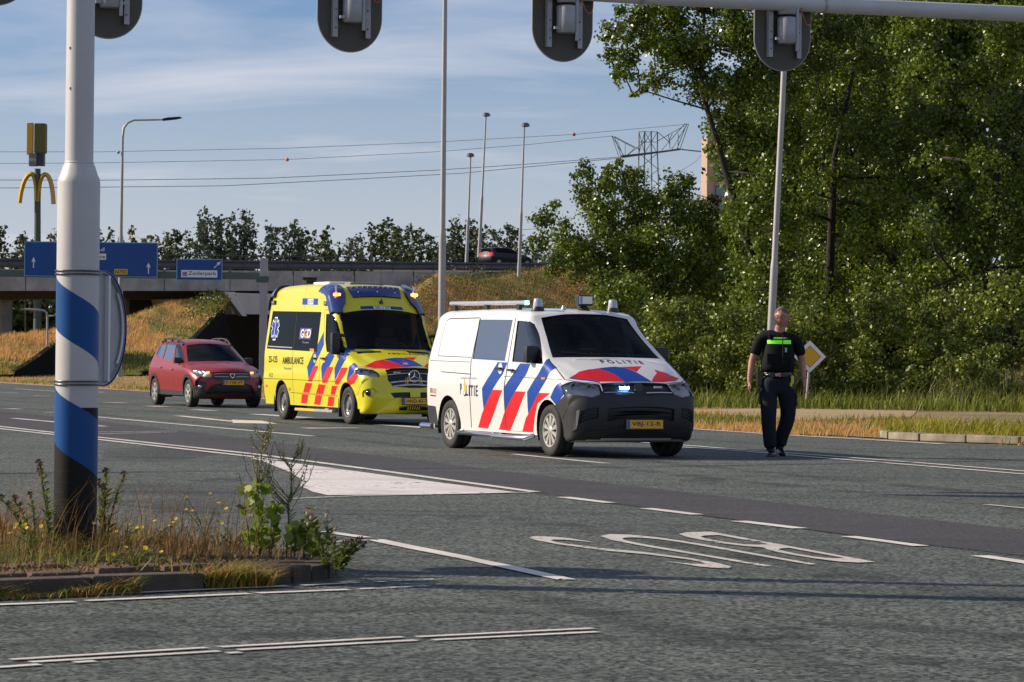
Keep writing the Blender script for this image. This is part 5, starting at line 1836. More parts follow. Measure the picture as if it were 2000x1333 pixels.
def kerb_line(parent, pts, m, h=.13, w=.16, step=.9, jit=.006, name='kerb_stone', z0=-.02, gap=.012):
    """separate stones along a line"""
    P = [Vector((p[0], p[1], 0)) for p in pts]
    seg = [(P[i + 1] - P[i]).length for i in range(len(P) - 1)]
    tot = sum(seg)
    n = max(1, round(tot / step))

    def at(s):
        for i, L in enumerate(seg):
            if s <= L or i == len(seg) - 1:
                return P[i] + (P[i + 1] - P[i]) * (s / L)
            s -= L
    proto = None
    for k in range(n):
        a, b = at(tot * k / n), at(tot * (k + 1) / n)
        d = b - a
        if proto is None:
            bm = bmesh.new()
            box(bm, (0, 0, 0), (1, w, h), bev=.018)
            proto = bm_obj(name, bm, m, parent)
            o_ = proto
        else:
            o_ = proto.copy(); C.objects.link(o_); o_.parent = parent
        o_.location = ((a + b) / 2) + Vector((0, random.uniform(-jit, jit), z0 + h / 2 + random.uniform(-jit, jit)))
        o_.rotation_euler = (random.uniform(-.01, .01), random.uniform(-.01, .01), math.atan2(d.y, d.x))
        o_.scale = (d.length - gap, 1, 1)


kerb_line(kerb, [(6.45, 52.2), (6.45, 51.0), (7.0, 49.9), (8.2, 48.7), (10.2, 47.6), (14, 46.4), (22, 45.2)], M_kerb, .12, .30, 1.0)
# the raised verge behind it
sheet('verge_top', [(5.6, 53), (6.3, 51.4), (7.0, 50.2), (8.3, 48.9), (10.3, 47.8), (14, 46.6), (60, 43.5), (60, 90), (2, 90), (2, 57)], -.012, M_soil)
sheet('sand_path', [G(1560, 822), G(1780, 815), G(1790, 803), G(1700, 798), G(1560, 797), G(1350, 800), G(1345, 806), G(1440, 812)], .0, M_sand)
sheet('sand_strip', [(3.35, 56.9), (4.6, 57.3), (-3.6, 79), (-5.0, 78.2)], -.024, M_sand)

# ---------------------------------------------------------------- near traffic island
isl = bpy.data.objects.new('traffic_island', None); C.objects.link(isl); isl['kind'] = 'structure'
ISL = [(-9, 11.2), (-5.0, 14.5), (-2.85, 16.30), (-1.75, 17.15), (-1.33, 17.62), (-1.14, 18.05), (-1.10, 18.45), (-1.20, 18.9), (-1.6, 19.5), (-3.2, 21.2), (-9, 26.5)]
kerb_line(isl, ISL[:4], M_kerbd, .11, .15, .75, .012)
kerb_line(isl, ISL[3:9], M_kerbd, .11, .15, .22, .008)
kerb_line(isl, ISL[8:], M_kerbd, .11, .15, .75, .008)
M_islsoil = mat('island_soil', (.075, .050, .028), .95, noise=(7, .7, (.03, .022, .014)), bump=(14, .8, .05))
top = [(-9, 11.35), (-5.0, 14.62), (-2.87, 16.40), (-1.82, 17.24), (-1.42, 17.70), (-1.24, 18.08), (-1.20, 18.43), (-1.29, 18.84), (-1.66, 19.4), (-3.2, 21.05), (-9, 26.3)]
sheet('island_soil', top, .075, M_islsoil).parent = isl
# paving slabs sunk in the soil along the front
proto = None
M_slab = mat('island_slab', (.16, .10, .07), .95, noise=(6, .7, (.07, .045, .03)), bump=(20, .7, .015))
for r_ in range(2):
    for k in range(9):
        t = k / 8
        a = Vector((-4.4, 15.2, 0)).lerp(Vector((-1.75, 17.40, 0)), t) + Vector((-.16, .19, 0)) * (r_ * 1.35 + .9)
        if proto is None:
            bm = bmesh.new()
            box(bm, (0, 0, 0), (.40, .28, .06), bev=.012)
            proto = bm_obj('paving_slab', bm, M_slab, isl); q = proto
        else:
            q = proto.copy(); C.objects.link(q); q.parent = isl
        q.location = (a.x, a.y, .080 + random.uniform(-.012, .012) + r_ * .008)
        q.rotation_euler = (random.uniform(-.04, .04), random.uniform(-.04, .04), R(39) + random.uniform(-.04, .04))


# ---------------------------------------------------------------- street furniture
M_pole = mat('pole_white', (.50, .49, .475), .45, noise=(3, .35, (.36, .355, .35)), bump=(60, .15, .002))
M_polegrey = mat('galvanised_pole', (.36, .35, .35), .5, metal=.3, noise=(2, .4, (.24, .235, .235)))
M_poleblue = mat('pole_band_blue', (.001, .062, .23), .4, spec=.3)
M_poleblk = mat('pole_band_black', (.010, .009, .008), .5, spec=.2)
M_band = mat('steel_clamp', (.12, .12, .12), .3, metal=.8)
M_boardback = mat('back_board', (.085, .078, .062), .65, noise=(3, .5, (.06, .056, .045)))
M_alu = mat('aluminium', (.36, .36, .37), .45, metal=.3, noise=(6, .4, (.25, .25, .26)))
M_cable = mat('orange_cable', (.42, .09, .02), .5)
M_signblue = mat('sign_blue', (.003, .060, .26), .5, noise=(.6, .3, (.003, .048, .21)))
M_signwhite = mat('sign_white', (.72, .73, .74), .5)
M_signyellow = mat('sign_yellow', (.62, .36, .012), .45)
M_signedge = mat('sign_edge', (.13, .30, .50), .5)


def zs_(y, Y=18.92, px=148):
    return W(px, y, Y).z


# striped pole on the island
PX, PY = W(147, 1000, 18.92).x, 18.92
pole = thing('signal_pole', 'thick white pole with spiral blue and black bands on the near island', 'pole', (PX, PY, 0))
z_sh = zs_(352)
rl, ru = .1315, .0875
bm = bmesh.new()
lathe(bm, [(rl, .05), (rl, z_sh - .02), (rl - .004, z_sh + .01), (rl - .015, z_sh + .03), (ru + .012, z_sh + .085), (ru + .003, z_sh + .10), (ru, z_sh + .12), (ru - .004, 6.5), (0, 6.5)], 64, 'z')
bm_obj('pole_tube', bm, M_pole, pole, smooth=True, auto=50)
tubeo('weld_ring', [(.089 * math.cos(t), .089 * math.sin(t), z_sh + .105) for t in np.linspace(0, 2 * math.pi, 33)], .004, M_pole, pole, 6)


def wrap_band(name, zlo, zhi, m, r, z_min=-9, z_max=9, n=72):
    """zlo/zhi: functions of the angle phi from the left edge (0) over the front (pi at the right)"""
    bm_ = bmesh.new()
    prev = None
    for k in range(n + 1):
        phi = 2 * math.pi * k / n
        a, b_ = max(z_min, min(z_max, zlo(phi))), max(z_min, min(z_max, zhi(phi)))
        col = []
        for j in range(5):
            z = a + (b_ - a) * j / 4
            col.append(bm_.verts.new((-math.cos(phi) * r, -math.sin(phi) * r, z)))
        if prev and (abs(b_ - a) > 1e-5 or True):
            for j in range(4):
                try:
                    bm_.faces.new((prev[j], col[j], col[j + 1], prev[j + 1]))
                except ValueError:
                    pass
        prev = col
    bmesh.ops.dissolve_degenerate(bm_, dist=1e-6, edges=list(bm_.edges))
    bmesh.ops.recalc_face_normals(bm_, faces=bm_.faces)
    return bm_obj(name, bm_, m, pole, smooth=True)


k_ = 1 / 315.0
zA0, zA1 = zs_(536), zs_(633)
zB0, zB1 = zs_(751), zs_(854)
drop = .245
zc1, zc2 = zs_(533), zs_(748)
wrap_band('blue_band', lambda p: zA1 - drop * p / math.pi, lambda p: zA0 - drop * p / math.pi, M_poleblue, rl + .0015, z_min=zc2, z_max=zc1)
wrap_band('black_base', lambda p: .08, lambda p: (zs_(796)) if p > 1.9 else zB1 - .262 * p / math.pi, M_poleblk, rl + .0015)
wrap_band('blue_band', lambda p: zB1 - .262 * p / math.pi, lambda p: zB0 - .235 * p / math.pi, M_poleblue, rl + .003, z_min=.08, z_max=zc2)
for zc in (zc1, zc2):
    for dz in (-.010, .010):
        tubeo('clamp_band', [(math.cos(t) * (rl + .006), math.sin(t) * (rl + .006), zc + dz) for t in np.linspace(0, 2 * math.pi, 49)], .006, M_band, pole, 6)
for x_, y_, zz in ((-.05, -.072, 3.2), (-.045, -.075, 2.95), (.03, -.08, 2.8)):
    latheo('bolt', [(0, .012), (.009, .01), (.010, 0)], M_chrome, pole, 8, 'y', (x_, y_, zz))
# round sign clamped behind the pole, seen from its back
rs = thing('round_sign', 'round blue sign turned away and strapped to the striped island pole', 'traffic sign', (PX + .085, PY + .36, (zc1 + zc2) / 2), (0, 0, R(74)))
rad = (zc1 - zc2) / 2 + .015
latheo('sign_plate', [(0, .0), (rad - .01, .0), (rad, -.012), (rad + .003, -.028), (rad - .008, -.028), (rad - .012, -.008), (0, -.008)], M_alu, rs, 56, 'y')
latheo('sign_rim', [(rad + .001, -.005), (rad + .010, -.010), (rad + .012, -.034), (rad + .002, -.036)], M_signblue, rs, 56, 'y')
latheo('sign_face', [(0, .006), (rad - .004, .006), (rad + .006, .001)], M_signblue, rs, 56, 'y')
boxo('stiffener', (.085, -.02, 0), (.028, .03, rad * 1.88), M_signwhite, rs)
tubeo('sunlit_rim_highlight', [(math.cos(t) * (rad - .03), -.022, math.sin(t) * (rad - .03)) for t in np.linspace(-.75, .75, 20)], .008, M_signwhite, rs, 6)  # white tube added as a painted highlight for the sunlit lip

# mast arm across the top of the view
arm = thing('traffic_gantry', 'long grey mast arm crossing the top right of the view and carrying the signals', 'gantry')
armY = lambda x: 34.1 + .55 * x
bm = bmesh.new()
tube(bm, [(-5.4, armY(-5.4), 5.36), (-2, armY(-2), 5.39), (1.5, armY(1.5), 5.44), (6.2, armY(6.2), 5.585), (9.2, armY(9.2), 5.64)], [.080, .083, .088, .098, .11], 20)
bm_obj('arm_tube', bm, M_pole, arm, smooth=True, auto=50)
tubeo('mast', [(9.3, armY(9.3), 0), (9.3, armY(9.3), 5.9)], .15, M_pole, arm, 20)
for x in (1.4, 3.62):
    tubeo('arm_joint', [(x, armY(x), 5.44 + (x - 1.5) * .031), (x + .03, armY(x + .03), 5.441 + (x - 1.5) * .031)], .101, M_alu, arm, 20)
tubeo('arm_cable', [(-5, armY(-5) - .09, 5.34), (0, armY(0) - .1, 5.36), (.5, armY(.5) - .1, 5.39)], .008, M_cable, arm, 6)


def signal_head(px, ybot, label):
    x = (px - 1000) / F_PX * 34.1 / (1 - .55 * (px - 1000) / F_PX)
    Y = armY(x)
    zb = W(px, ybot, Y - .25).z
    t = thing('traffic_light', label, 'traffic light', (x, Y - .02, zb), (0, 0, R(24)), 'traffic lights hanging from the mast arm')
    w, h = .372, 1.62
    pts = [(w * math.cos(a), w + w * math.sin(a)) for a in np.linspace(math.pi, 2 * math.pi, 25)] + [(w * math.cos(a), h - w + w * math.sin(a)) for a in np.linspace(0, math.pi, 25)]
    prismo('back_board', pts, .16, .175, M_boardback, t)
    pts2 = [(x_ * 1.0, z_) for x_, z_ in pts]
    bm_ = bmesh.new()
    loop = [(x_, .168, z_) for x_, z_ in pts] + [(pts[0][0], .168, pts[0][1])]
    tube(bm_, loop, .009, 6, cap=False)
    bm_obj('board_edge', bm_, M_alu, t, smooth=True)
    # housing: three rounded lamp boxes seen from behind
    for k in range(3):
        z0 = .31 + k * .34
        bm_ = bmesh.new()
        lathe(bm_, [(0, 0), (.105, 0.0), (.118, .02), (.118, .29), (.105, .31), (0, .31)], 20, 'z', (0, .05, z0))
        bm_obj('lamp_housing', bm_, M_alu, t, smooth=True, auto=40)
    for s in (-1, 1):
        bm_ = bmesh.new()
        box(bm_, (s * .19, .10, .80), (.055, .012, 1.30)); box(bm_, (s * .19 + s * .028, .125, .80), (.006, .055, 1.30))
        bm_obj('bracket', bm_, M_alu, t)
        for z_ in (.25, .45, .9):
            latheo('bolt', [(0, -.012), (.010, -.01), (.011, 0)], M_band, t, 6, 'y', (s * .185, .093, z_))
    tubeo('mounting_tube', [(.085, -.04, .22), (.085, -.04, 1.0)], .02, M_alu, t, 10)
    boxo('cross_bracket', (0, .02, .36), (.34, .03, .03), M_alu, t)
    cab = [(.10, -.03, .95), (.14, -.05, .66), (.22, -.03, .52), (.32, .05, .56), (.36, .12, .72), (.36, .15, .95)]
    sm = []
    for i in range(len(cab) - 1):
        for k in range(5):
            a, b_ = Vector(cab[i]), Vector(cab[i + 1])
            u = k / 5
            sm.append(a.lerp(b_, u))
    for _ in range(4):
        sm = [sm[0]] + [(sm[i - 1] + sm[i] * 2 + sm[i + 1]) / 4 for i in range(1, len(sm) - 1)] + [sm[-1]]
    tubeo('cable', sm, .007, M_cable, t, 6)
    # lenses on the far side
    for k, c_ in enumerate(((.02, .12, .03), (.2, .1, .01), (.2, .01, .01))):
        latheo('lens', [(0, .21), (.09, .20), (.10, .175)], M_gap, t, 16, 'y', (0, 0, .46 + k * .34))
    return t


signal_head(-10, 2, 'traffic light at the far left end of the mast arm, cut by the corner')
signal_head(212, 68, 'traffic light on the mast arm half hidden behind the striped pole')
signal_head(687, 95, 'traffic light on the mast arm over open sky left of the tall lamp post')
signal_head(1104, 114, 'traffic light on the mast arm just left of the trees')
signal_head(1535, 133, 'traffic light on the mast arm in front of the trees')


def column(name, label, base, top, r0, r1, joint=.55, m=M_polegrey, group=None, cat='lamp post', head=None):
    b, tp = Vector(base), Vector(top)
    t = thing(name, label, cat, base, (0, 0, 0), group)
    d = tp - b
    r_m = r0 + (r1 - r0) * .35
    bm_ = bmesh.new()
    tube(bm_, [(0, 0, 0), d * (joint - .01), d * joint, d * (joint + .02), d], [r0, r0 * .92, r0 * .90, r_m * .82, r1], 16)
    bm_obj('column', bm_, m, t, smooth=True, auto=60)
    tubeo('base_collar', [(0, 0, 0), d.normalized() * 1.0], r0 * 1.12, m, t, 16)
    return t, d


# tall posts behind the vehicles
b = W(861, 797, 74)
t, d = column('lamp_post', 'tall thin grey lamp post rising between the ambulance and the police van', (b.x, 74, 0), (W(869.5, -40, 74).x, 74, W(869.5, -40, 74).z), .095, .055, .40)
boxo('lamp_head', d + Vector((.3, 0, .0)), (.7, .25, .1), M_alu, t, bev=.03)
b = W(1498, 800, 70)
t, d = column('sign_post', 'leaning bare grey post rising behind the officer', (b.x, 70, 0), W(1532, 118, 70), .095, .065, .42, cat='post')
latheo('post_cap', [(0, .03), (.06, .02), (.068, -.03)], M_alu, t, 14, 'z', d)

# curved street lamp on the left
Yl = 150
bx = W(233, 733, Yl)
t = thing('street_lamp', 'grey street lamp with curved arm beside the big blue sign', 'street lamp', (bx.x, Yl, 0))
pts = [Vector((0, 0, 0))] + [W(px, py, Yl) - Vector((bx.x, Yl, 0)) for px, py in ((235.5, 560), (236.5, 440), (238.5, 330), (239.5, 270), (242, 250), (250, 240), (262, 235), (300, 234.5), (322, 234))]
bm = bmesh.new()
tube(bm, pts, [.14, .12, .085, .07, .062, .06, .055, .05, .045, .04], 12)
bm_obj('column', bm, M_polegrey, t, smooth=True, auto=60)
a = W(318, 234, Yl) - Vector((bx.x, Yl, 0)); b_ = W(356, 231, Yl) - Vector((bx.x, Yl, 0))
prismo('lamp_head', [(a.x, a.z - .06), (a.x, a.z + .04), (a.x + .25, a.z + .10), (b_.x - .1, b_.z + .06), (b_.x, b_.z), (b_.x - .3, b_.z - .07)], -.14, .14, M_gap, t)
latheo('sensor', [(0, .1), (.08, .05), (.09, 0), (.05, -.06), (0, -.08)], M_alu, t, 12, 'z', W(231, 298, Yl) - Vector((bx.x, Yl, 0)))
# small lamp under the viaduct
Y2 = 158
bx = W(92.5, 720, Y2)
t = thing('street_lamp', 'short street lamp with a bent arm low in front of the left grass bank', 'street lamp', (bx.x, Y2, .1))
pts = [Vector((0, 0, 0))] + [W(px, py, Y2) - Vector((bx.x, Y2, .1)) for px, py in ((92.5, 650), (92.3, 620), (91, 611), (86, 607), (70, 605.5), (48, 604.5))]
tubeo('column', pts, .055, M_polegrey, t, 8)
boxo('lamp_head', W(99, 617, Y2) - Vector((bx.x, Y2, .1)), (.25, .1, .07), M_signwhite, t, bev=.02)
boxo('lamp_arm_head', W(46, 604.5, Y2) - Vector((bx.x, Y2, .1)), (.3, .12, .05), M_alu, t, bev=.02)

# masts on the raised road
for i, (xb, yb, xt, yt, Y, lab) in enumerate([(911, 522, 919, 306, 232, 'shortest of the three thin lamp masts above the embankment'),
                                              (935.5, 503, 949, 227, 236, 'tallest of the three thin lamp masts above the embankment, behind the dark car'),
                                              (1013.5, 541, 1024, 247, 222, 'thin lamp mast in front of the dark car on the embankment')]):
    b = W(xb, yb, Y); tp = W(xt, yt, Y)
    t, d = column('lamp_mast', lab, b, tp, .13, .06, .42, M_polegrey, 'lamp masts along the raised road', 'lamp post')
    latheo('lamp_head', [(0, .22), (.16, .20), (.28, .10), (.30, -.05), (.16, -.10), (0, -.12)], M_band, t, 12, 'z', d + Vector((.05 * i, 0, .05)))

# priority road sign
sY = 80
b = W(1574, 790, sY); c = W(1581.5, 697, sY)
t = thing('priority_sign', 'yellow and white diamond priority road sign beside the officer', 'traffic sign', (b.x, sY, 0))
tubeo('sign_post', [(0, 0, 0), (c.x - b.x, .03, c.z - .2)], .035, M_polegrey, t, 10)
hd = .425
cc = Vector((c.x - b.x, 0, c.z))


def diamond(r, y0, y1, m, name, c=cc):
    prismo(name, [(c.x - r, c.z), (c.x, c.z - r), (c.x + r, c.z), (c.x, c.z + r)], y0, y1, m, t)


diamond(hd + .02, -.03, .0, M_gap, 'sign_edge')
diamond(hd, -.04, -.031, M_signwhite, 'sign_border')
diamond(hd * .68, -.044, -.041, M_gap, 'sign_line')
diamond(hd * .64, -.050, -.045, M_signyellow, 'sign_centre')

# ---------------------------------------------------------------- direction signs on their gantry
sgY = 150
tR = thing('sign_gantry', 'grey steel gantry post and beam holding the blue direction signs', 'gantry')
pb = W(513, 760, sgY)
boxo('gantry_post', (pb.x, sgY, 3.0), (.36, .36, 6.0 - .2), M_alu, tR, bev=.03)
cp = W(513, 546, sgY)
boxo('post_cap', (cp.x, sgY, cp.z), (.62, .5, .30), mat('post_cap_green', (.05, .10, .09), .5), tR, bev=.03)
a = W(435, 541, sgY)
M_beam = mat('gantry_beam', (.09, .115, .105), .55, noise=(2, .4, (.06, .08, .075)))
boxo('beam', ((-24 + cp.x) / 2, sgY + .25, a.z + .06), (cp.x + 24, .28, .34), M_beam, tR)
boxo('gantry_post', (-30, sgY, 3.0), (.36, .36, 5.8), M_alu, tR, bev=.03)
boxo('beam', (-27, sgY + .25, a.z + .06), (6, .28, .34), M_beam, tR)


def road_sign(px0, py0, px1, py1, Y, label, tilt=0.0):
    """rectangular direction board"""
    a_, b2 = W(px0, py0, Y), W(px1, py1, Y)
    w, h = b2.x - a_.x, a_.z - b2.z
    t_ = thing('direction_sign', label, 'road sign', ((a_.x + b2.x) / 2, Y - .25, (a_.z + b2.z) / 2))
    boxo('sign_panel', (0, 0, 0), (w, .08, h), M_signedge, t_, bev=.02)
    boxo('sign_field', (0, -.046, 0), (w - .10, .01, h - .10), M_signblue, t_)
    return t_, w, h


TX = Matrix(((1, 0, 0, 0), (0, 0, -1, -.056), (0, 1, 0, 0), (0, 0, 0, 1)))


def arrow(parent, x, z, L, ang, name='arrow'):
    pts = [(-.045, -.5), (.045, -.5), (.045, .12), (.16, .02), (.16, .16), (0, .5), (-.16, .16), (-.16, .02), (-.045, .12)]
    ca, sa = math.cos(ang), math.sin(ang)
    P_ = [((px * ca - pz * sa) * L + x, (px * sa + pz * ca) * L + z) for px, pz in pts]
    return prismo(name, P_, -.058, -.052, M_signwhite, parent)


def sign_text(parent, txt, x, z, w, h, m, off=-.058):
    M_ = TX.copy(); M_[1][3] = off
    M_ = Matrix.Translation((x, 0, z)) @ M_
    return text_obj('sign_lettering', txt, w, h, M_, m, parent, bold=.012)


t, w, h = road_sign(49.5, 472, 309, 543, sgY, 'wide blue direction sign with two white arrows behind the striped pole')
k = w / 259.5
arrow(t, (68 - 179.5) * k, -.18, 21 * k, 0)
arrow(t, (291.5 - 179.5) * k, -.40, 21 * k, 0)
sign_text(t, 'Lelystad', (180 - 179.5) * k, (507.5 - 488) * k - .02, 51 * k, 9.5 * k, M_signwhite)
boxo('town_panel', ((190 - 179.5) * k, -.054, (507.5 - 502) * k), (38 * k, .008, 12 * k), M_signwhite, t)
sign_text(t, 'Almere', (190 - 179.5) * k, (507.5 - 502) * k, 34 * k, 7.5 * k, M_ink, -.060)
boxo('route_panel', ((238 - 179.5) * k, -.054, (507.5 - 531) * k), (26 * k, .008, 11 * k), M_signyellow, t)
sign_text(t, 'N702', ((238 - 179.5)) * k, (507.5 - 531) * k, 22 * k, 7 * k, M_ink, -.060)
t, w, h = road_sign(346, 506, 435, 549, sgY, 'small blue sign reading Zuiderpark with a slanting arrow')
k = w / 89
arrow(t, 35 * k, 10 * k, 18 * k, R(-45))
boxo('name_panel', (0, -.054, -8 * k), (70 * k, .008, 14 * k), M_signwhite, t)
sign_text(t, 'Zuiderpark', 6 * k, -8 * k, 54 * k, 9 * k, M_ink, -.060)
boxo('park_symbol', (-28 * k, -.060, -7.5 * k), (9 * k, .006, 6 * k), M_greytext, t)
boxo('park_symbol', (-28 * k, -.060, -12 * k), (9 * k, .006, 2 * k), M_greytext, t)
for py in (478, 536):
    pass

# restaurant sign pylon with two arches far behind
mY = 262
bz = 0
M_myel = mat('arch_yellow', (.50, .31, .015), .4, noise=(1, .3, (.38, .24, .012)))
M_mdark = mat('sign_dark', (.035, .038, .045), .5)
M_mgreen = mat('mast_green', (.045, .07, .055), .5)
M_mgrey = mat('sign_grey', (.15, .15, .145), .5)
b = W(74, 668, mY)
t = thing('restaurant_sign', 'tall dark mast with two yellow arches and a yellow box on top', 'sign', (b.x, mY, 0))
sM = F_PX / mY


def L(px, py, dy=0):
    q = W(px, py, mY)
    return (q.x - b.x, dy, q.z)


tubeo('mast', [(0, 0, 0), L(73, 560), L(73.5, 330)], [.42, .30, .26], M_mgreen, t, 14)
for pts in ([(38, 397), (41, 375), (47, 354), (55, 342), (62, 339), (67, 345), (70, 360), (71, 375), (71.5, 394)],
            [(75, 394), (75.5, 372), (78, 355), (83, 343), (89, 340.5), (95, 345), (100, 358), (103, 375), (104.5, 399)]):
    P_ = [Vector(L(*p)) for p in pts]
    sm = []
    for i in range(len(P_) - 1):
        for kk in range(4):
            sm.append(P_[i].lerp(P_[i + 1], kk / 4))
    sm.append(P_[-1])
    for _ in range(3):
        sm = [sm[0]] + [(sm[i - 1] + sm[i] * 2 + sm[i + 1]) / 4 for i in range(1, len(sm) - 1)] + [sm[-1]]
    bm = bmesh.new()
    rings = tube(bm, sm, .20, 4)
    for v in bm.verts:
        v.co.y *= 1.9
    bmesh.ops.recalc_face_normals(bm, faces=bm.faces)
    bm_obj('arch', bm, M_myel, t)
# the upright carton of fries
bm = bmesh.new()
a0, a1 = Vector(L(68, 300)), Vector(L(91, 242))
box(bm, ((a0.x + a1.x) / 2, 0, (a0.z + a1.z) / 2), (a1.x - a0.x, 1.2, a1.z - a0.z), bev=.15)
bm_obj('sign_box', bm, mat('sign_olive', (.10, .095, .02), .6), t)
for i in range(3):
    q = Vector(L(56 + i * 4.2, 272)); q1 = Vector(L(56 + i * 4.2, 241))
    boxo('yellow_bar', (q.x, -.2 - i * .1, q.z), (.19, .5, 2 * (q1.z - q.z)), M_myel, t, bev=.06)
q = Vector(L(66, 313))
boxo('name_box', (q.x, -.3, q.z), (.65, .8, 1.1), M_mgrey, t, bev=.03)
q = Vector(L(80, 311))
boxo('name_box', (q.x, 0, q.z), (.62, .9, 1.2), M_mdark, t, bev=.03)
text_obj('sign_lettering', 'McDrive', .56, .30, Matrix.Translation(Vector(L(66, 313)) + Vector((0, -.71, 0))) @ Matrix(((1, 0, 0, 0), (0, 0, -1, 0), (0, 1, 0, 0), (0, 0, 0, 1))), M_signwhite, t)

# second signal pole standing just outside the view; it throws the lower shadow
t = thing('signal_pole', 'plain white signal pole standing left of the island', 'pole', (-3.62, 18.02, 0))
tubeo('pole_tube', [(0, 0, 0), (0, 0, 4.2)], .13, M_pole, t, 20)
tubeo('pole_sleeve', [(0, 0, 0), (0, 0, 2.2)], .16, M_pole, t, 20)
# opposite mast arm upstream of the signals, outside the view
t = thing('traffic_gantry', 'second grey mast arm standing outside the left edge of the view', 'gantry')
dxs = 7.05 / math.tan(SUN_ELEV)
ox, oy = -dxs * math.cos(SUN_AZ), dxs * math.sin(SUN_AZ)


def shp(px, py):
    g = G(px, py)
    return (g.x + ox, g.y + oy, 7.05)


tubeo('arm_tube', [shp(-80, 926.5), shp(300, 922)], .075, M_pole, t, 12)
tubeo('arm_tube', [shp(300, 922), shp(1320, 911.5)], .035, M_pole, t, 10)
tubeo('arm_tube', [shp(1320, 911.5), shp(2050, 899)], .05, M_pole, t, 10)
e = shp(-80, 926.5)
tubeo('mast', [(e[0], e[1], 0), (e[0], e[1], 7.1)], .12, M_pole, t, 16)


# ---------------------------------------------------------------- viaduct, banks and far things
Yd = lambda x: 228.5 + .918 * x                 # front edge line of the viaduct
ZT = lambda x: 6.75 + .0294 * (x + 24)          # top of its concrete edge
M_conc = mat('viaduct_concrete', (.44, .41, .375), .85, noise=(.8, .8, (.24, .22, .195)), bump=(4, .3, .02))
M_concshade = mat('shaded_concrete', (.085, .07, .045), .9, noise=(.5, .6, (.06, .05, .04)))  # viaduct concrete darkened in colour for the shade under the deck
M_concl = mat('pale_concrete', (.60, .56, .50), .85, noise=(1.2, .5, (.45, .41, .37)))
M_rail = mat('guard_rail_steel', (.085, .088, .095), .5, metal=.5, noise=(1, .5, (.05, .05, .055)))
M_road2 = mat('raised_road', (.06, .06, .06), .9)
UD = Vector((1, .918, 0)).normalized()
ND = Vector((UD.y, -UD.x, 0))                   # towards the camera


def P3(x, off, z):
    q = Vector((x, Yd(x), 0)) - ND * off
    return (q.x, q.y, z)


def deck_strip(bm_, x0, x1, section, n=12):
    """section: list of (offset behind front edge, z above ZT)"""
    prev = None
    for i in range(n + 1):
        x = x0 + (x1 - x0) * i / n
        ring = [bm_.verts.new(P3(x, o, ZT(x) + z)) for o, z in section]
        if prev:
            for j in range(len(ring)):
                k2 = (j + 1) % len(ring)
                bm_.faces.new((prev[j], prev[k2], ring[k2], ring[j]))
        else:
            bm_.faces.new(ring)
        prev = ring
    bm_.faces.new(prev[::-1])
    bmesh.ops.recalc_face_normals(bm_, faces=bm_.faces)


via = thing('viaduct', 'concrete viaduct carrying the raised road behind the blue signs', 'bridge', (0, 0, 0))
bm = bmesh.new(); deck_strip(bm, -75, -2, [(0, -1.40), (0, -.32), (.05, -.30), (.05, 0), (.5, 0), (.5, -1.40)]); bm_obj('edge_beam', bm, M_conc, via)
bm = bmesh.new(); deck_strip(bm, -75, -2, [(.5, -.25), (13, -.25), (13, -1.3), (10, -1.95), (3.2, -1.95), (1.2, -1.38), (.5, -1.38)]); bm_obj('deck_slab', bm, M_concshade, via)
bm = bmesh.new(); deck_strip(bm, -75, -2, [(13, -1.3), (13, .1), (13.4, .1), (13.4, -1.3)]); bm_obj('edge_beam', bm, M_conc, via)
# panel joints in the edge beam
for x in np.arange(-40, -3, 4.1):
    bm = bmesh.new()
    box(bm, (0, 0, 0), (.05, .05, 1.36))
    o = bm_obj('beam_joint', bm, M_gap, via)
    q = P3(x, .015, ZT(x) - .70)
    o.location = q; o.rotation_euler = (0, 0, math.atan(.918))
# guard rail: beams, posts and the hand rail, running on along the embankment
gr = thing('guard_rail', 'long dark steel guard rail and thin hand rail along the raised road', 'guard rail')
for off, z0, z1, nm in ((.25, .12, .42, 'rail_beam'), (.25, .50, .72, 'rail_beam'), (1.6, .20, .62, 'rail_beam')):
    bm = bmesh.new(); deck_strip(bm, -75, 24, [(off, z0), (off - .05, (z0 + z1) / 2), (off, z1), (off + .06, z1), (off + .06, z0)], 20); bm_obj(nm, bm, M_rail, gr)
tubeo('hand_rail', [P3(x, .15, ZT(x) + 1.02) for x in np.linspace(-75, -8, 20)], .035, M_rail, gr, 8)
proto = None
for i, x in enumerate(np.arange(-44, 22, 1.42)):
    if proto is None:
        bm = bmesh.new(); box(bm, (0, 0, .5), (.06, .09, 1.02)); proto = bm_obj('rail_post', bm, M_rail, gr); q = proto
    else:
        q = proto.copy(); C.objects.link(q); q.parent = gr
    q.location = P3(x, .22, ZT(x))
    if x > -8:
        q.scale = (1, 1, .72)
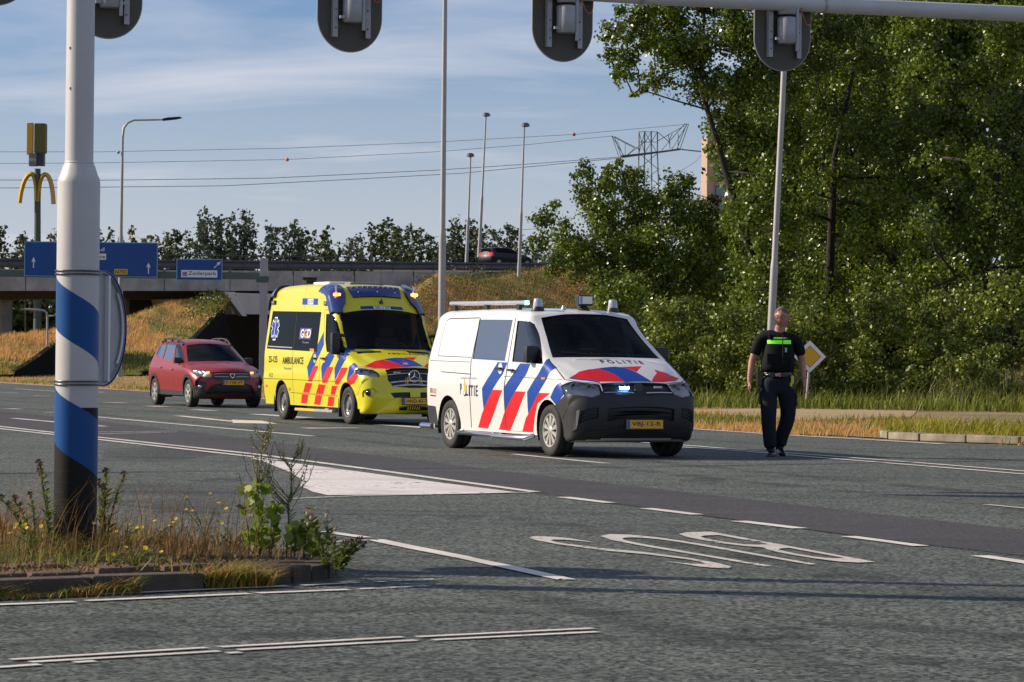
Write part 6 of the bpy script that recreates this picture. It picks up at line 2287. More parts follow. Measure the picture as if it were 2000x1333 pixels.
# abutment and columns
bm = bmesh.new()
for (x0, x1, z0) in ((-19.2, -17.0, 3.2),):
    pass
A = [(-19.35, 0.1), (-17.3, .1), (-16.0, .1)]
ab = mesh_obj('abutment', [P3(-19.9, -.3, 5.35), P3(-16.9, -.3, 5.35), P3(-16.9, -.3, 3.9), P3(-19.5, -.3, 3.9), P3(-19.9, 9, 5.35), P3(-16.9, 9, 5.35), P3(-16.9, 9, 3.9), P3(-19.5, 9, 3.9)],
              [(0, 1, 2, 3), (4, 7, 6, 5), (0, 3, 7, 4), (1, 5, 6, 2), (0, 4, 5, 1), (3, 2, 6, 7)], M_concl, via)
wing = mesh_obj('wing_wall', [P3(-20.2, -.6, 5.40), P3(-19.5, -.6, 5.40), P3(-18.9, -.9, 3.75), P3(-19.2, -.9, 3.75), P3(-20.2, -.2, 5.40), P3(-19.5, -.2, 5.40), P3(-18.9, -.4, 3.75), P3(-19.2, -.4, 3.75)],
                [(0, 1, 2, 3), (4, 7, 6, 5), (0, 3, 7, 4), (1, 5, 6, 2), (0, 4, 5, 1), (3, 2, 6, 7)], M_concl, via)
for x in (-36, -30.5, -9.5):
    tubeo('column', [P3(x, 5, 0), P3(x, 5, 5.0)], .45, M_conc, via, 14)
boxo('pier_wall', (P3(-16, 9, 2.4)), (14, .6, 5.0), M_concshade, via, rot=Vector((1, 0, 0)).rotation_difference(UD))

# banks: height fields
ns = np.random.default_rng(5)
_ph = ns.uniform(0, 6.28, 12); _k = ns.normal(0, .55, (12, 2)); _kk = ns.normal(0, 2.2, (12, 2))


def wob(x, y):
    s = 0
    for i in range(12):
        s = s + .05 * np.sin(_k[i, 0] * x + _k[i, 1] * y + _ph[i]) + .02 * np.sin(_kk[i, 0] * x + _kk[i, 1] * y + _ph[i])
    return s


def H_B(x, y):          # bank left of the abutment
    top = np.minimum(5.15, 5.15 - .55 * (-21.1 - x))
    t = np.clip((y - 158) / (Yd(x) + 0 - 158), 0, 1)
    return np.minimum(top, .05 + 5.1 * t ** 1.5)


def H_A(x, y):          # nearer bank at far left
    top = 2.9 + .38 * (x + 23.8)
    t = np.clip((y - 145) / 27, 0, 1)
    return np.minimum(top, .1 + 3.3 * t ** 1.3)


def H_R(x, y):          # long bank on the right carrying the road
    yd = 228.5 + .918 * x
    d = (yd - y) / 1.36   # distance in front of the edge
    h = np.clip((ZT(0) + .0294 * x - .05) - np.maximum(0, d - 1.0) * .47, -.5, 20)
    side = np.clip((x + 14.5 - np.maximum(0, 0)) * .75, -1, 20)
    return np.minimum(h, side)


M_bank = mat('bank_soil', (.36, .22, .075), .95, noise=(.5, .9, (.16, .14, .035)), bump=(3, .6, .08))


def field(name, x0, x1, y0, y1, f, nx, ny, cut=None, m=None):
    xs = np.linspace(x0, x1, nx); ys = np.linspace(y0, y1, ny)
    X, Yv = np.meshgrid(xs, ys)
    Z = f(X, Yv)
    Z = Z + wob(X, Yv) * np.clip(Z, 0, 1)
    verts = np.stack([X, Yv, Z], -1).reshape(-1, 3)
    faces = []
    for j in range(ny - 1):
        for i in range(nx - 1):
            if max(Z[j, i], Z[j + 1, i], Z[j, i + 1], Z[j + 1, i + 1]) > -.05:
                a = j * nx + i
                faces.append((a, a + 1, a + nx + 1, a + nx))
    return struct(mesh_obj(name, verts.tolist(), faces, m or M_bank, smooth=True))


field('grass_bank', -46, -19.3, 158, 212, H_B, 60, 70)
field('grass_bank', -46, -23.8, 145, 174, H_A, 60, 50)
field('embankment', -14.5, 60, 188, 262, H_R, 120, 110)
# paved slopes facing the underpass
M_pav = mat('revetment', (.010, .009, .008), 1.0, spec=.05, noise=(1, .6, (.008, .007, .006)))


def revet(x, ys, f, w, lab):
    vs_ = []
    for y in ys:
        z = float(f(np.array(x - .02), np.array(y))) + .03
        vs_ += [(x - .25, y, z + .10), (x + .05, y, z + .10), (x + .05 + w * z / 4, y, -.02)]
    fs_ = []
    for i in range(len(ys) - 1):
        a = i * 3
        fs_ += [(a, a + 1, a + 4, a + 3), (a + 1, a + 2, a + 5, a + 4)]
    return struct(mesh_obj(lab, vs_, fs_, M_pav))


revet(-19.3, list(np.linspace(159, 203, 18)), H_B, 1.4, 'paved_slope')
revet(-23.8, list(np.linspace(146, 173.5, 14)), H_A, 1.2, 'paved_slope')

# raised road surface on the right
bm = bmesh.new(); deck_strip(bm, -2, 70, [(.0, -.02), (0, -.3), (13, -.3), (13, .34), (2.2, .34)], 16)
struct(bm_obj('raised_road', bm, M_road2))

# dark car driving away on the raised road
def make_far_car():
    yaw = math.atan(.918)
    q = Vector(P3(3.3, 3.2, ZT(3.3) + .38))
    root = thing('moving_car', 'dark blue estate car passing on the raised road above the embankment', 'car', q, (0, 0, yaw))
    v, f = body_grid([(x, z * .92, r, b) for x, z, r, b in PROF['red']], lambda x, z: W_car(x, z / .92), .25, n=70, nflat=8, ncor=5, nside=12)
    Bd = Body(v, f)
    Bd.mat_index(mat('dark_blue_paint', (.006, .007, .016), .45, coat=.15, spec=.25))
    for s in (-1, 1):
        Bd.cut('S', [(-4.05, 1.30), (-3.8, 1.40), (-2.3, 1.38), (-1.45, 1.0), (-3.9, 1.06)], M_glassd, part='side_window', side=s)
        Bd.cut('S', [(-4.6, 1.06), (-4.25, 1.06), (-4.25, .80), (-4.6, .80)], mat('red_tail_lamp', (.6, .02, .03), .2, emit=((1, .05, .05), .05)), part='tail_lamp', side=s)
        Bd.cut('S', circ(-.83, .3, .37, 20), part='hole', side=s); Bd.cut('S', circ(-3.73, .3, .37, 20), part='hole', side=s)
    Bd.finish(root, M_seal)
    rw = prismo('rear_window', [(-.55, 1.02), (.55, 1.02), (.45, 1.34), (-.45, 1.34)], -.01, .01, M_glassd, root, axis='x')
    rw.location = (-4.33, 0, 0)
    for s in (-1, 1):
        for x in (-.83, -3.73):
            wheel(root, x, s * .76, s, .31, .2, 'alloy')
    bm_ = bmesh.new()
    for s in (-1, 1):
        tube(bm_, [(-2.2, s * .58, 1.47), (-2.4, s * .58, 1.52), (-3.7, s * .58, 1.52), (-3.9, s * .58, 1.45)], .02, 6)
    bm_obj('roof_rail', bm_, M_gap, root)
    return root


make_far_car()

# high-rise flat behind the trees
M_brick = mat('flat_facade', (.40, .29, .22), .9, noise=(.4, .4, (.34, .25, .19)))
M_flatwin = mat('flat_window', (.10, .20, .25), .12, spec=.8)
hb = thing('apartment_tower', 'beige high-rise flat glimpsed between the trees', 'building', (0, 600, 0))
hx = W(1381, 400, 600).x
topz = W(1381, 262, 600).z
boxo('wall', (hx + 9, 10, topz / 2), (18, 20, topz), M_brick, hb)
boxo('corner_pier', (hx + .55, -.15, topz / 2), (1.3, .5, topz), M_brick, hb)
proto = None
for fl in range(15):
    for c_ in range(5):
        z = topz - 2.6 - fl * 2.9
        x = hx + 2.6 + c_ * 3.3
        if proto is None:
            bm = bmesh.new(); box(bm, (0, 0, 0), (1.7, .16, 1.75)); proto = bm_obj('window', bm, M_flatwin, hb); q = proto
            bm = bmesh.new(); box(bm, (0, 0, 0), (1.95, .10, 2.0)); fr_ = bm_obj('window_frame', bm, M_gap, q)
        else:
            q = proto.copy(); C.objects.link(q); q.parent = hb
            f2 = fr_.copy(); C.objects.link(f2); f2.parent = q
        q.location = (x, -.02, z)
for fl in range(15):
    boxo('floor_band', (hx + 9, -.06, topz - 1.2 - fl * 2.9), (18.1, .14, .28), M_brick, hb)

# lattice pylon
pyY = 700
M_lat = mat('lattice_steel', (.10, .10, .115), .6, metal=.2)
py = thing('pylon', 'lattice high voltage pylon standing behind the trees', 'pylon', (0, 0, 0))


def pl(pts, r, name='lattice_member', dy=0, parent=py):
    return tubeo(name, [W(a, b_, pyY) + Vector((0, dy, 0)) for a, b_ in pts], r, M_lat, parent, 5)


bm = bmesh.new()


def seg2(bm_, a, b_, r=.10, dy0=0, dy1=0):
    tube(bm_, [W(a[0], a[1], pyY) + Vector((0, dy0, 0)), W(b_[0], b_[1], pyY) + Vector((0, dy1, 0))], r, 4)


legs = [1248, 1259, 1272, 1284]
for i, x in enumerate(legs):
    seg2(bm, (x, 256 + (i == 0 or i == 3) * 2), (x, 300), .14)
    seg2(bm, (x, 300), (1266 + (x - 1266) * 1.35, 480), .14); seg2(bm, (1266 + (x - 1266) * 1.35, 480), (1266 + (x - 1266) * 2.8, 700), .16)
for a, b_ in (((1248, 258), (1284, 258)), ((1248, 258), (1259, 300)), ((1259, 258), (1248, 300)), ((1259, 258), (1284, 300)), ((1284, 258), (1259, 300)), ((1272, 258), (1259, 280)), ((1248, 278), (1284, 278)),
               ((1248, 300), (1284, 330)), ((1284, 300), (1248, 330)), ((1246, 330), (1288, 362)), ((1288, 330), (1246, 362)), ((1244, 362), (1290, 400)), ((1290, 362), (1244, 400)), ((1243, 400), (1294, 450)), ((1294, 400), (1243, 450))):
    seg2(bm, a, b_, .07)
bm_obj('tower', bm, M_lat, py)
bm = bmesh.new()
seg2(bm, (1210, 308), (1328, 292), .22); seg2(bm, (1213, 305), (1328, 292), .12); seg2(bm, (1328, 292), (1374, 297), .14)
bm_obj('lower_boom', bm, M_lat, py)
bm = bmesh.new()
for a, b_ in (((1195, 266), (1208, 305)), ((1195, 266), (1218, 304)), ((1200, 268), (1213, 305)), ((1195, 266), (1240, 290)), ((1200, 267), (1248, 292)), ((1205, 275), (1217, 304)), ((1221, 280), (1221, 304)), ((1240, 290), (1224, 304)), ((1226, 303), (1262, 275))):
    seg2(bm, a, b_, .07)
bm_obj('left_arm', bm, M_lat, py)
bm = bmesh.new()
for a, b_ in (((1341, 243), (1322, 292)), ((1345, 243), (1328, 292)), ((1337, 243), (1292, 294)), ((1341, 245), (1312, 292)), ((1337, 246), (1284, 276)), ((1325, 262), (1324, 292)), ((1313, 262), (1305, 278)), ((1305, 262), (1309, 291)), ((1284, 258), (1310, 280)), ((1336, 243), (1345, 243))):
    seg2(bm, a, b_, .08)
bm_obj('right_arm', bm, M_lat, py)


def wire(pts, label, Y0=620, Y1=700, r=.045, group='power lines strung from the pylon'):
    P_ = []
    n = len(pts)
    for i, (a, b_) in enumerate(pts):
        P_.append(W(a, b_, Y0 + (Y1 - Y0) * i / (n - 1)))
    # smooth between the measured points
    o_ = tubeo('power_line', P_, r, M_lat, None, 4)
    tag(o_, label, 'power line', group)
    return o_


wire([(-40, 297), (200, 297), (560, 290), (850, 278), (1121, 263), (1343, 243)], 'topmost power line, the one carrying the dark red ball near the pylon')
wire([(-40, 320), (200, 318.5), (561, 312), (850, 297), (1030, 283), (1196, 266)], 'second power line from the top, the one carrying the orange ball')
wire([(-40, 352), (200, 352.5), (525, 348.5), (850, 333), (1030, 321), (1212, 307)], 'third power line from the top, thicker and with small spacers', r=.06)
wire([(-40, 368), (200, 366), (435, 363.5), (700, 350), (900, 339), (1212, 309)], 'lowest of the four power lines on the left side of the pylon', r=.06)
wire([(1374, 297), (1360, 315), (1340, 328), (1320, 338), (1290, 352)], 'short slack power line hanging from the right end of the pylon boom', 700, 690)
wire([(600, 480), (760, 471), (900, 459), (1060, 446)], 'low power line running behind the distant treetops', 420, 430, .03)
for px_, py_, c_, lab in ((1121, 263, (.45, .02, .03), 'dark red marker ball on the top power line near the pylon'), (561, 312, (.65, .16, .03), 'orange marker ball on the second power line')):
    Yb = 682 if px_ > 1000 else 652
    o = latheo('marker_ball', [(0, .40), (.24, .34), (.36, .2), (.40, 0), (.36, -.2), (.24, -.34), (0, -.40)], mat('marker_ball', c_, .4), None, 14, 'z')
    o.location = W(px_, py_, Yb)
    tag(o, lab, 'marker ball', 'marker balls on the power lines')
# a sliver of a turquoise sign at the far left edge
boxo_ = boxo('turquoise_panel', W(-6, 680, 165), (.5, .1, 1.0), mat('turquoise_sign', (.02, .35, .45), .5))
tag(boxo_, 'turquoise panel cut off by the left edge of the view below the viaduct', 'sign')


# ---------------------------------------------------------------- plants
def leaf_mat(name, c1, c2, rough=.38, trans=.35, spec=.6):
    m = bpy.data.materials.new(name)
    m.use_nodes = True
    t, n, l = nodes_of(m)
    b = n['Principled BSDF']
    at = n.new('ShaderNodeAttribute'); at.attribute_name = 'tone'
    r = n.new('ShaderNodeValToRGB')
    r.color_ramp.elements[0].position = 0; r.color_ramp.elements[0].color = (*c1, 1)
    r.color_ramp.elements[1].position = 1; r.color_ramp.elements[1].color = (*c2, 1)
    l.new(at.outputs['Fac'], r.inputs[0])
    l.new(r.outputs[0], b.inputs['Base Color'])
    b.inputs['Roughness'].default_value = rough
    b.inputs['Specular IOR Level'].default_value = spec
    tr = n.new('ShaderNodeBsdfTranslucent')
    l.new(r.outputs[0], tr.inputs[0])
    mx = n.new('ShaderNodeMixShader'); mx.inputs[0].default_value = trans
    l.new(b.outputs[0], mx.inputs[1]); l.new(tr.outputs[0], mx.inputs[2])
    l.new(mx.outputs[0], n['Material Output'].inputs[0])
    return m


def fast_mesh(name, co, nper, m, parent=None, tone=None, smooth=False):
    """co (K*nper,3): K polygons of nper corners each"""
    me = bpy.data.meshes.new(name)
    nv = len(co); K = nv // nper
    me.vertices.add(nv)
    me.vertices.foreach_set('co', np.ascontiguousarray(co, dtype=np.float32).ravel())
    me.loops.add(nv)
    me.loops.foreach_set('vertex_index', np.arange(nv, dtype=np.int32))
    me.polygons.add(K)
    me.polygons.foreach_set('loop_start', np.arange(0, nv, nper, dtype=np.int32))
    try:
        me.polygons.foreach_set('loop_total', np.full(K, nper, dtype=np.int32))
    except Exception:
        pass
    if tone is not None:
        a = me.attributes.new('tone', 'FLOAT', 'FACE')
        a.data.foreach_set('value', np.ascontiguousarray(tone, dtype=np.float32))
    me.update(calc_edges=True)
    me.materials.append(m)
    o = bpy.data.objects.new(name, me)
    C.objects.link(o)
    if parent:
        o.parent = parent
    return o


def unit(v):
    return v / np.maximum(np.linalg.norm(v, axis=1, keepdims=True), 1e-9)


def leaves(centres, size, outward, jitter=.9, aspect=.72, up=.25):
    """leaf rhombs with random tilt; returns vertex array"""
    n = len(centres)
    nr = unit(outward * .55 + rng.normal(0, jitter, (n, 3)) + np.array([0, 0, up]))
    t = unit(np.cross(nr, rng.normal(0, 1, (n, 3))))
    t[:, 2] -= .35
    t = unit(t - nr * np.sum(t * nr, 1, keepdims=True))
    b_ = np.cross(nr, t)
    s = size * rng.uniform(.65, 1.25, (n, 1))
    fold = nr * s * .10
    p0 = centres - t * s * .5
    p1 = centres + b_ * s * aspect * .5 - t * s * .05 + fold
    p2 = centres + t * s * .5
    p3 = centres - b_ * s * aspect * .5 - t * s * .05 + fold
    return np.stack([p0, p1, p2, p3], 1).reshape(-1, 3)


def clump_points(c, rad, n, sub=10, shell=.35, spiky=0.0):
    """points gathered in small tufts over the shell of an ellipsoid"""
    c = np.array(c, float); rad = np.array(rad, float)
    ns_ = max(3, int(sub))
    d = unit(rng.normal(0, 1, (ns_, 3)))
    rr = rng.uniform(.45, 1.0, (ns_, 1))
    cc = c + d * rad * rr
    idx = rng.integers(0, ns_, n)
    off = rng.normal(0, 1, (n, 3)) * rad.mean() * shell * rng.uniform(.4, 1.1, (ns_, 1))[idx]
    p = cc[idx] + off
    if spiky:
        p[:, 2] += np.abs(rng.normal(0, spiky, n)) * rad[2]
    out = unit((p - c) / rad)
    return p, out


M_leafA = leaf_mat('poplar_leaf', (.038, .072, .006), (.21, .275, .020), .36, .26, .6)
M_leafB = leaf_mat('shrub_leaf', (.045, .078, .010), (.24, .28, .03), .40, .28, .5)
M_leafFar = leaf_mat('far_leaf', (.040, .062, .020), (.110, .130, .042), .6, .2, .3)  # leaf tones lightened to put distance haze into the colour
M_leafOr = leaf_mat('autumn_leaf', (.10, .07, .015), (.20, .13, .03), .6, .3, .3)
M_leafHaze = leaf_mat('far_leaf_haze', (.050, .075, .050), (.115, .140, .080), .6, .2, .3)  # greyer, lightened leaf tones stand in for haze over the far trees
M_bark = mat('bark', (.030, .025, .018), .95, noise=(4, .6, (.018, .015, .012)), bump=(14, .8, .03))


def tree(name, label, base, clumps, m, size, dens, group, trunk_r=.22, cat='tree', limbs=True, sub=12, shell=.33, spiky=0.0):
    """clumps: (px, py, radius in photo pixels, Y)"""
    t = thing(name, label, cat, base, group=group)
    B0 = Vector(base)
    P_, O_, T_ = [], [], []
    cs = []
    for (px, py, rp, Y) in clumps:
        c_ = W(px, py, Y)
        r_ = rp * Y / F_PX
        n = int(dens * r_ * r_)
        p, o = clump_points(c_, (r_, r_ * .9, r_ * .88), n, sub, shell, spiky)
        P_.append(p); O_.append(o); T_.append(np.clip(rng.normal(.5, .22, n) + rng.normal(0, .12), 0, 1))
        cs.append((c_, r_))
    P_ = np.concatenate(P_); O_ = np.concatenate(O_); T_ = np.concatenate(T_)
    keep = P_[:, 2] > .05
    P_, O_, T_ = P_[keep], O_[keep], T_[keep]
    co = leaves(P_, size, O_) - np.array(base)
    fast_mesh('crown', co, 4, m, t, T_)
    if limbs:
        topc = max(cs, key=lambda c: c[0].z)[0]
        mid = sum((c[0] for c in cs), Vector()) / len(cs)
        bm_ = bmesh.new()
        fork = Vector((B0.x * .6 + mid.x * .4, B0.y * .6 + mid.y * .4, max(.8, mid.z * .35)))
        tube(bm_, [Vector((0, 0, -.1)), (fork - B0) * .5 + Vector((.1, 0, 0)), fork - B0, (mid - B0) * .7 + (fork - B0) * .3, mid - B0, topc - B0], [trunk_r * 1.3, trunk_r, trunk_r * .85, trunk_r * .6, trunk_r * .45, trunk_r * .08], 10)
        nodes_ = [fork.lerp(mid, u) for u in (0, .3, .6, .9)]
        for c_, r_ in sorted(cs, key=lambda q: (q[0] - fork).length):
            # each bough grows from the nearest wood already there
            s0 = min(nodes_, key=lambda q: (q - c_).length + .4 * max(0, q.z - c_.z))
            dist_ = (c_ - fork).length / max(1.0, (topc - B0).length)
            w0 = trunk_r * max(.10, .42 - .42 * dist_)
            m1 = s0.lerp(c_, .5) + Vector((random.uniform(-.3, .3), random.uniform(-.2, .2), random.uniform(-.25, .1))) * r_
            tube(bm_, [s0 - B0, m1 - B0, c_ - B0], [w0, w0 * .8, w0 * .6], 5)
            nodes_.append(c_)
        bmesh.ops.recalc_face_normals(bm_, faces=bm_.faces)
        bm_obj('trunk', bm_, M_bark, t, smooth=True)
    return t


def scatter_clumps(poly, n, r0, r1, Y0, Y1, seed=0):
    g = random.Random(seed)
    xs = [p[0] for p in poly]; ys = [p[1] for p in poly]
    out = []
    tries = 0
    while len(out) < n and tries < 20000:
        tries += 1
        x, y = g.uniform(min(xs), max(xs)), g.uniform(min(ys), max(ys))
        if not pip(x, y, poly):
            continue
        r = g.uniform(r0, r1)
        if any((x - o[0]) ** 2 + (y - o[1]) ** 2 < (.62 * (r + o[2]) * .9) ** 2 for o in out):
            if g.random() < .93:
                continue
        out.append((x, y, r, g.uniform(Y0, Y1)))
    return out


GT = 'big leafy trees on the right'


def gbase(px, Y, z=0.0):
    return (W(px, 700, Y).x, Y, z)


# lower left tree, its crown reaching over the road bank
cl = [(1065, 425, 26, 101), (1050, 470, 20, 101), (1100, 470, 38, 102), (1085, 520, 26, 101), (1135, 340, 22, 102), (1150, 375, 34, 103), (1195, 345, 30, 103), (1235, 345, 26, 104), (1180, 420, 46, 102), (1250, 400, 48, 103), (1320, 370, 34, 104), (1345, 355, 14, 104),
      (1140, 500, 40, 101), (1200, 500, 46, 101), (1270, 480, 50, 101), (1340, 430, 44, 103), (1385, 420, 30, 104), (1180, 555, 36, 100), (1240, 570, 44, 100), (1310, 550, 50, 101), (1370, 500, 50, 102), (1400, 560, 46, 101), (1420, 450, 44, 103), (1290, 620, 40, 99), (1350, 620, 46, 99), (1085, 400, 12, 101), (1140, 320, 10, 102), (1210, 318, 10, 103), (1330, 345, 9, 104), (1395, 390, 14, 104)]
tree('leafy_tree', 'broad bushy tree left of the others, its crown leaning over the road bank', gbase(1330, 101), cl + [(x_ + 12, y_ + 22, r_ * 1.05, Y_ + 1.2) for x_, y_, r_, Y_ in cl if r_ > 28], M_leafA, .125, 2300, GT, .14)
# upper left overhanging boughs
cl = [(1200, 60, 26, 93), (1190, 110, 18, 93), (1235, 45, 32, 94), (1225, 100, 34, 94), (1220, 150, 26, 93), (1270, 80, 44, 95), (1285, 150, 30, 95), (1250, 175, 14, 94), (1235, 185, 7, 93), (1330, 60, 50, 95), (1340, 130, 48, 95), (1300, 20, 40, 95), (1400, 90, 50, 94), (1380, 180, 34, 95), (1400, 240, 34, 95), (1430, 180, 50, 94), (1450, 270, 46, 95), (1395, 290, 20, 95), (1420, 320, 24, 96), (1450, 350, 36, 96),
      (1290, -40, 50, 95), (1400, 0, 60, 95), (1480, 60, 60, 94), (1500, 150, 60, 94), (1520, 260, 56, 95), (1480, -60, 70, 95), (1210, 20, 14, 93), (1180, 75, 8, 93), (1475, 400, 40, 96), (1380, -80, 60, 95), (1440, 430, 36, 95), (1460, 500, 44, 95), (1500, 570, 50, 95), (1450, 580, 44, 96), (1520, 340, 50, 94), (1530, 450, 50, 94), (1540, 60, 60, 93), (1440, 30, 56, 94), (1350, 100, 44, 94), (1310, 90, 40, 94), (1260, 30, 30, 94)]
tree('leafy_tree', 'tall tree whose boughs reach left into the sky below the mast arm', gbase(1570, 95), cl, M_leafA, .125, 2500, GT, .16)
pm = [(1500, -40), (1790, -40), (1800, 420), (1770, 640), (1500, 640), (1430, 500), (1460, 350)]
tree('leafy_tree', 'tall dense tree behind the leaning post and the officer', gbase(1610, 98), scatter_clumps(pm, 62, 38, 62, 93, 101, 3), M_leafA, .125, 1700, GT, .2)
pm = [(1760, -60), (2120, -60), (2140, 640), (1800, 660), (1740, 400)]
tree('leafy_tree', 'tallest dense tree at the right edge of the view', gbase(1890, 94), scatter_clumps(pm, 66, 38, 64, 90, 98, 4), M_leafA, .125, 1700, GT, .2)
pm = [(2120, -60), (2500, -60), (2500, 660), (2120, 660)]
tree('leafy_tree', 'tree standing just outside the right edge of the view', gbase(2300, 96), scatter_clumps(pm, 36, 50, 80, 92, 100, 5), M_leafA, .2, 150, GT, .34)
# dark trees further back closing the wood
for i, (x0, x1, y0, Y, lab) in enumerate(((1330, 1640, 330, 108, 'shaded tree deep in the wood behind the leaning post'), (1600, 1900, -80, 109, 'shaded tree deep in the wood above the diamond sign'), (1850, 2200, -80, 110, 'shaded tree deep in the wood at the far right'))):
    pm = [(x0, y0), (x1, y0), (x1, 730), (x0, 730)]
    if i == 0:
        pm = [(1480, 120), (1640, -60), (1640, 730), (1230, 730), (1300, 600), (1440, 420)]
    tree('leafy_tree', lab, gbase((x0 + x1) / 2, Y), scatter_clumps(pm, 40, 50, 85, Y - 3, Y + 4, 20 + i), M_leafA, .27, 700, GT, .2)

# shrubs along the foot of the trees
SH = [(1130, 1290, 560, 720, 90, 'dark shrub behind the roof of the police van'), (1260, 1400, 600, 785, 84, 'bright green shrub beside the front of the police van'), (1370, 1520, 610, 790, 83, 'green shrub left of the officer'),
      (1500, 1650, 600, 785, 84, 'green shrub behind the diamond sign'), (1620, 1790, 580, 785, 84, 'leafy shrub right of the diamond sign'), (1760, 1920, 580, 790, 83, 'tall shrub above the pale kerb'), (1880, 2080, 520, 790, 82, 'reddish green shrub at the right edge')]
for i, (x0, x1, y0, y1, Y, lab) in enumerate(SH):
    pm = [(x0, y1), (x0 + 10, (y0 + y1) / 2), ((x0 + x1) / 2 - 30, y0 + 8), ((x0 + x1) / 2 + 30, y0), (x1 - 8, (y0 + y1) / 2), (x1, y1)]
    tree('shrub', lab, gbase((x0 + x1) / 2, Y), scatter_clumps(pm, 19, 24, 42, Y - 1.5, Y + 2, 40 + i), M_leafB if i != 0 else M_leafA, .11, 2300, 'shrubs along the foot of the trees', .06, 'shrub', limbs=True)

# distant trees behind the viaduct
FT = [(-15, 438, 34, 0, 'o'), (52, 458, 34, 2, 'far'), (112, 462, 28, 1, 'b'), (160, 455, 26, 4, 'far'), (206, 440, 24, 3, 'far'), (262, 455, 30, 6, 'or'), (300, 462, 24, 2, 'far'), (345, 448, 34, 5, 'far'),
      (408, 418, 32, 7, 'b'), (440, 426, 26, 3, 'far'), (475, 420, 32, 4, 'b'), (530, 448, 22, 6, 'b'), (572, 440, 34, 2, 'b'), (622, 446, 26, 7, 'far'), (655, 488, 20, 2, 'far'), (697, 462, 28, 1, 'b'), (752, 434, 34, 4, 'far'), (784, 436, 24, 8, 'far'), (824, 452, 32, 2, 'far'),
      (868, 470, 22, 6, 'b'), (905, 428, 36, 3, 'far'), (952, 446, 26, 1, 'b'), (992, 440, 32, 5, 'b'), (1040, 466, 30, 3, 'b'), (1090, 480, 26, 6, 'far')]
fm = {'far': M_leafFar, 'b': M_leafHaze, 'or': M_leafOr, 'o': M_leafFar}
names = ['rounded', 'ragged', 'slender', 'dense', 'airy', 'bushy', 'forked', 'leaning']
for i, (px, ytop, hw, v, kind) in enumerate(FT):
    Y = 262 + (i * 7 % 13)
    g = random.Random(300 + i)
    cl = []
    ybot = 560
    # several ascending plumes
    npl = max(2, int(hw / 9))
    for k in range(npl):
        xx = px + (k - (npl - 1) / 2) * hw * 1.7 / npl + g.uniform(-4, 4)
        yt = ytop + abs(k - (npl - 1) / 2) * g.uniform(6, 16) + g.uniform(0, 8)
        y = yt
        while y < ybot:
            cl.append((xx + g.uniform(-5, 5), y, g.uniform(6, 12) * (1 + (y - yt) / 120), Y + g.uniform(-1.5, 1.5)))
            y += g.uniform(9, 15)
    near = {0: 'at the far left corner', 1: 'left of the striped pole'}
    lab = f'{names[v % 8]} {"russet" if kind == "or" else "grey green" if kind == "b" else "dark green"} distant tree behind the viaduct, number {i + 1} from the left'
    where = ['beside the restaurant sign', 'at the left edge', 'behind the striped pole', 'over the wide blue sign', 'beside the curved street lamp', 'over the small blue sign', 'between the signs and the tall lamp post', 'near the tall lamp post', 'behind the lamp masts', 'behind the dark car']
    w_ = where[1] if px < 30 else where[0] if px < 100 else where[2] if px < 190 else where[4] if px < 240 else where[3] if px < 320 else where[5] if px < 420 else where[6] if px < 800 else where[7] if px < 880 else where[8] if px < 960 else where[9]
    lab = f'{names[v % 8]} {"russet" if kind == "or" else "grey green" if kind == "b" else "dark green"} distant tree {w_}'
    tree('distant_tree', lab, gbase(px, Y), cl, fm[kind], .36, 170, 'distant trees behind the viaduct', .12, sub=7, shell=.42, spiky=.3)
# dark wood under and beyond the viaduct
pts, out_ = [], []
for k in range(70):
    x = rng.uniform(-62, -8); Y = rng.uniform(284, 296)
    p, o = clump_points((x, Y, rng.uniform(1, 6.0)), (3, 2, 2.4), 420, 10, .4)
    pts.append(p); out_.append(o)
pts = np.concatenate(pts); out_ = np.concatenate(out_)
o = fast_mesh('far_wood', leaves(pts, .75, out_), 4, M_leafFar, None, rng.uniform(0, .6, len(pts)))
stuff(tag(o, 'dark mass of woodland seen beneath the viaduct', 'woodland'))
# low scrub over the horizon further right and left
pts, out_ = [], []
for k in range(160):
    x = rng.uniform(-140, 160); Y = rng.uniform(330, 350)
    if -62 < x < 0 and rng.uniform() < .5:
        continue
    p, o = clump_points((x, Y, rng.uniform(1, 7.5)), (4.5, 3, 3.2), 260, 8, .4)
    pts.append(p); out_.append(o)
pts = np.concatenate(pts); out_ = np.concatenate(out_)
o = fast_mesh('far_wood', leaves(pts, 1.0, out_), 4, M_leafHaze, None, rng.uniform(0, .6, len(pts)))
stuff(tag(o, 'hazy low line of woodland on the horizon beyond the raised road', 'woodland'))


# ---- blades of grass
M_grassG = leaf_mat('green_grass', (.08, .115, .012), (.24, .26, .035), .6, .35, .3)
M_grassD = leaf_mat('dry_grass', (.36, .18, .045), (.78, .46, .17), .75, .45, .2)
M_grassM = leaf_mat('mixed_grass', (.10, .10, .02), (.34, .25, .09), .7, .35, .2)
M_reed = leaf_mat('reed_blade', (.07, .09, .018), (.26, .27, .075), .5, .35, .4)


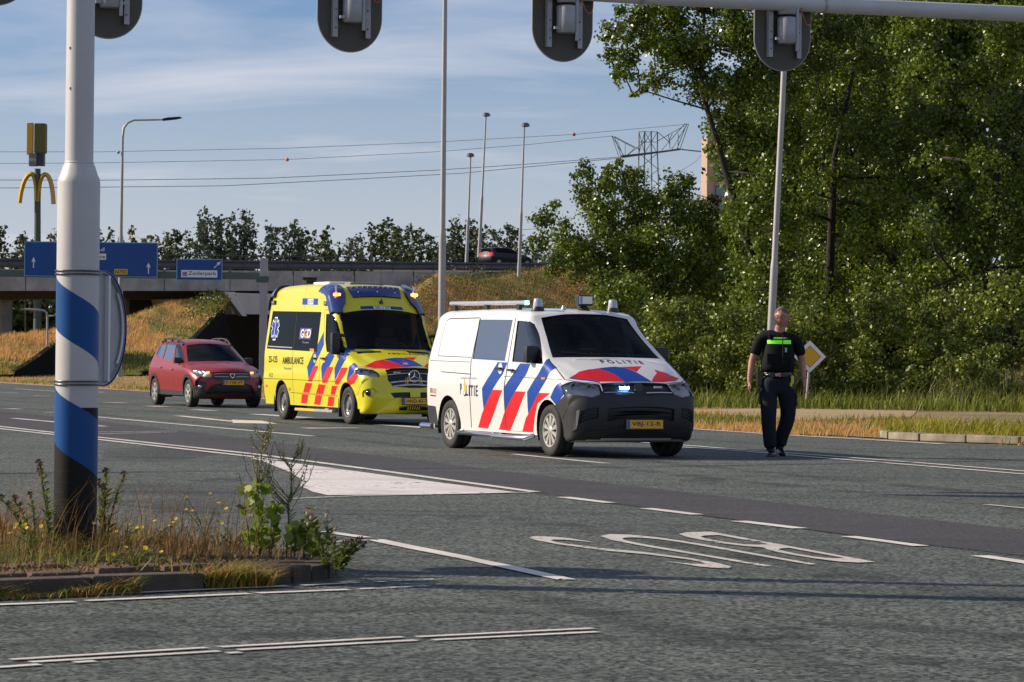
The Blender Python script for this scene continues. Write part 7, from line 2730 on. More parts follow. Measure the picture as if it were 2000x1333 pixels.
def blades(name, base, h, w, m, label=None, lean=.35, parent=None, cat='grass', segs=2, tone=None, wind=(.25, 0)):
    n = len(base)
    ang = rng.uniform(0, 2 * math.pi, n)
    side = np.stack([np.cos(ang), np.sin(ang) * .8, np.zeros(n)], 1)
    side = unit(side)
    la = rng.uniform(0, 2 * math.pi, n)
    ln = np.stack([np.cos(la), np.sin(la), np.zeros(n)], 1) * (lean * rng.uniform(.1, 1, n))[:, None]
    ln[:, 0] += wind[0] * lean
    hh = (h if isinstance(h, np.ndarray) else np.full(n, h)) * rng.uniform(.55, 1.15, n)
    ww = (w if isinstance(w, np.ndarray) else np.full(n, w)) * rng.uniform(.6, 1.3, n)
    polys = []
    up = np.array([0, 0, 1.0])
    if segs == 1:
        tip = base + (up + ln) * hh[:, None]
        a = base - side * ww[:, None] / 2; b_ = base + side * ww[:, None] / 2
        co = np.stack([a, b_, tip], 1).reshape(-1, 3)
        nper = 3
        tn = tone if tone is not None else rng.uniform(0, 1, n)
        o_ = fast_mesh(name, co, 3, m, parent, tn)
    else:
        cur = [base]
        for s in range(1, segs + 1):
            u = s / segs
            cur.append(base + up * (hh * (u - .22 * u * u * lean * 2))[:, None] + ln * (hh * u * u)[:, None] * 1.5)
        quads = []
        for s in range(segs):
            w0 = ww * (1 - (s / segs) ** 1.6); w1 = ww * (1 - ((s + 1) / segs) ** 1.6) * .98 + .0005
            quads.append(np.stack([cur[s] - side * w0[:, None] / 2, cur[s] + side * w0[:, None] / 2, cur[s + 1] + side * w1[:, None] / 2, cur[s + 1] - side * w1[:, None] / 2], 1))
        co = np.concatenate(quads, 0).reshape(-1, 3)
        tn = tone if tone is not None else rng.uniform(0, 1, n)
        o_ = fast_mesh(name, co, 4, m, parent, np.tile(tn, segs))
    if label:
        stuff(tag(o_, label, cat))
    return o_


def nz2(x, y, s, seed):
    g = np.random.default_rng(seed)
    k = g.normal(0, s, (8, 2)); ph = g.uniform(0, 6.28, 8)
    v = 0
    for i in range(8):
        v = v + np.sin(k[i, 0] * x + k[i, 1] * y + ph[i])
    return v / 8 ** .5


def edge_x(y):
    ys = np.array([p[1] for p in ROAD_FAR_EDGE][::-1]); xs = np.array([p[0] for p in ROAD_FAR_EDGE][::-1])
    return np.interp(y, ys, xs)


# verge along the far side of the road
n = 90000
y = 46 + (200 - 46) * rng.uniform(0, 1, n) ** 1.5
x = edge_x(y) + .25 + rng.uniform(0, 1, n) ** 1.3 * (2 + (y - 40) * .28)
k = (x < y * .19) & ~((y < 51.5) & (x < 6.3)) & (x > -y * .19)
# kerb island corner
k &= ~((y < 52.5) & (y < 52.4 - (x - 5.95) * 1.9) & (x > 5))
k &= (y > 46.9 - (x - 9) * .25)
x, y = x[k], y[k]
path = (np.array([pip(a, b_, [tuple(G(1560, 822).xy), tuple(G(1780, 815).xy), tuple(G(1790, 803).xy), tuple(G(1560, 797).xy), tuple(G(1350, 800).xy), tuple(G(1440, 812).xy)]) for a, b_ in zip(x, y)]))
v = nz2(x, y, .55, 1) + .5 * nz2(x, y, 2.2, 2)
d = x - edge_x(y)
keep = (~path | (rng.uniform(0, 1, len(x)) < .03)) & (rng.uniform(0, 1, len(x)) < np.clip(.75 + .4 * v, .25, 1))
x, y, v, d = x[keep], y[keep], v[keep], d[keep]
z = np.full(len(x), -.03)
base = np.stack([x, y, z], 1)
dry = (v + rng.normal(0, .35, len(v)) < .8) | (d < .9)
green = ~dry
blades('verge_grass', base[dry], .09 + .05 * rng.uniform(0, 1, dry.sum()), .022, M_grassD, 'dry straw coloured grass along the far road edge', segs=1, lean=.6)
blades('verge_grass', base[green], .12 + .09 * rng.uniform(0, 1, green.sum()), .026, M_grassG, 'green grass patches along the far road edge', segs=1, lean=.6)
# taller yellow-green growth above the kerb
n = 7000
x = rng.uniform(6.4, 15, n); y = 49.2 + rng.uniform(0, 1, n) ** 1.4 * 9 - (x - 6.4) * .30
k = (y > 51.4 - (x - 6.3) * .62) | (x > 9)
k &= y > 47.2
x, y = x[k], y[k]
v = nz2(x, y, 1.2, 9)
k = v > -.4
base = np.stack([x[k], y[k], np.full(k.sum(), -.01)], 1)
blades('kerb_weeds', base, .28 + .16 * rng.uniform(0, 1, k.sum()), .03, leaf_mat('yellow_green_weed', (.13, .14, .012), (.36, .33, .03), .6, .4, .3), 'yellow green weeds growing behind the pale kerb', segs=2, lean=.5)
# reeds in front of the trees
n = 15000
x = rng.uniform(-.5, 19, n); y = 86.5 - rng.uniform(0, 1, n) * 4.5 - np.clip(x - 9, 0, 20) * .45
v = nz2(x, y, .6, 5)
k = rng.uniform(0, 1, n) < np.clip(.5 + .8 * v, .05, 1)
base = np.stack([x[k], y[k], np.zeros(k.sum())], 1)
blades('reeds', base, .7 + .7 * rng.uniform(0, 1, k.sum()) + .3 * v[k], .034, M_reed, 'tall green reeds in front of the trees', lean=.55, segs=3, cat='reeds')
n = 2500
x = rng.uniform(4, 17, n); y = 81.5 - rng.uniform(0, 1, n) * 3 - np.clip(x - 8, 0, 20) * .35
base = np.stack([x, y, np.zeros(n)], 1)
blades('reeds', base, .30 + .45 * rng.uniform(0, 1, n), .035, M_grassG, 'pale dry stalks at the foot of the reeds', lean=.4, segs=2, cat='reeds')

# grass on the banks
def bank_grass(name, x0, x1, y0, y1, f, n, h, label, gthr, extra=None):
    x = rng.uniform(x0, x1, n); y = rng.uniform(y0, y1, n)
    z = f(x, y); z = z + wob(x, y) * np.clip(z, 0, 1)
    k = (z > .05)
    if extra is not None:
        k &= extra(x, y, z)
    x, y, z = x[k], y[k], z[k]
    v = nz2(x, y, .25, 31) + .6 * nz2(x, y, .9, 32) - gthr(x, y, z)
    base = np.stack([x, y, z - .05], 1)
    g = v > rng.normal(0, .25, len(v))
    blades(name, base[~g], h, .055, M_grassD, 'dry golden grass on the ' + label, segs=1, lean=.6)
    blades(name, base[g], h * .9, .06, M_grassG, 'green grass patches on the ' + label, segs=1, lean=.6)


bank_grass('bank_grass', -46, -19.3, 158, 212, H_B, 60000, .34, 'bank left of the underpass', lambda x, y, z: .25 + .25 * z - .9 * (z < 1.0) - .5 * (x > -20.6), lambda x, y, z: y < Yd(x) + 2)
bank_grass('bank_grass', -40, -23.8, 145, 174, H_A, 30000, .32, 'nearer bank at the far left', lambda x, y, z: .45 + .2 * z - .9 * (z < .8))
bank_grass('bank_grass', -14.5, 26, 190, 248, H_R, 90000, .40, 'embankment behind the vehicles', lambda x, y, z: .15 - .55 * (z > 6.2) + .0 * x, lambda x, y, z: y < Yd(x) - .3)
# rank weeds on the banks
for (x0, x1, yA, yB, f, n, lab) in ((-21.0, -19.4, 196, 209, H_B, 45, 'green weeds at the top of the bank beside the underpass'), (-12, 20, 200, 240, H_R, 900, 'brown and green rank weeds on the embankment')):
    x = rng.uniform(x0, x1, n); y = rng.uniform(yA, yB, n)
    z = f(x, y)
    k = (z > .4) & (y < Yd(x) - 2)
    P_ = []
    for a, b_, c_ in zip(x[k], y[k], z[k]):
        m_ = 26
        P_.append(np.stack([rng.normal(a, .28, m_), rng.normal(b_, .28, m_), c_ + rng.uniform(0, .8, m_)], 1))
    P_ = np.concatenate(P_)
    o = fast_mesh('weeds', leaves(P_, .17, unit(rng.normal(0, 1, P_.shape))), 4, M_leafB if n < 500 else M_leafOr if False else M_grassM, None, rng.uniform(0, .8, len(P_)))
    stuff(tag(o, lab, 'weeds'))

# ---- near island plants
def inside_island(x, y):
    return np.array([pip(a, b_, top) for a, b_ in zip(x, y)])


n = 11000
x = rng.uniform(-4.6, -1.2, n); y = rng.uniform(15, 22.6, n)
k = inside_island(x, y)
x, y = x[k], y[k]
v = nz2(x, y, 2.6, 51)
front = (x - -2.87) * (17.7 - 16.4) - (y - 16.4) * (-1.42 + 2.87)   # signed distance to the front edge
keep = rng.uniform(0, 1, len(x)) < np.where(front > -1.0, .28, np.clip(.75 + .5 * v, .15, 1))
x, y, v = x[keep], y[keep], v[keep]
base = np.stack([x, y, np.full(len(x), .10)], 1)
g = v + rng.normal(0, .5, len(v)) > .55
blades('island_grass', base[~g], .13 + .09 * rng.uniform(0, 1, (~g).sum()) ** 2 * 2, .0075, leaf_mat('island_dry_grass', (.15, .075, .022), (.42, .26, .10), .75, .35, .2), 'dry reddish grass on the near traffic island', segs=2, lean=.8)
blades('island_grass', base[g], .15 + .06 * rng.uniform(0, 1, g.sum()), .008, M_grassG, 'green grass tufts on the near traffic island', segs=2, lean=.8)
# grass along the kerb foot
n = 9000
t_ = rng.uniform(0, 1, n) ** 1.0
ax, ay = -5.0, 14.5
bx_, by_ = -1.25, 17.6
x = ax + (bx_ - ax) * t_ + rng.normal(.05, .05, n); y = ay + (by_ - ay) * t_ - np.abs(rng.normal(.0, .06, n))
k = (nz2(x, y, 3.5, 61) > (x + 2.5) * .9 - .3) & (x < -1.25)
x, y = x[k], y[k]
base = np.stack([x, y, np.full(len(x), .0)], 1)
g = rng.uniform(0, 1, len(x)) < .55
blades('kerb_grass', base[~g], .05 + .2 * np.clip(.4 + .6 * nz2(x[~g], y[~g], 5, 77), 0, 1), .0075, M_grassD, 'dry grass at the foot of the island kerb', segs=2, lean=.8)
blades('kerb_grass', base[g], .05 + .2 * np.clip(.4 + .6 * nz2(x[g], y[g], 5, 77), 0, 1), .009, M_grassG, 'green grass at the foot of the island kerb', segs=2, lean=.8)
# thin dry flowering stalks
n = 420
x = rng.uniform(-3.4, -1.5, n); y = rng.uniform(17.6, 21.0, n)
k = inside_island(x, y)
x, y = x[k], y[k]
base = np.stack([x, y, np.full(len(x), .1)], 1)
blades('dry_stalks', base, .40 + .2 * rng.uniform(0, 1, len(x)), .005, leaf_mat('stalk_red', (.16, .06, .025), (.38, .24, .09), .7, .3, .2), 'thin reddish seed stalks on the near traffic island', segs=3, lean=.35)

M_stem = mat('green_stem', (.075, .085, .02), .7)
M_stemr = mat('brown_stem', (.10, .055, .03), .7)
M_leafS = leaf_mat('sapling_leaf', (.10, .17, .012), (.30, .36, .03), .4, .45, .5)
M_leafT = leaf_mat('thistle_leaf', (.09, .13, .02), (.22, .26, .05), .5, .35, .4)
M_seed = mat('seed_spike', (.17, .15, .045), .8)
M_fluff = mat('thistle_down', (.42, .33, .26), .9)
M_flower = mat('yellow_flower', (.62, .44, .01), .6)


def stem_pts(x, y, h, lean, n=7, z0=.1, sway=.02):
    p = []
    for i in range(n):
        u = i / (n - 1)
        p.append(Vector((x + lean[0] * u * u + random.uniform(-sway, sway) * u, y + lean[1] * u * u, z0 + h * u)))
    return p


def mugwort(px, Y, ytop, label, spread=1.0):
    """tall branching weed with seed spikes"""
    b0 = W(px, 1080, Y); x = b0.x
    h = W(px, ytop, Y).z - .1
    t = thing('tall_weed', label, 'weed', (x, Y, .07), group='tall weeds on the near island')
    bm_ = bmesh.new()
    main = stem_pts(0, 0, h, (.05 * spread, 0), 9, 0, .012)
    tube(bm_, main, [.007, .0065, .006, .0055, .005, .0045, .004, .003, .001], 6)
    tips = []
    for i in range(24):
        u = random.uniform(.32, .97)
        k_2 = u * 8
        s0 = main[int(k_2)].lerp(main[min(int(k_2) + 1, 8)], k_2 % 1)
        a = random.uniform(0, 2 * math.pi)
        L_ = (.30 * (1 - u) + .06) * random.uniform(.7, 1.25) * spread
        d_ = Vector((math.cos(a), math.sin(a) * .8, 0))
        e1 = s0 + d_ * L_ * .55 + Vector((0, 0, L_ * .55)); e2 = s0 + d_ * L_ * .8 + Vector((0, 0, L_ * 1.25))
        tube(bm_, [s0, e1, e2], [.003, .0022, .001], 4, cap=False)
        tips.append((s0, e1, e2))
    bm_obj('stem', bm_, M_stem, t, smooth=True)
    # seeds crowded on the branches
    P_ = []
    for s0, e1, e2 in tips:
        for k_3 in range(15):
            u = random.uniform(.15, 1)
            q = s0.lerp(e1, u * 2) if u < .5 else e1.lerp(e2, u * 2 - 1)
            P_.append(q + Vector([random.gauss(0, .006) for _ in range(3)]))
    for k_3 in range(90):
        u = random.uniform(.45, 1) * 8
        q = main[min(int(u), 7)].lerp(main[min(int(u) + 1, 8)], u % 1)
        P_.append(q + Vector([random.gauss(0, .009) for _ in range(3)]))
    P_ = np.array([tuple(p) for p in P_])
    stuff(fast_mesh('seed_spikes', leaves(P_, .015, unit(rng.normal(0, 1, P_.shape)), aspect=.8), 4, leaf_mat('seed_tone', (.22, .19, .045), (.50, .43, .14), .8, .3, .2), t, rng.uniform(0, 1, len(P_))))
    # narrow leaves low on the stem
    base = np.array([tuple(main[0].lerp(main[5], random.uniform(.1, 1))) for _ in range(26)])
    ww = blades('leaf', base, .10, .014, M_leafT, lean=1.6, segs=2, parent=t)
    return t


mugwort(497, 18.6, 832, 'tallest branching weed on the island, left of its twin', 1.0)
mugwort(560, 18.7, 868, 'slightly shorter branching weed on the island, right of its twin', .95)


def sapling(px, Y, ytop, label, nst=5):
    b0 = W(px, 1090, Y)
    t = thing('leafy_sapling', label, 'plant', (b0.x, Y, .1))
    h = W(px, ytop, Y).z - .1
    bm_ = bmesh.new()
    P_ = []
    for s in range(nst):
        ox_ = random.uniform(-.13, .15)
        hh = h * random.uniform(.62, 1.0)
        st_ = stem_pts(ox_ * .6, random.uniform(-.05, .05), hh, (ox_ * .35, 0), 6, 0, .015)
        tube(bm_, st_, [.005, .0045, .004, .003, .0025, .001], 5)
        m_ = int(24 * hh / h)
        for k_4 in range(m_):
            u = random.uniform(.18, 1) * 5
            q = st_[min(int(u), 4)].lerp(st_[min(int(u) + 1, 5)], u % 1)
            a = random.uniform(0, 6.28)
            q2 = q + Vector((math.cos(a), math.sin(a), random.uniform(-.3, .4))) * random.uniform(.015, .045)
            P_.append(tuple(q2))
    bm_obj('stem', bm_, M_stemr, t, smooth=True)
    P_ = np.array(P_)
    n_ = len(P_)
    nr = unit(rng.normal(0, .8, (n_, 3)) + np.array([-.25, -.9, .3])); tt = unit(np.cross(nr, rng.normal(0, 1, (n_, 3)))); bb = np.cross(nr, tt)
    s_ = (.058 * rng.uniform(.55, 1.2, n_))[:, None]
    ring = [(-.5, 0), (-.42, .30), (-.15, .47), (.15, .38), (.5, 0), (.15, -.38), (-.15, -.47), (-.42, -.30)]
    co = np.stack([P_ + tt * s_ * a + bb * s_ * b2 + nr * s_ * (.08 if abs(b2) > .3 else 0) for a, b2 in ring], 1).reshape(-1, 3)
    tn = rng.uniform(0, 1, n_)
    for k_5 in range(n_):
        pass
    fast_mesh('leaf', co, 8, M_leafS, t, tn)
    return t


sapling(505, 18.35, 945, 'bright green broad leaved sapling around the foot of the tallest weed', 7)
sapling(566, 18.35, 985, 'small bright green sapling right of the broad leaved one', 4)


def thistle(px, Y, ytop, label, heads, lean=0.0, ybase=1090, dark=False, width=.12):
    b0 = W(px, ybase, Y)
    t = thing('thistle', label, 'weed', (b0.x, Y, .06), group='thistles on the near island')
    h = W(px, ytop, Y).z - .06
    bm_ = bmesh.new()
    tops = []
    P_ = []
    for s in range(heads):
        dx_ = random.uniform(-width, width)
        hh = h * random.uniform(.78, 1.0) if s else h
        st_ = stem_pts(dx_ * .25, random.uniform(-.04, .04), hh, (dx_ + lean, 0), 6, 0, .01)
        tube(bm_, st_, [.006, .0055, .005, .004, .003, .002], 5)
        tops.append(st_[-1])
        for k_4 in range(34):
            u = random.uniform(.03, .93) * 5
            P_.append((st_[min(int(u), 4)].lerp(st_[min(int(u) + 1, 5)], u % 1), random.uniform(0, 6.28)))
    bm_obj('stem', bm_, M_stem, t, smooth=True)
    base = np.array([tuple(p) for p, a in P_])
    blades('leaf', base, .085 if not dark else .10, .018, M_leafT, lean=1.7, segs=2, parent=t)
    for tp in tops:
        bm_ = bmesh.new()
        lathe(bm_, [(0, -.012), (.008, -.008), (.011, .004), (.006, .016), (0, .018)], 8, 'z')
        for k_6 in range(60):
            d_ = Vector((random.gauss(0, 1), random.gauss(0, 1), abs(random.gauss(.4, .8)))).normalized()
            a_ = d_ * .008 + Vector((0, 0, .012)); b_2 = d_ * random.uniform(.016, .028) + Vector((0, 0, .012))
            sd = d_.orthogonal().normalized() * .003
            f_ = bm_.faces.new([bm_.verts.new(a_), bm_.verts.new(b_2 + sd), bm_.verts.new(b_2 - sd)])
        o_ = bm_obj('seed_head', bm_, M_fluff if not dark else M_stemr, t)
        o_.location = tp
    return t


thistle(640, 18.0, 1005, 'thistle with pale fluffy heads at the right end of the island', 5, .02, 1110)
thistle(612, 18.5, 1030, 'small thistle between the saplings and the right end of the island', 3, .0, 1090)
thistle(100, 18.6, 908, 'thistle with brown heads close against the left side of the striped pole', 4, -.03, 1070, True, .07)
thistle(62, 18.9, 960, 'short thistle leaning away at the left of the striped pole', 4, -.12, 1070, True)
thistle(205, 19.2, 925, 'leafy thistle with pale heads right of the striped pole', 6, .04, 1070, True, .07)
thistle(660, 17.85, 1058, 'low leafy weed sprawling over the kerb nose', 7, .04, 1110, True, .11)


def ragwort(px, Y, ytop, label, n_=7):
    b0 = W(px, 1080, Y)
    t = thing('ragwort', label, 'flower', (b0.x, Y, .1), group='ragwort plants on the near island')
    h = W(px, ytop, Y).z - .1
    bm_ = bmesh.new(); tips = []
    for s in range(n_):
        dx_ = random.uniform(-.16, .16); hh = h * random.uniform(.5, 1)
        st_ = stem_pts(0, 0, hh, (dx_, random.uniform(-.1, .1)), 5, 0, .01)
        tube(bm_, st_, .0022, 4); tips.append(st_[-1])
    bm_obj('stem', bm_, M_stem, t)
    base = np.array([tuple(Vector((0, 0, 0)).lerp(tp, random.uniform(.1, .8))) for tp in tips for _ in range(12)])
    blades('leaf', base, .06, .006, M_grassG, lean=1.4, segs=2, parent=t)
    for tp in tips:
        bm_ = bmesh.new()
        for k_7 in range(10):
            a = 2 * math.pi * k_7 / 10
            c0 = bm_.verts.new((0, 0, .002))
            bm_.faces.new([c0, bm_.verts.new((math.cos(a - .25) * .013, math.sin(a - .25) * .013, .004)), bm_.verts.new((math.cos(a + .25) * .013, math.sin(a + .25) * .013, .004))])
        o_ = bm_obj('flower_head', bm_, M_flower, t)
        o_.location = tp; o_.rotation_euler = (random.uniform(.3, 1.2), 0, random.uniform(-.6, .6))
    return t


for px, Y, yt, lab in ((70, 18.5, 1012, 'yellow flowering ragwort at the left of the striped pole'), (230, 18.6, 1018, 'ragwort just right of the striped pole'), (300, 19.2, 1015, 'ragwort in the middle of the island'), (400, 19.4, 965, 'tallest ragwort with one high yellow flower beside the dry stalks'),
                       (455, 18.9, 1005, 'ragwort just left of the tallest weed'), (262, 17.3, 1062, 'ragwort at the front kerb of the island')):
    ragwort(px, Y, yt, lab)
# seedlings and leaf litter along the kerb
n = 1400
t_ = rng.uniform(0, 1, n)
x = -4.4 + 3.0 * t_ + rng.normal(0, .10, n); y = 15.2 + 2.55 * t_ + np.abs(rng.normal(0, .25, n))
z = np.full(n, .12) + rng.uniform(0, .03, n)
P_ = np.stack([x, y, z], 1)
o = fast_mesh('leaf_litter', leaves(P_, .022, np.tile(np.array([[0, 0, 1.0]]), (n, 1))), 4, leaf_mat('litter', (.05, .035, .015), (.20, .14, .05), .8, .2, .2), None, rng.uniform(0, 1, n))
stuff(tag(o, 'small dead leaves and seedlings on the island paving', 'leaf litter'))


# ---------------------------------------------------------------- police officer
M_skin = mat('skin', (.42, .20, .135), .5, noise=(14, .25, (.36, .16, .11)), spec=.4)
M_skin.node_tree.nodes['Principled BSDF'].inputs['Subsurface Weight'].default_value = .0
M_hair = mat('grey_hair', (.13, .105, .09), .85, noise=(60, .6, (.05, .042, .036)))
M_cloth = mat('dark_uniform', (.005, .0055, .008), .85, spec=.2, noise=(7, .6, (.010, .011, .016)), bump=(16, .5, .015))
M_trous = mat('dark_trousers', (.007, .008, .014), .8, spec=.3, noise=(6, .6, (.014, .016, .026)), bump=(10, .7, .02))
M_vest = mat('vest_black', (.0035, .0045, .005), .8, spec=.2, noise=(9, .5, (.008, .010, .011)), bump=(12, .4, .01))
M_hivizglow = mat('hi_vis_glow_stripe', (.20, .72, .02), .5, emit=((.2, .9, .03), .22))  # weak emission brightens the cloth stripes, which are no lamps
M_boot = mat('boot_leather', (.008, .008, .008), .3, coat=.3)
M_tyel = mat('yellow_grip', (.65, .55, .02), .4)


def ring_loft(name, rings, m, parent, seg=20, cap=True, power=2.3):
    """rings: (centre, half width, half depth, twist)"""
    bm_ = bmesh.new()
    L_ = []
    for c_, a, b2, tw in rings:
        row = []
        for k_1 in range(seg):
            th = 2 * math.pi * k_1 / seg
            cx_, sy_ = math.cos(th), math.sin(th)
            ex = math.copysign(abs(cx_) ** (2 / power), cx_) * a; ey = math.copysign(abs(sy_) ** (2 / power), sy_) * b2
            row.append(bm_.verts.new(Vector(c_) + Vector((ex * math.cos(tw) - ey * math.sin(tw), ex * math.sin(tw) + ey * math.cos(tw), 0))))
        L_.append(row)
    for i in range(len(L_) - 1):
        for k_1 in range(seg):
            bm_.faces.new((L_[i][k_1], L_[i][(k_1 + 1) % seg], L_[i + 1][(k_1 + 1) % seg], L_[i + 1][k_1]))
    if cap:
        bm_.faces.new(L_[0][::-1]); bm_.faces.new(L_[-1])
    bmesh.ops.recalc_face_normals(bm_, faces=bm_.faces)
    o_ = bm_obj(name, bm_, m, parent, smooth=True, auto=60)
    md = o_.modifiers.new('sub', 'SUBSURF'); md.levels = 1; md.render_levels = 1
    return o_


def skin_mesh(name, verts, edges, radii, m, parent, root=0, levels=2):
    me = bpy.data.meshes.new(name)
    me.from_pydata(verts, edges, [])
    o_ = bpy.data.objects.new(name, me)
    C.objects.link(o_)
    md = o_.modifiers.new('skin', 'SKIN')
    md.use_smooth_shade = True
    for i, r_ in enumerate(radii):
        sv = me.skin_vertices[0].data[i]
        sv.radius = r_ if isinstance(r_, tuple) else (r_, r_)
        sv.use_root = (i == root)
    ms = o_.modifiers.new('sub', 'SUBSURF'); ms.levels = levels; ms.render_levels = levels
    bpy.context.view_layer.update()
    dg = bpy.context.evaluated_depsgraph_get()
    nm = bpy.data.meshes.new_from_object(o_.evaluated_get(dg))
    nm.name = name
    bpy.data.objects.remove(o_)
    nm.materials.clear(); nm.materials.append(m)
    nm.polygons.foreach_set('use_smooth', [True] * len(nm.polygons))
    o2 = bpy.data.objects.new(name, nm)
    C.objects.link(o2)
    o2.parent = parent
    return o2


def make_officer():
    pos = G(1516, 891.5)
    s = 293 / (F_PX / pos.y) / 1.85
    t = thing('person', 'police officer in black uniform with green chest stripes walking on the road', 'person', (pos.x, pos.y, 0), (0, 0, 0))
    t.scale = (s * 1.05, s * 1.05, s)
    # ---- continuous body: pelvis, spine, neck, head root, arms with fingers, legs
    V, Ed, Rd = [], [], []

    def add(p, r, par=None):
        V.append(p); Rd.append(r)
        if par is not None:
            Ed.append((par, len(V) - 1))
        return len(V) - 1
    pel = add((.005, 0, .96), (.11, .08))
    w = add((.01, .0, 1.12), (.12, .09), pel)
    ch = add((.015, .0, 1.32), (.135, .10), w)
    nk0 = add((.02, .0, 1.49), (.07, .065), ch)
    nk = add((.030, -.01, 1.57), (.068, .068), nk0)
    hd0 = add((.040, -.025, 1.64), (.066, .072), nk)
    for side, sh, el, wr in ((-1, (-.195, .0, 1.455), (-.292, .015, 1.175), (-.325, -.04, .945)), (1, (.215, .01, 1.445), (.300, .07, 1.18), (.318, .0, .965))):
        a = add((sh[0] * .5 + .01, 0, 1.455), (.07, .06), ch)
        a = add(sh, .062, a)
        m1 = tuple((sh[i] * .5 + el[i] * .5) for i in range(3))
        a = add(m1, .056, a)
        a = add(el, .046, a)
        m1 = tuple((el[i] * .6 + wr[i] * .4) for i in range(3))
        a = add(m1, .042, a)
        a = add(wr, (.026, .031), a)
        palm = (wr[0] + .004 * side, wr[1] - .012, wr[2] - .055)
        a = add(palm, (.021, .038), a)
        palm2 = (palm[0], palm[1] - .006, palm[2] - .035)
        kn = add(palm2, (.018, .040), a)
        for k_1, (off, ln) in enumerate(((-.030, .062), (-.010, .072), (.011, .068), (.030, .052))):
            f0 = add((palm2[0] + .002 * side, palm2[1] + off, palm2[2] - .022), .0095, kn)
            f1 = add((palm2[0] - .004 * side, palm2[1] + off * 1.05, palm2[2] - .022 - ln * .5), .0088, f0)
            add((palm2[0] - .018 * side, palm2[1] + off * 1.0, palm2[2] - .022 - ln), .0075, f1)
        th0 = add((palm[0] - .006 * side, palm[1] - .042, palm[2] - .005), .012, a)
        th1 = add((palm[0] - .012 * side, palm[1] - .060, palm[2] - .035), .0105, th0)
        add((palm[0] - .016 * side, palm[1] - .062, palm[2] - .062), .009, th1)
    for hip, kne, ank in (((-.095, 0, .90), (-.092, -.05, .52), (-.072, -.03, .12)), ((.105, 0, .90), (.128, .05, .53), (.045, .16, .13))):
        a = add(hip, .085, pel)
        a = add(kne, .055, a)
        add(ank, .042, a)
    skin_mesh('body', V, Ed, Rd, M_skin, t)
    # ---- head with face, turned to the officer's right
    hc = Vector((.046, -.03, 1.710))
    bm_ = bmesh.new()
    bmesh.ops.create_uvsphere(bm_, u_segments=32, v_segments=24, radius=1)
    for v in bm_.verts:
        x_, y_, z_ = v.co
        # y negative is the face
        sx, sy, sz = .076, .098, .118
        if z_ < 0:
            sx *= 1 - .26 * (-z_) ** 1.3; sy *= 1 - .20 * (-z_) ** 1.5
        px_, py_, pz_ = x_ * sx, y_ * sy, z_ * sz
        if y_ < 0:
            py_ *= .93
            # brow, eye sockets, nose, mouth, chin
            py_ -= .008 * math.exp(-((z_ - .18) / .10) ** 2) * math.exp(-(x_ / .6) ** 2)
            for ex in (-.36, .36):
                py_ += .012 * math.exp(-(((x_ - ex) / .18) ** 2 + ((z_ - .02) / .12) ** 2))
            py_ -= .026 * math.exp(-((x_ / .13) ** 2)) * math.exp(-(((z_ + .22) / .16) ** 2))
            py_ -= .010 * math.exp(-((x_ / .11) ** 2)) * math.exp(-(((z_ - .02) / .16) ** 2))
            py_ -= .007 * math.exp(-((x_ / .26) ** 2 + ((z_ + .52) / .07) ** 2))
            py_ += .004 * math.exp(-((x_ / .30) ** 2 + ((z_ + .58) / .03) ** 2))
            py_ -= .012 * math.exp(-((x_ / .35) ** 2 + ((z_ + .85) / .16) ** 2))
        v.co = (px_, py_, pz_)
    head = bm_obj('head', bm_, M_skin, t, smooth=True)
    head.location = hc; head.scale = (1.16, 1.10, 1.17); head.rotation_euler = (R(4), 0, R(-16))
    for s_ in (-1, 1):
        latheo('ear', [(0, .010), (.012, .012), (.019, .006), (.020, -.003), (.010, -.008), (0, -.006)], M_skin, head, 14, 'x', (s_ * .077, .012, -.008)).scale = (1, 1, 1)
        e_ = latheo('eye', [(0, .010), (.007, .007), (.010, 0), (0, -.002)], mat('eye_white', (.5, .48, .45), .2), head, 10, 'y', (0, 0, 0))
        e_.location = (s_ * .028, -.079, .006); e_.rotation_euler = (R(180), 0, 0)
        p_ = latheo('pupil', [(0, .004), (.0045, .002), (.005, 0)], M_gap, head, 8, 'y'); p_.location = (s_ * .028, -.0895, .006); p_.rotation_euler = (R(180), 0, 0)
        tubeo('eyebrow', [(s_ * .014, -.098, .026), (s_ * .030, -.096, .032), (s_ * .046, -.088, .028)], .0035, M_hair, head, 6)
        tubeo('glasses_rim', [(s_ * .030 + .021 * math.cos(a), -.102, .004 + .015 * math.sin(a)) for a in np.linspace(0, 6.283, 17)], .0012, M_gap, head, 5)
        tubeo('glasses_arm', [(s_ * .052, -.100, .010), (s_ * .074, -.05, .012), (s_ * .078, .01, .010)], .0013, M_gap, head, 5)
    tubeo('glasses_bridge', [(-.009, -.103, .008), (.009, -.103, .008)], .0012, M_gap, head, 5)
    tubeo('mouth', [(-.020, -.0875, -.063), (0, -.0945, -.062), (.020, -.0875, -.063)], .0030, mat('lips', (.26, .09, .07), .5), head, 6)
    # short hair cap
    bm_ = bmesh.new()
    bmesh.ops.create_uvsphere(bm_, u_segments=32, v_segments=20, radius=1)
    dl = [v for v in bm_.verts if (v.co.z < .60 - .35 * abs(v.co.x) and v.co.y < -.15) or (v.co.z < -.05 and v.co.y < .1) or v.co.z < -.5]
    bmesh.ops.delete(bm_, geom=dl, context='VERTS')
    for v in bm_.verts:
        x_, y_, z_ = v.co
        v.co = Vector((x_ * .0775, y_ * (.100 if y_ > 0 else .0935), z_ * .1195)) * (1 + random.uniform(-.012, .02))
    hr = bm_obj('hair', bm_, M_hair, head, smooth=True)
    sd_ = hr.modifiers.new('s', 'SOLIDIFY'); sd_.thickness = .002
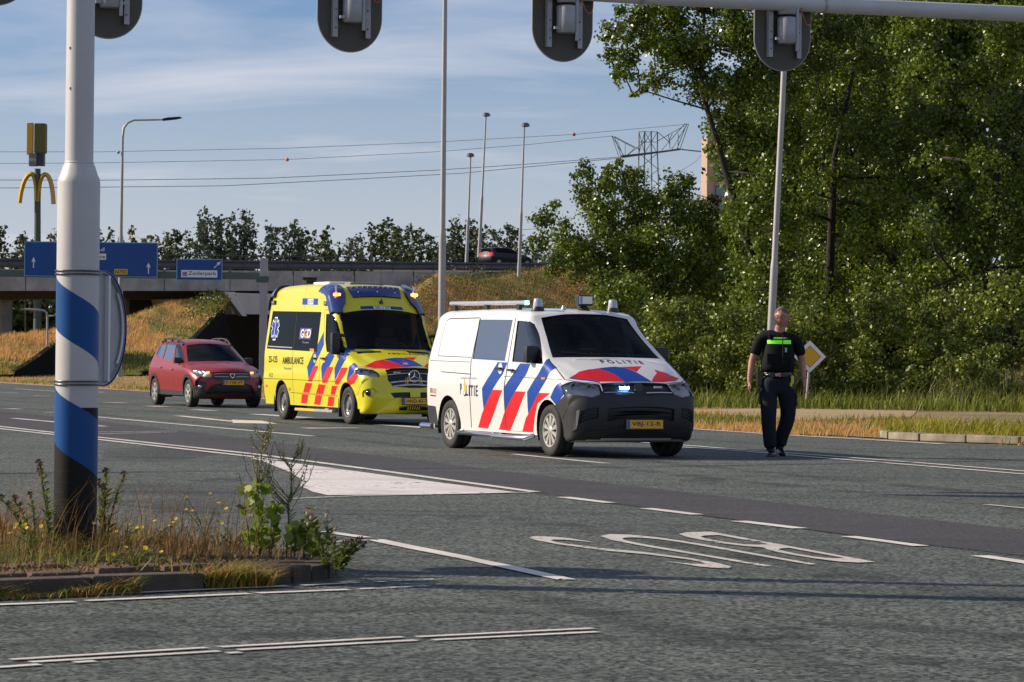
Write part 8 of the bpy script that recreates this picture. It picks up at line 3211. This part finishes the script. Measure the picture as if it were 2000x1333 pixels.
    # ---- shirt
    skin_mesh('shirt', [(.005, 0, .98), (.01, 0, 1.16), (.015, 0, 1.33), (.02, 0, 1.465), (.025, 0, 1.535), (-.10, 0, 1.485), (-.19, 0, 1.455), (-.246, .008, 1.31), (-.270, .01, 1.235), (.13, 0, 1.46), (.22, .01, 1.45), (.266, .04, 1.31), (.284, .05, 1.235)],
              [(0, 1), (1, 2), (2, 3), (3, 4), (3, 5), (5, 6), (6, 7), (7, 8), (3, 9), (9, 10), (10, 11), (11, 12)],
              [(.165, .125), (.172, .135), (.165, .125), (.14, .10), (.070, .066), (.085, .08), (.078, .078), (.070, .070), (.071, .073), (.085, .08), (.078, .078), (.070, .070), (.071, .073)], M_cloth, t)
    # ---- vest
    rings = [((.005, 0, 1.02), .190, .145, 0), ((.006, -.004, 1.08), .198, .160, 0), ((.008, -.006, 1.16), .198, .168, 0), ((.012, -.004, 1.26), .190, .158, 0), ((.016, 0, 1.36), .180, .142, 0), ((.02, 0, 1.43), .172, .128, 0), ((.022, .004, 1.49), .150, .105, 0), ((.024, .006, 1.525), .115, .090, 0)]
    vest = ring_loft('vest', rings, M_vest, t, 28)
    # reflective bands across the chest with a faint glow of their own, following the front
    def band(name, z0, z1, x0, x1, m, off=.006, parent=t):
        bm2 = bmesh.new(); prev = None
        for i in range(15):
            x_ = x0 + (x1 - x0) * i / 14
            col = []
            for z in (z0, z1):
                # interpolate ring
                for j in range(len(rings) - 1):
                    if rings[j][0][2] <= z <= rings[j + 1][0][2]:
                        u = (z - rings[j][0][2]) / (rings[j + 1][0][2] - rings[j][0][2])
                        a = rings[j][1] * (1 - u) + rings[j + 1][1] * u; b2 = rings[j][2] * (1 - u) + rings[j + 1][2] * u
                        cx_ = rings[j][0][0] * (1 - u) + rings[j + 1][0][0] * u
                        break
                q = min(abs((x_ - cx_) / a), .97)
                y_ = -b2 * (1 - q ** 2.3) ** (1 / 2.3)
                col.append(bm2.verts.new((x_, y_ * 1.0 - off, z)))
            if prev:
                bm2.faces.new((prev[0], col[0], col[1], prev[1]))
            prev = col
        bm2.normal_update()
        o_ = bm_obj(name, bm2, m, parent)
        so = o_.modifiers.new('s', 'SOLIDIFY'); so.thickness = .004
        return o_
    band('chest_stripe', 1.385, 1.432, -.125, .045, M_hivizglow); band('chest_stripe', 1.385, 1.432, .056, .150, M_hivizglow)
    band('chest_stripe', 1.450, 1.464, -.095, .045, M_hivizglow); band('name_patch', 1.450, 1.464, .060, .082, M_wlet); band('name_patch', 1.450, 1.464, .088, .11, mat('dim_patch', (.10, .25, .08), .6))
    tubeo('radio_cord', [(.05, -.16, 1.50), (.05, -.165, 1.40), (.052, -.172, 1.25), (.05, -.172, 1.12)], .005, M_gap, t, 6)
    boxo('radio', (.088, -.170, 1.31), (.022, .02, .055), mat('radio_light', (.28, .45, .42), .3), t, bev=.004)
    boxo('vest_pocket', (-.07, -.165, 1.20), (.13, .03, .13), M_vest, t, bev=.012)
    boxo('vest_pocket', (.10, -.160, 1.18), (.10, .03, .12), M_vest, t, bev=.012)
    boxo('shoulder_radio', (-.09, -.11, 1.475), (.04, .03, .05), M_vest, t, bev=.008)
    # ---- belt and kit
    ring_loft('belt', [((.005, 0, .965), .186, .145, 0), ((.005, 0, 1.035), .192, .148, 0)], M_boot, t, 28)
    boxo('buckle', (-.012, -.145, 1.005), (.05, .012, .04), M_alu, t, bev=.005)
    boxo('pouch', (.02, -.150, 1.005), (.03, .03, .055), mat('red_patch', (.45, .12, .14), .5), t, bev=.004)
    boxo('pouch', (.065, -.150, 1.005), (.045, .03, .06), M_boot, t, bev=.01)
    boxo('pouch', (-.075, -.145, 1.0), (.05, .035, .07), M_boot, t, bev=.012)
    boxo('holster', (-.205, .02, .955), (.06, .11, .20), M_boot, t, bev=.02)
    boxo('gun_grip', (-.215, -.02, 1.055), (.035, .06, .09), M_boot, t, bev=.012)
    boxo('taser_holster', (.185, -.04, .90), (.055, .10, .17), M_boot, t, bev=.02)
    boxo('taser', (.172, -.10, .945), (.035, .035, .10), M_tyel, t, bev=.008)
    boxo('taser_grip', (.158, -.10, .885), (.03, .03, .045), M_tyel, t, bev=.008)
    # watch
    tubeo('watch', [(.318 + .036 * math.cos(a), .0 + .04 * math.sin(a), .975) for a in np.linspace(0, 6.283, 17)], .008, M_alu, t, 6)
    # ---- trousers and boots
    skin_mesh('trousers', [(.005, 0, 1.03), (.005, 0, .90), (-.088, 0, .84), (-.098, -.03, .70), (-.098, -.055, .54), (-.096, -.045, .40), (-.084, -.03, .26), (-.070, -.02, .085),
                           (.098, 0, .84), (.122, .03, .70), (.146, .045, .55), (.126, .085, .40), (.078, .13, .27), (.052, .16, .105)],
              [(0, 1), (1, 2), (2, 3), (3, 4), (4, 5), (5, 6), (6, 7), (1, 8), (8, 9), (9, 10), (10, 11), (11, 12), (12, 13)],
              [(.172, .135), (.165, .13), (.115, .12), (.112, .115), (.094, .10), (.088, .095), (.083, .088), (.078, .082), (.115, .12), (.112, .115), (.092, .10), (.088, .095), (.082, .088), (.076, .080)], M_trous, t)
    for s_, (x_, y_, z_) in ((-1, (-.187, -.03, .72)), (1, (.215, .03, .70))):
        boxo('cargo_pocket', (x_ + .0 * s_, y_, z_), (.045, .13, .17), M_trous, t, bev=.02)
    def boot(name, ax_, ay_, az_, toe, lift, yaw):
        bm2 = bmesh.new()
        secs = [((0, .055, .05), .035, .035), ((0, .03, .04), .043, .045), ((0, -.05, .038), .045, .043), ((0, -.12, .034), .049, .038), ((0, -.17, .028), .042, .030), ((0, -.20, .024), .022, .020)]
        rows = []
        for c_, a, h_ in secs:
            rows.append([bm2.verts.new((c_[0] + a * math.cos(q), c_[1], max(0, c_[2] + h_ * math.sin(q)) if math.sin(q) < 0 else c_[2] + h_ * math.sin(q))) for q in np.linspace(0, 2 * math.pi, 17)[:-1]])
        for i in range(len(rows) - 1):
            for k_1 in range(16):
                bm2.faces.new((rows[i][k_1], rows[i][(k_1 + 1) % 16], rows[i + 1][(k_1 + 1) % 16], rows[i + 1][k_1]))
        bm2.faces.new(rows[0][::-1]); bm2.faces.new(rows[-1])
        sh_ = tube(bm2, [(0, .02, .04), (0, .018, .12), (0, .01, .22)], [.048, .050, .054], 16)
        box(bm2, (0, -.07, .008), (.10, .27, .018), bev=.004)
        bmesh.ops.recalc_face_normals(bm2, faces=bm2.faces)
        o_ = bm_obj(name, bm2, M_boot, t, smooth=True, auto=50)
        o_.location = (ax_, ay_, az_); o_.rotation_euler = (lift, 0, yaw)
        return o_
    boot('boot', -.070, -.02, 0.0, 0, 0, R(-6))
    boot('boot', .052, .15, .028, 0, R(12), R(10))
    return t


make_officer()
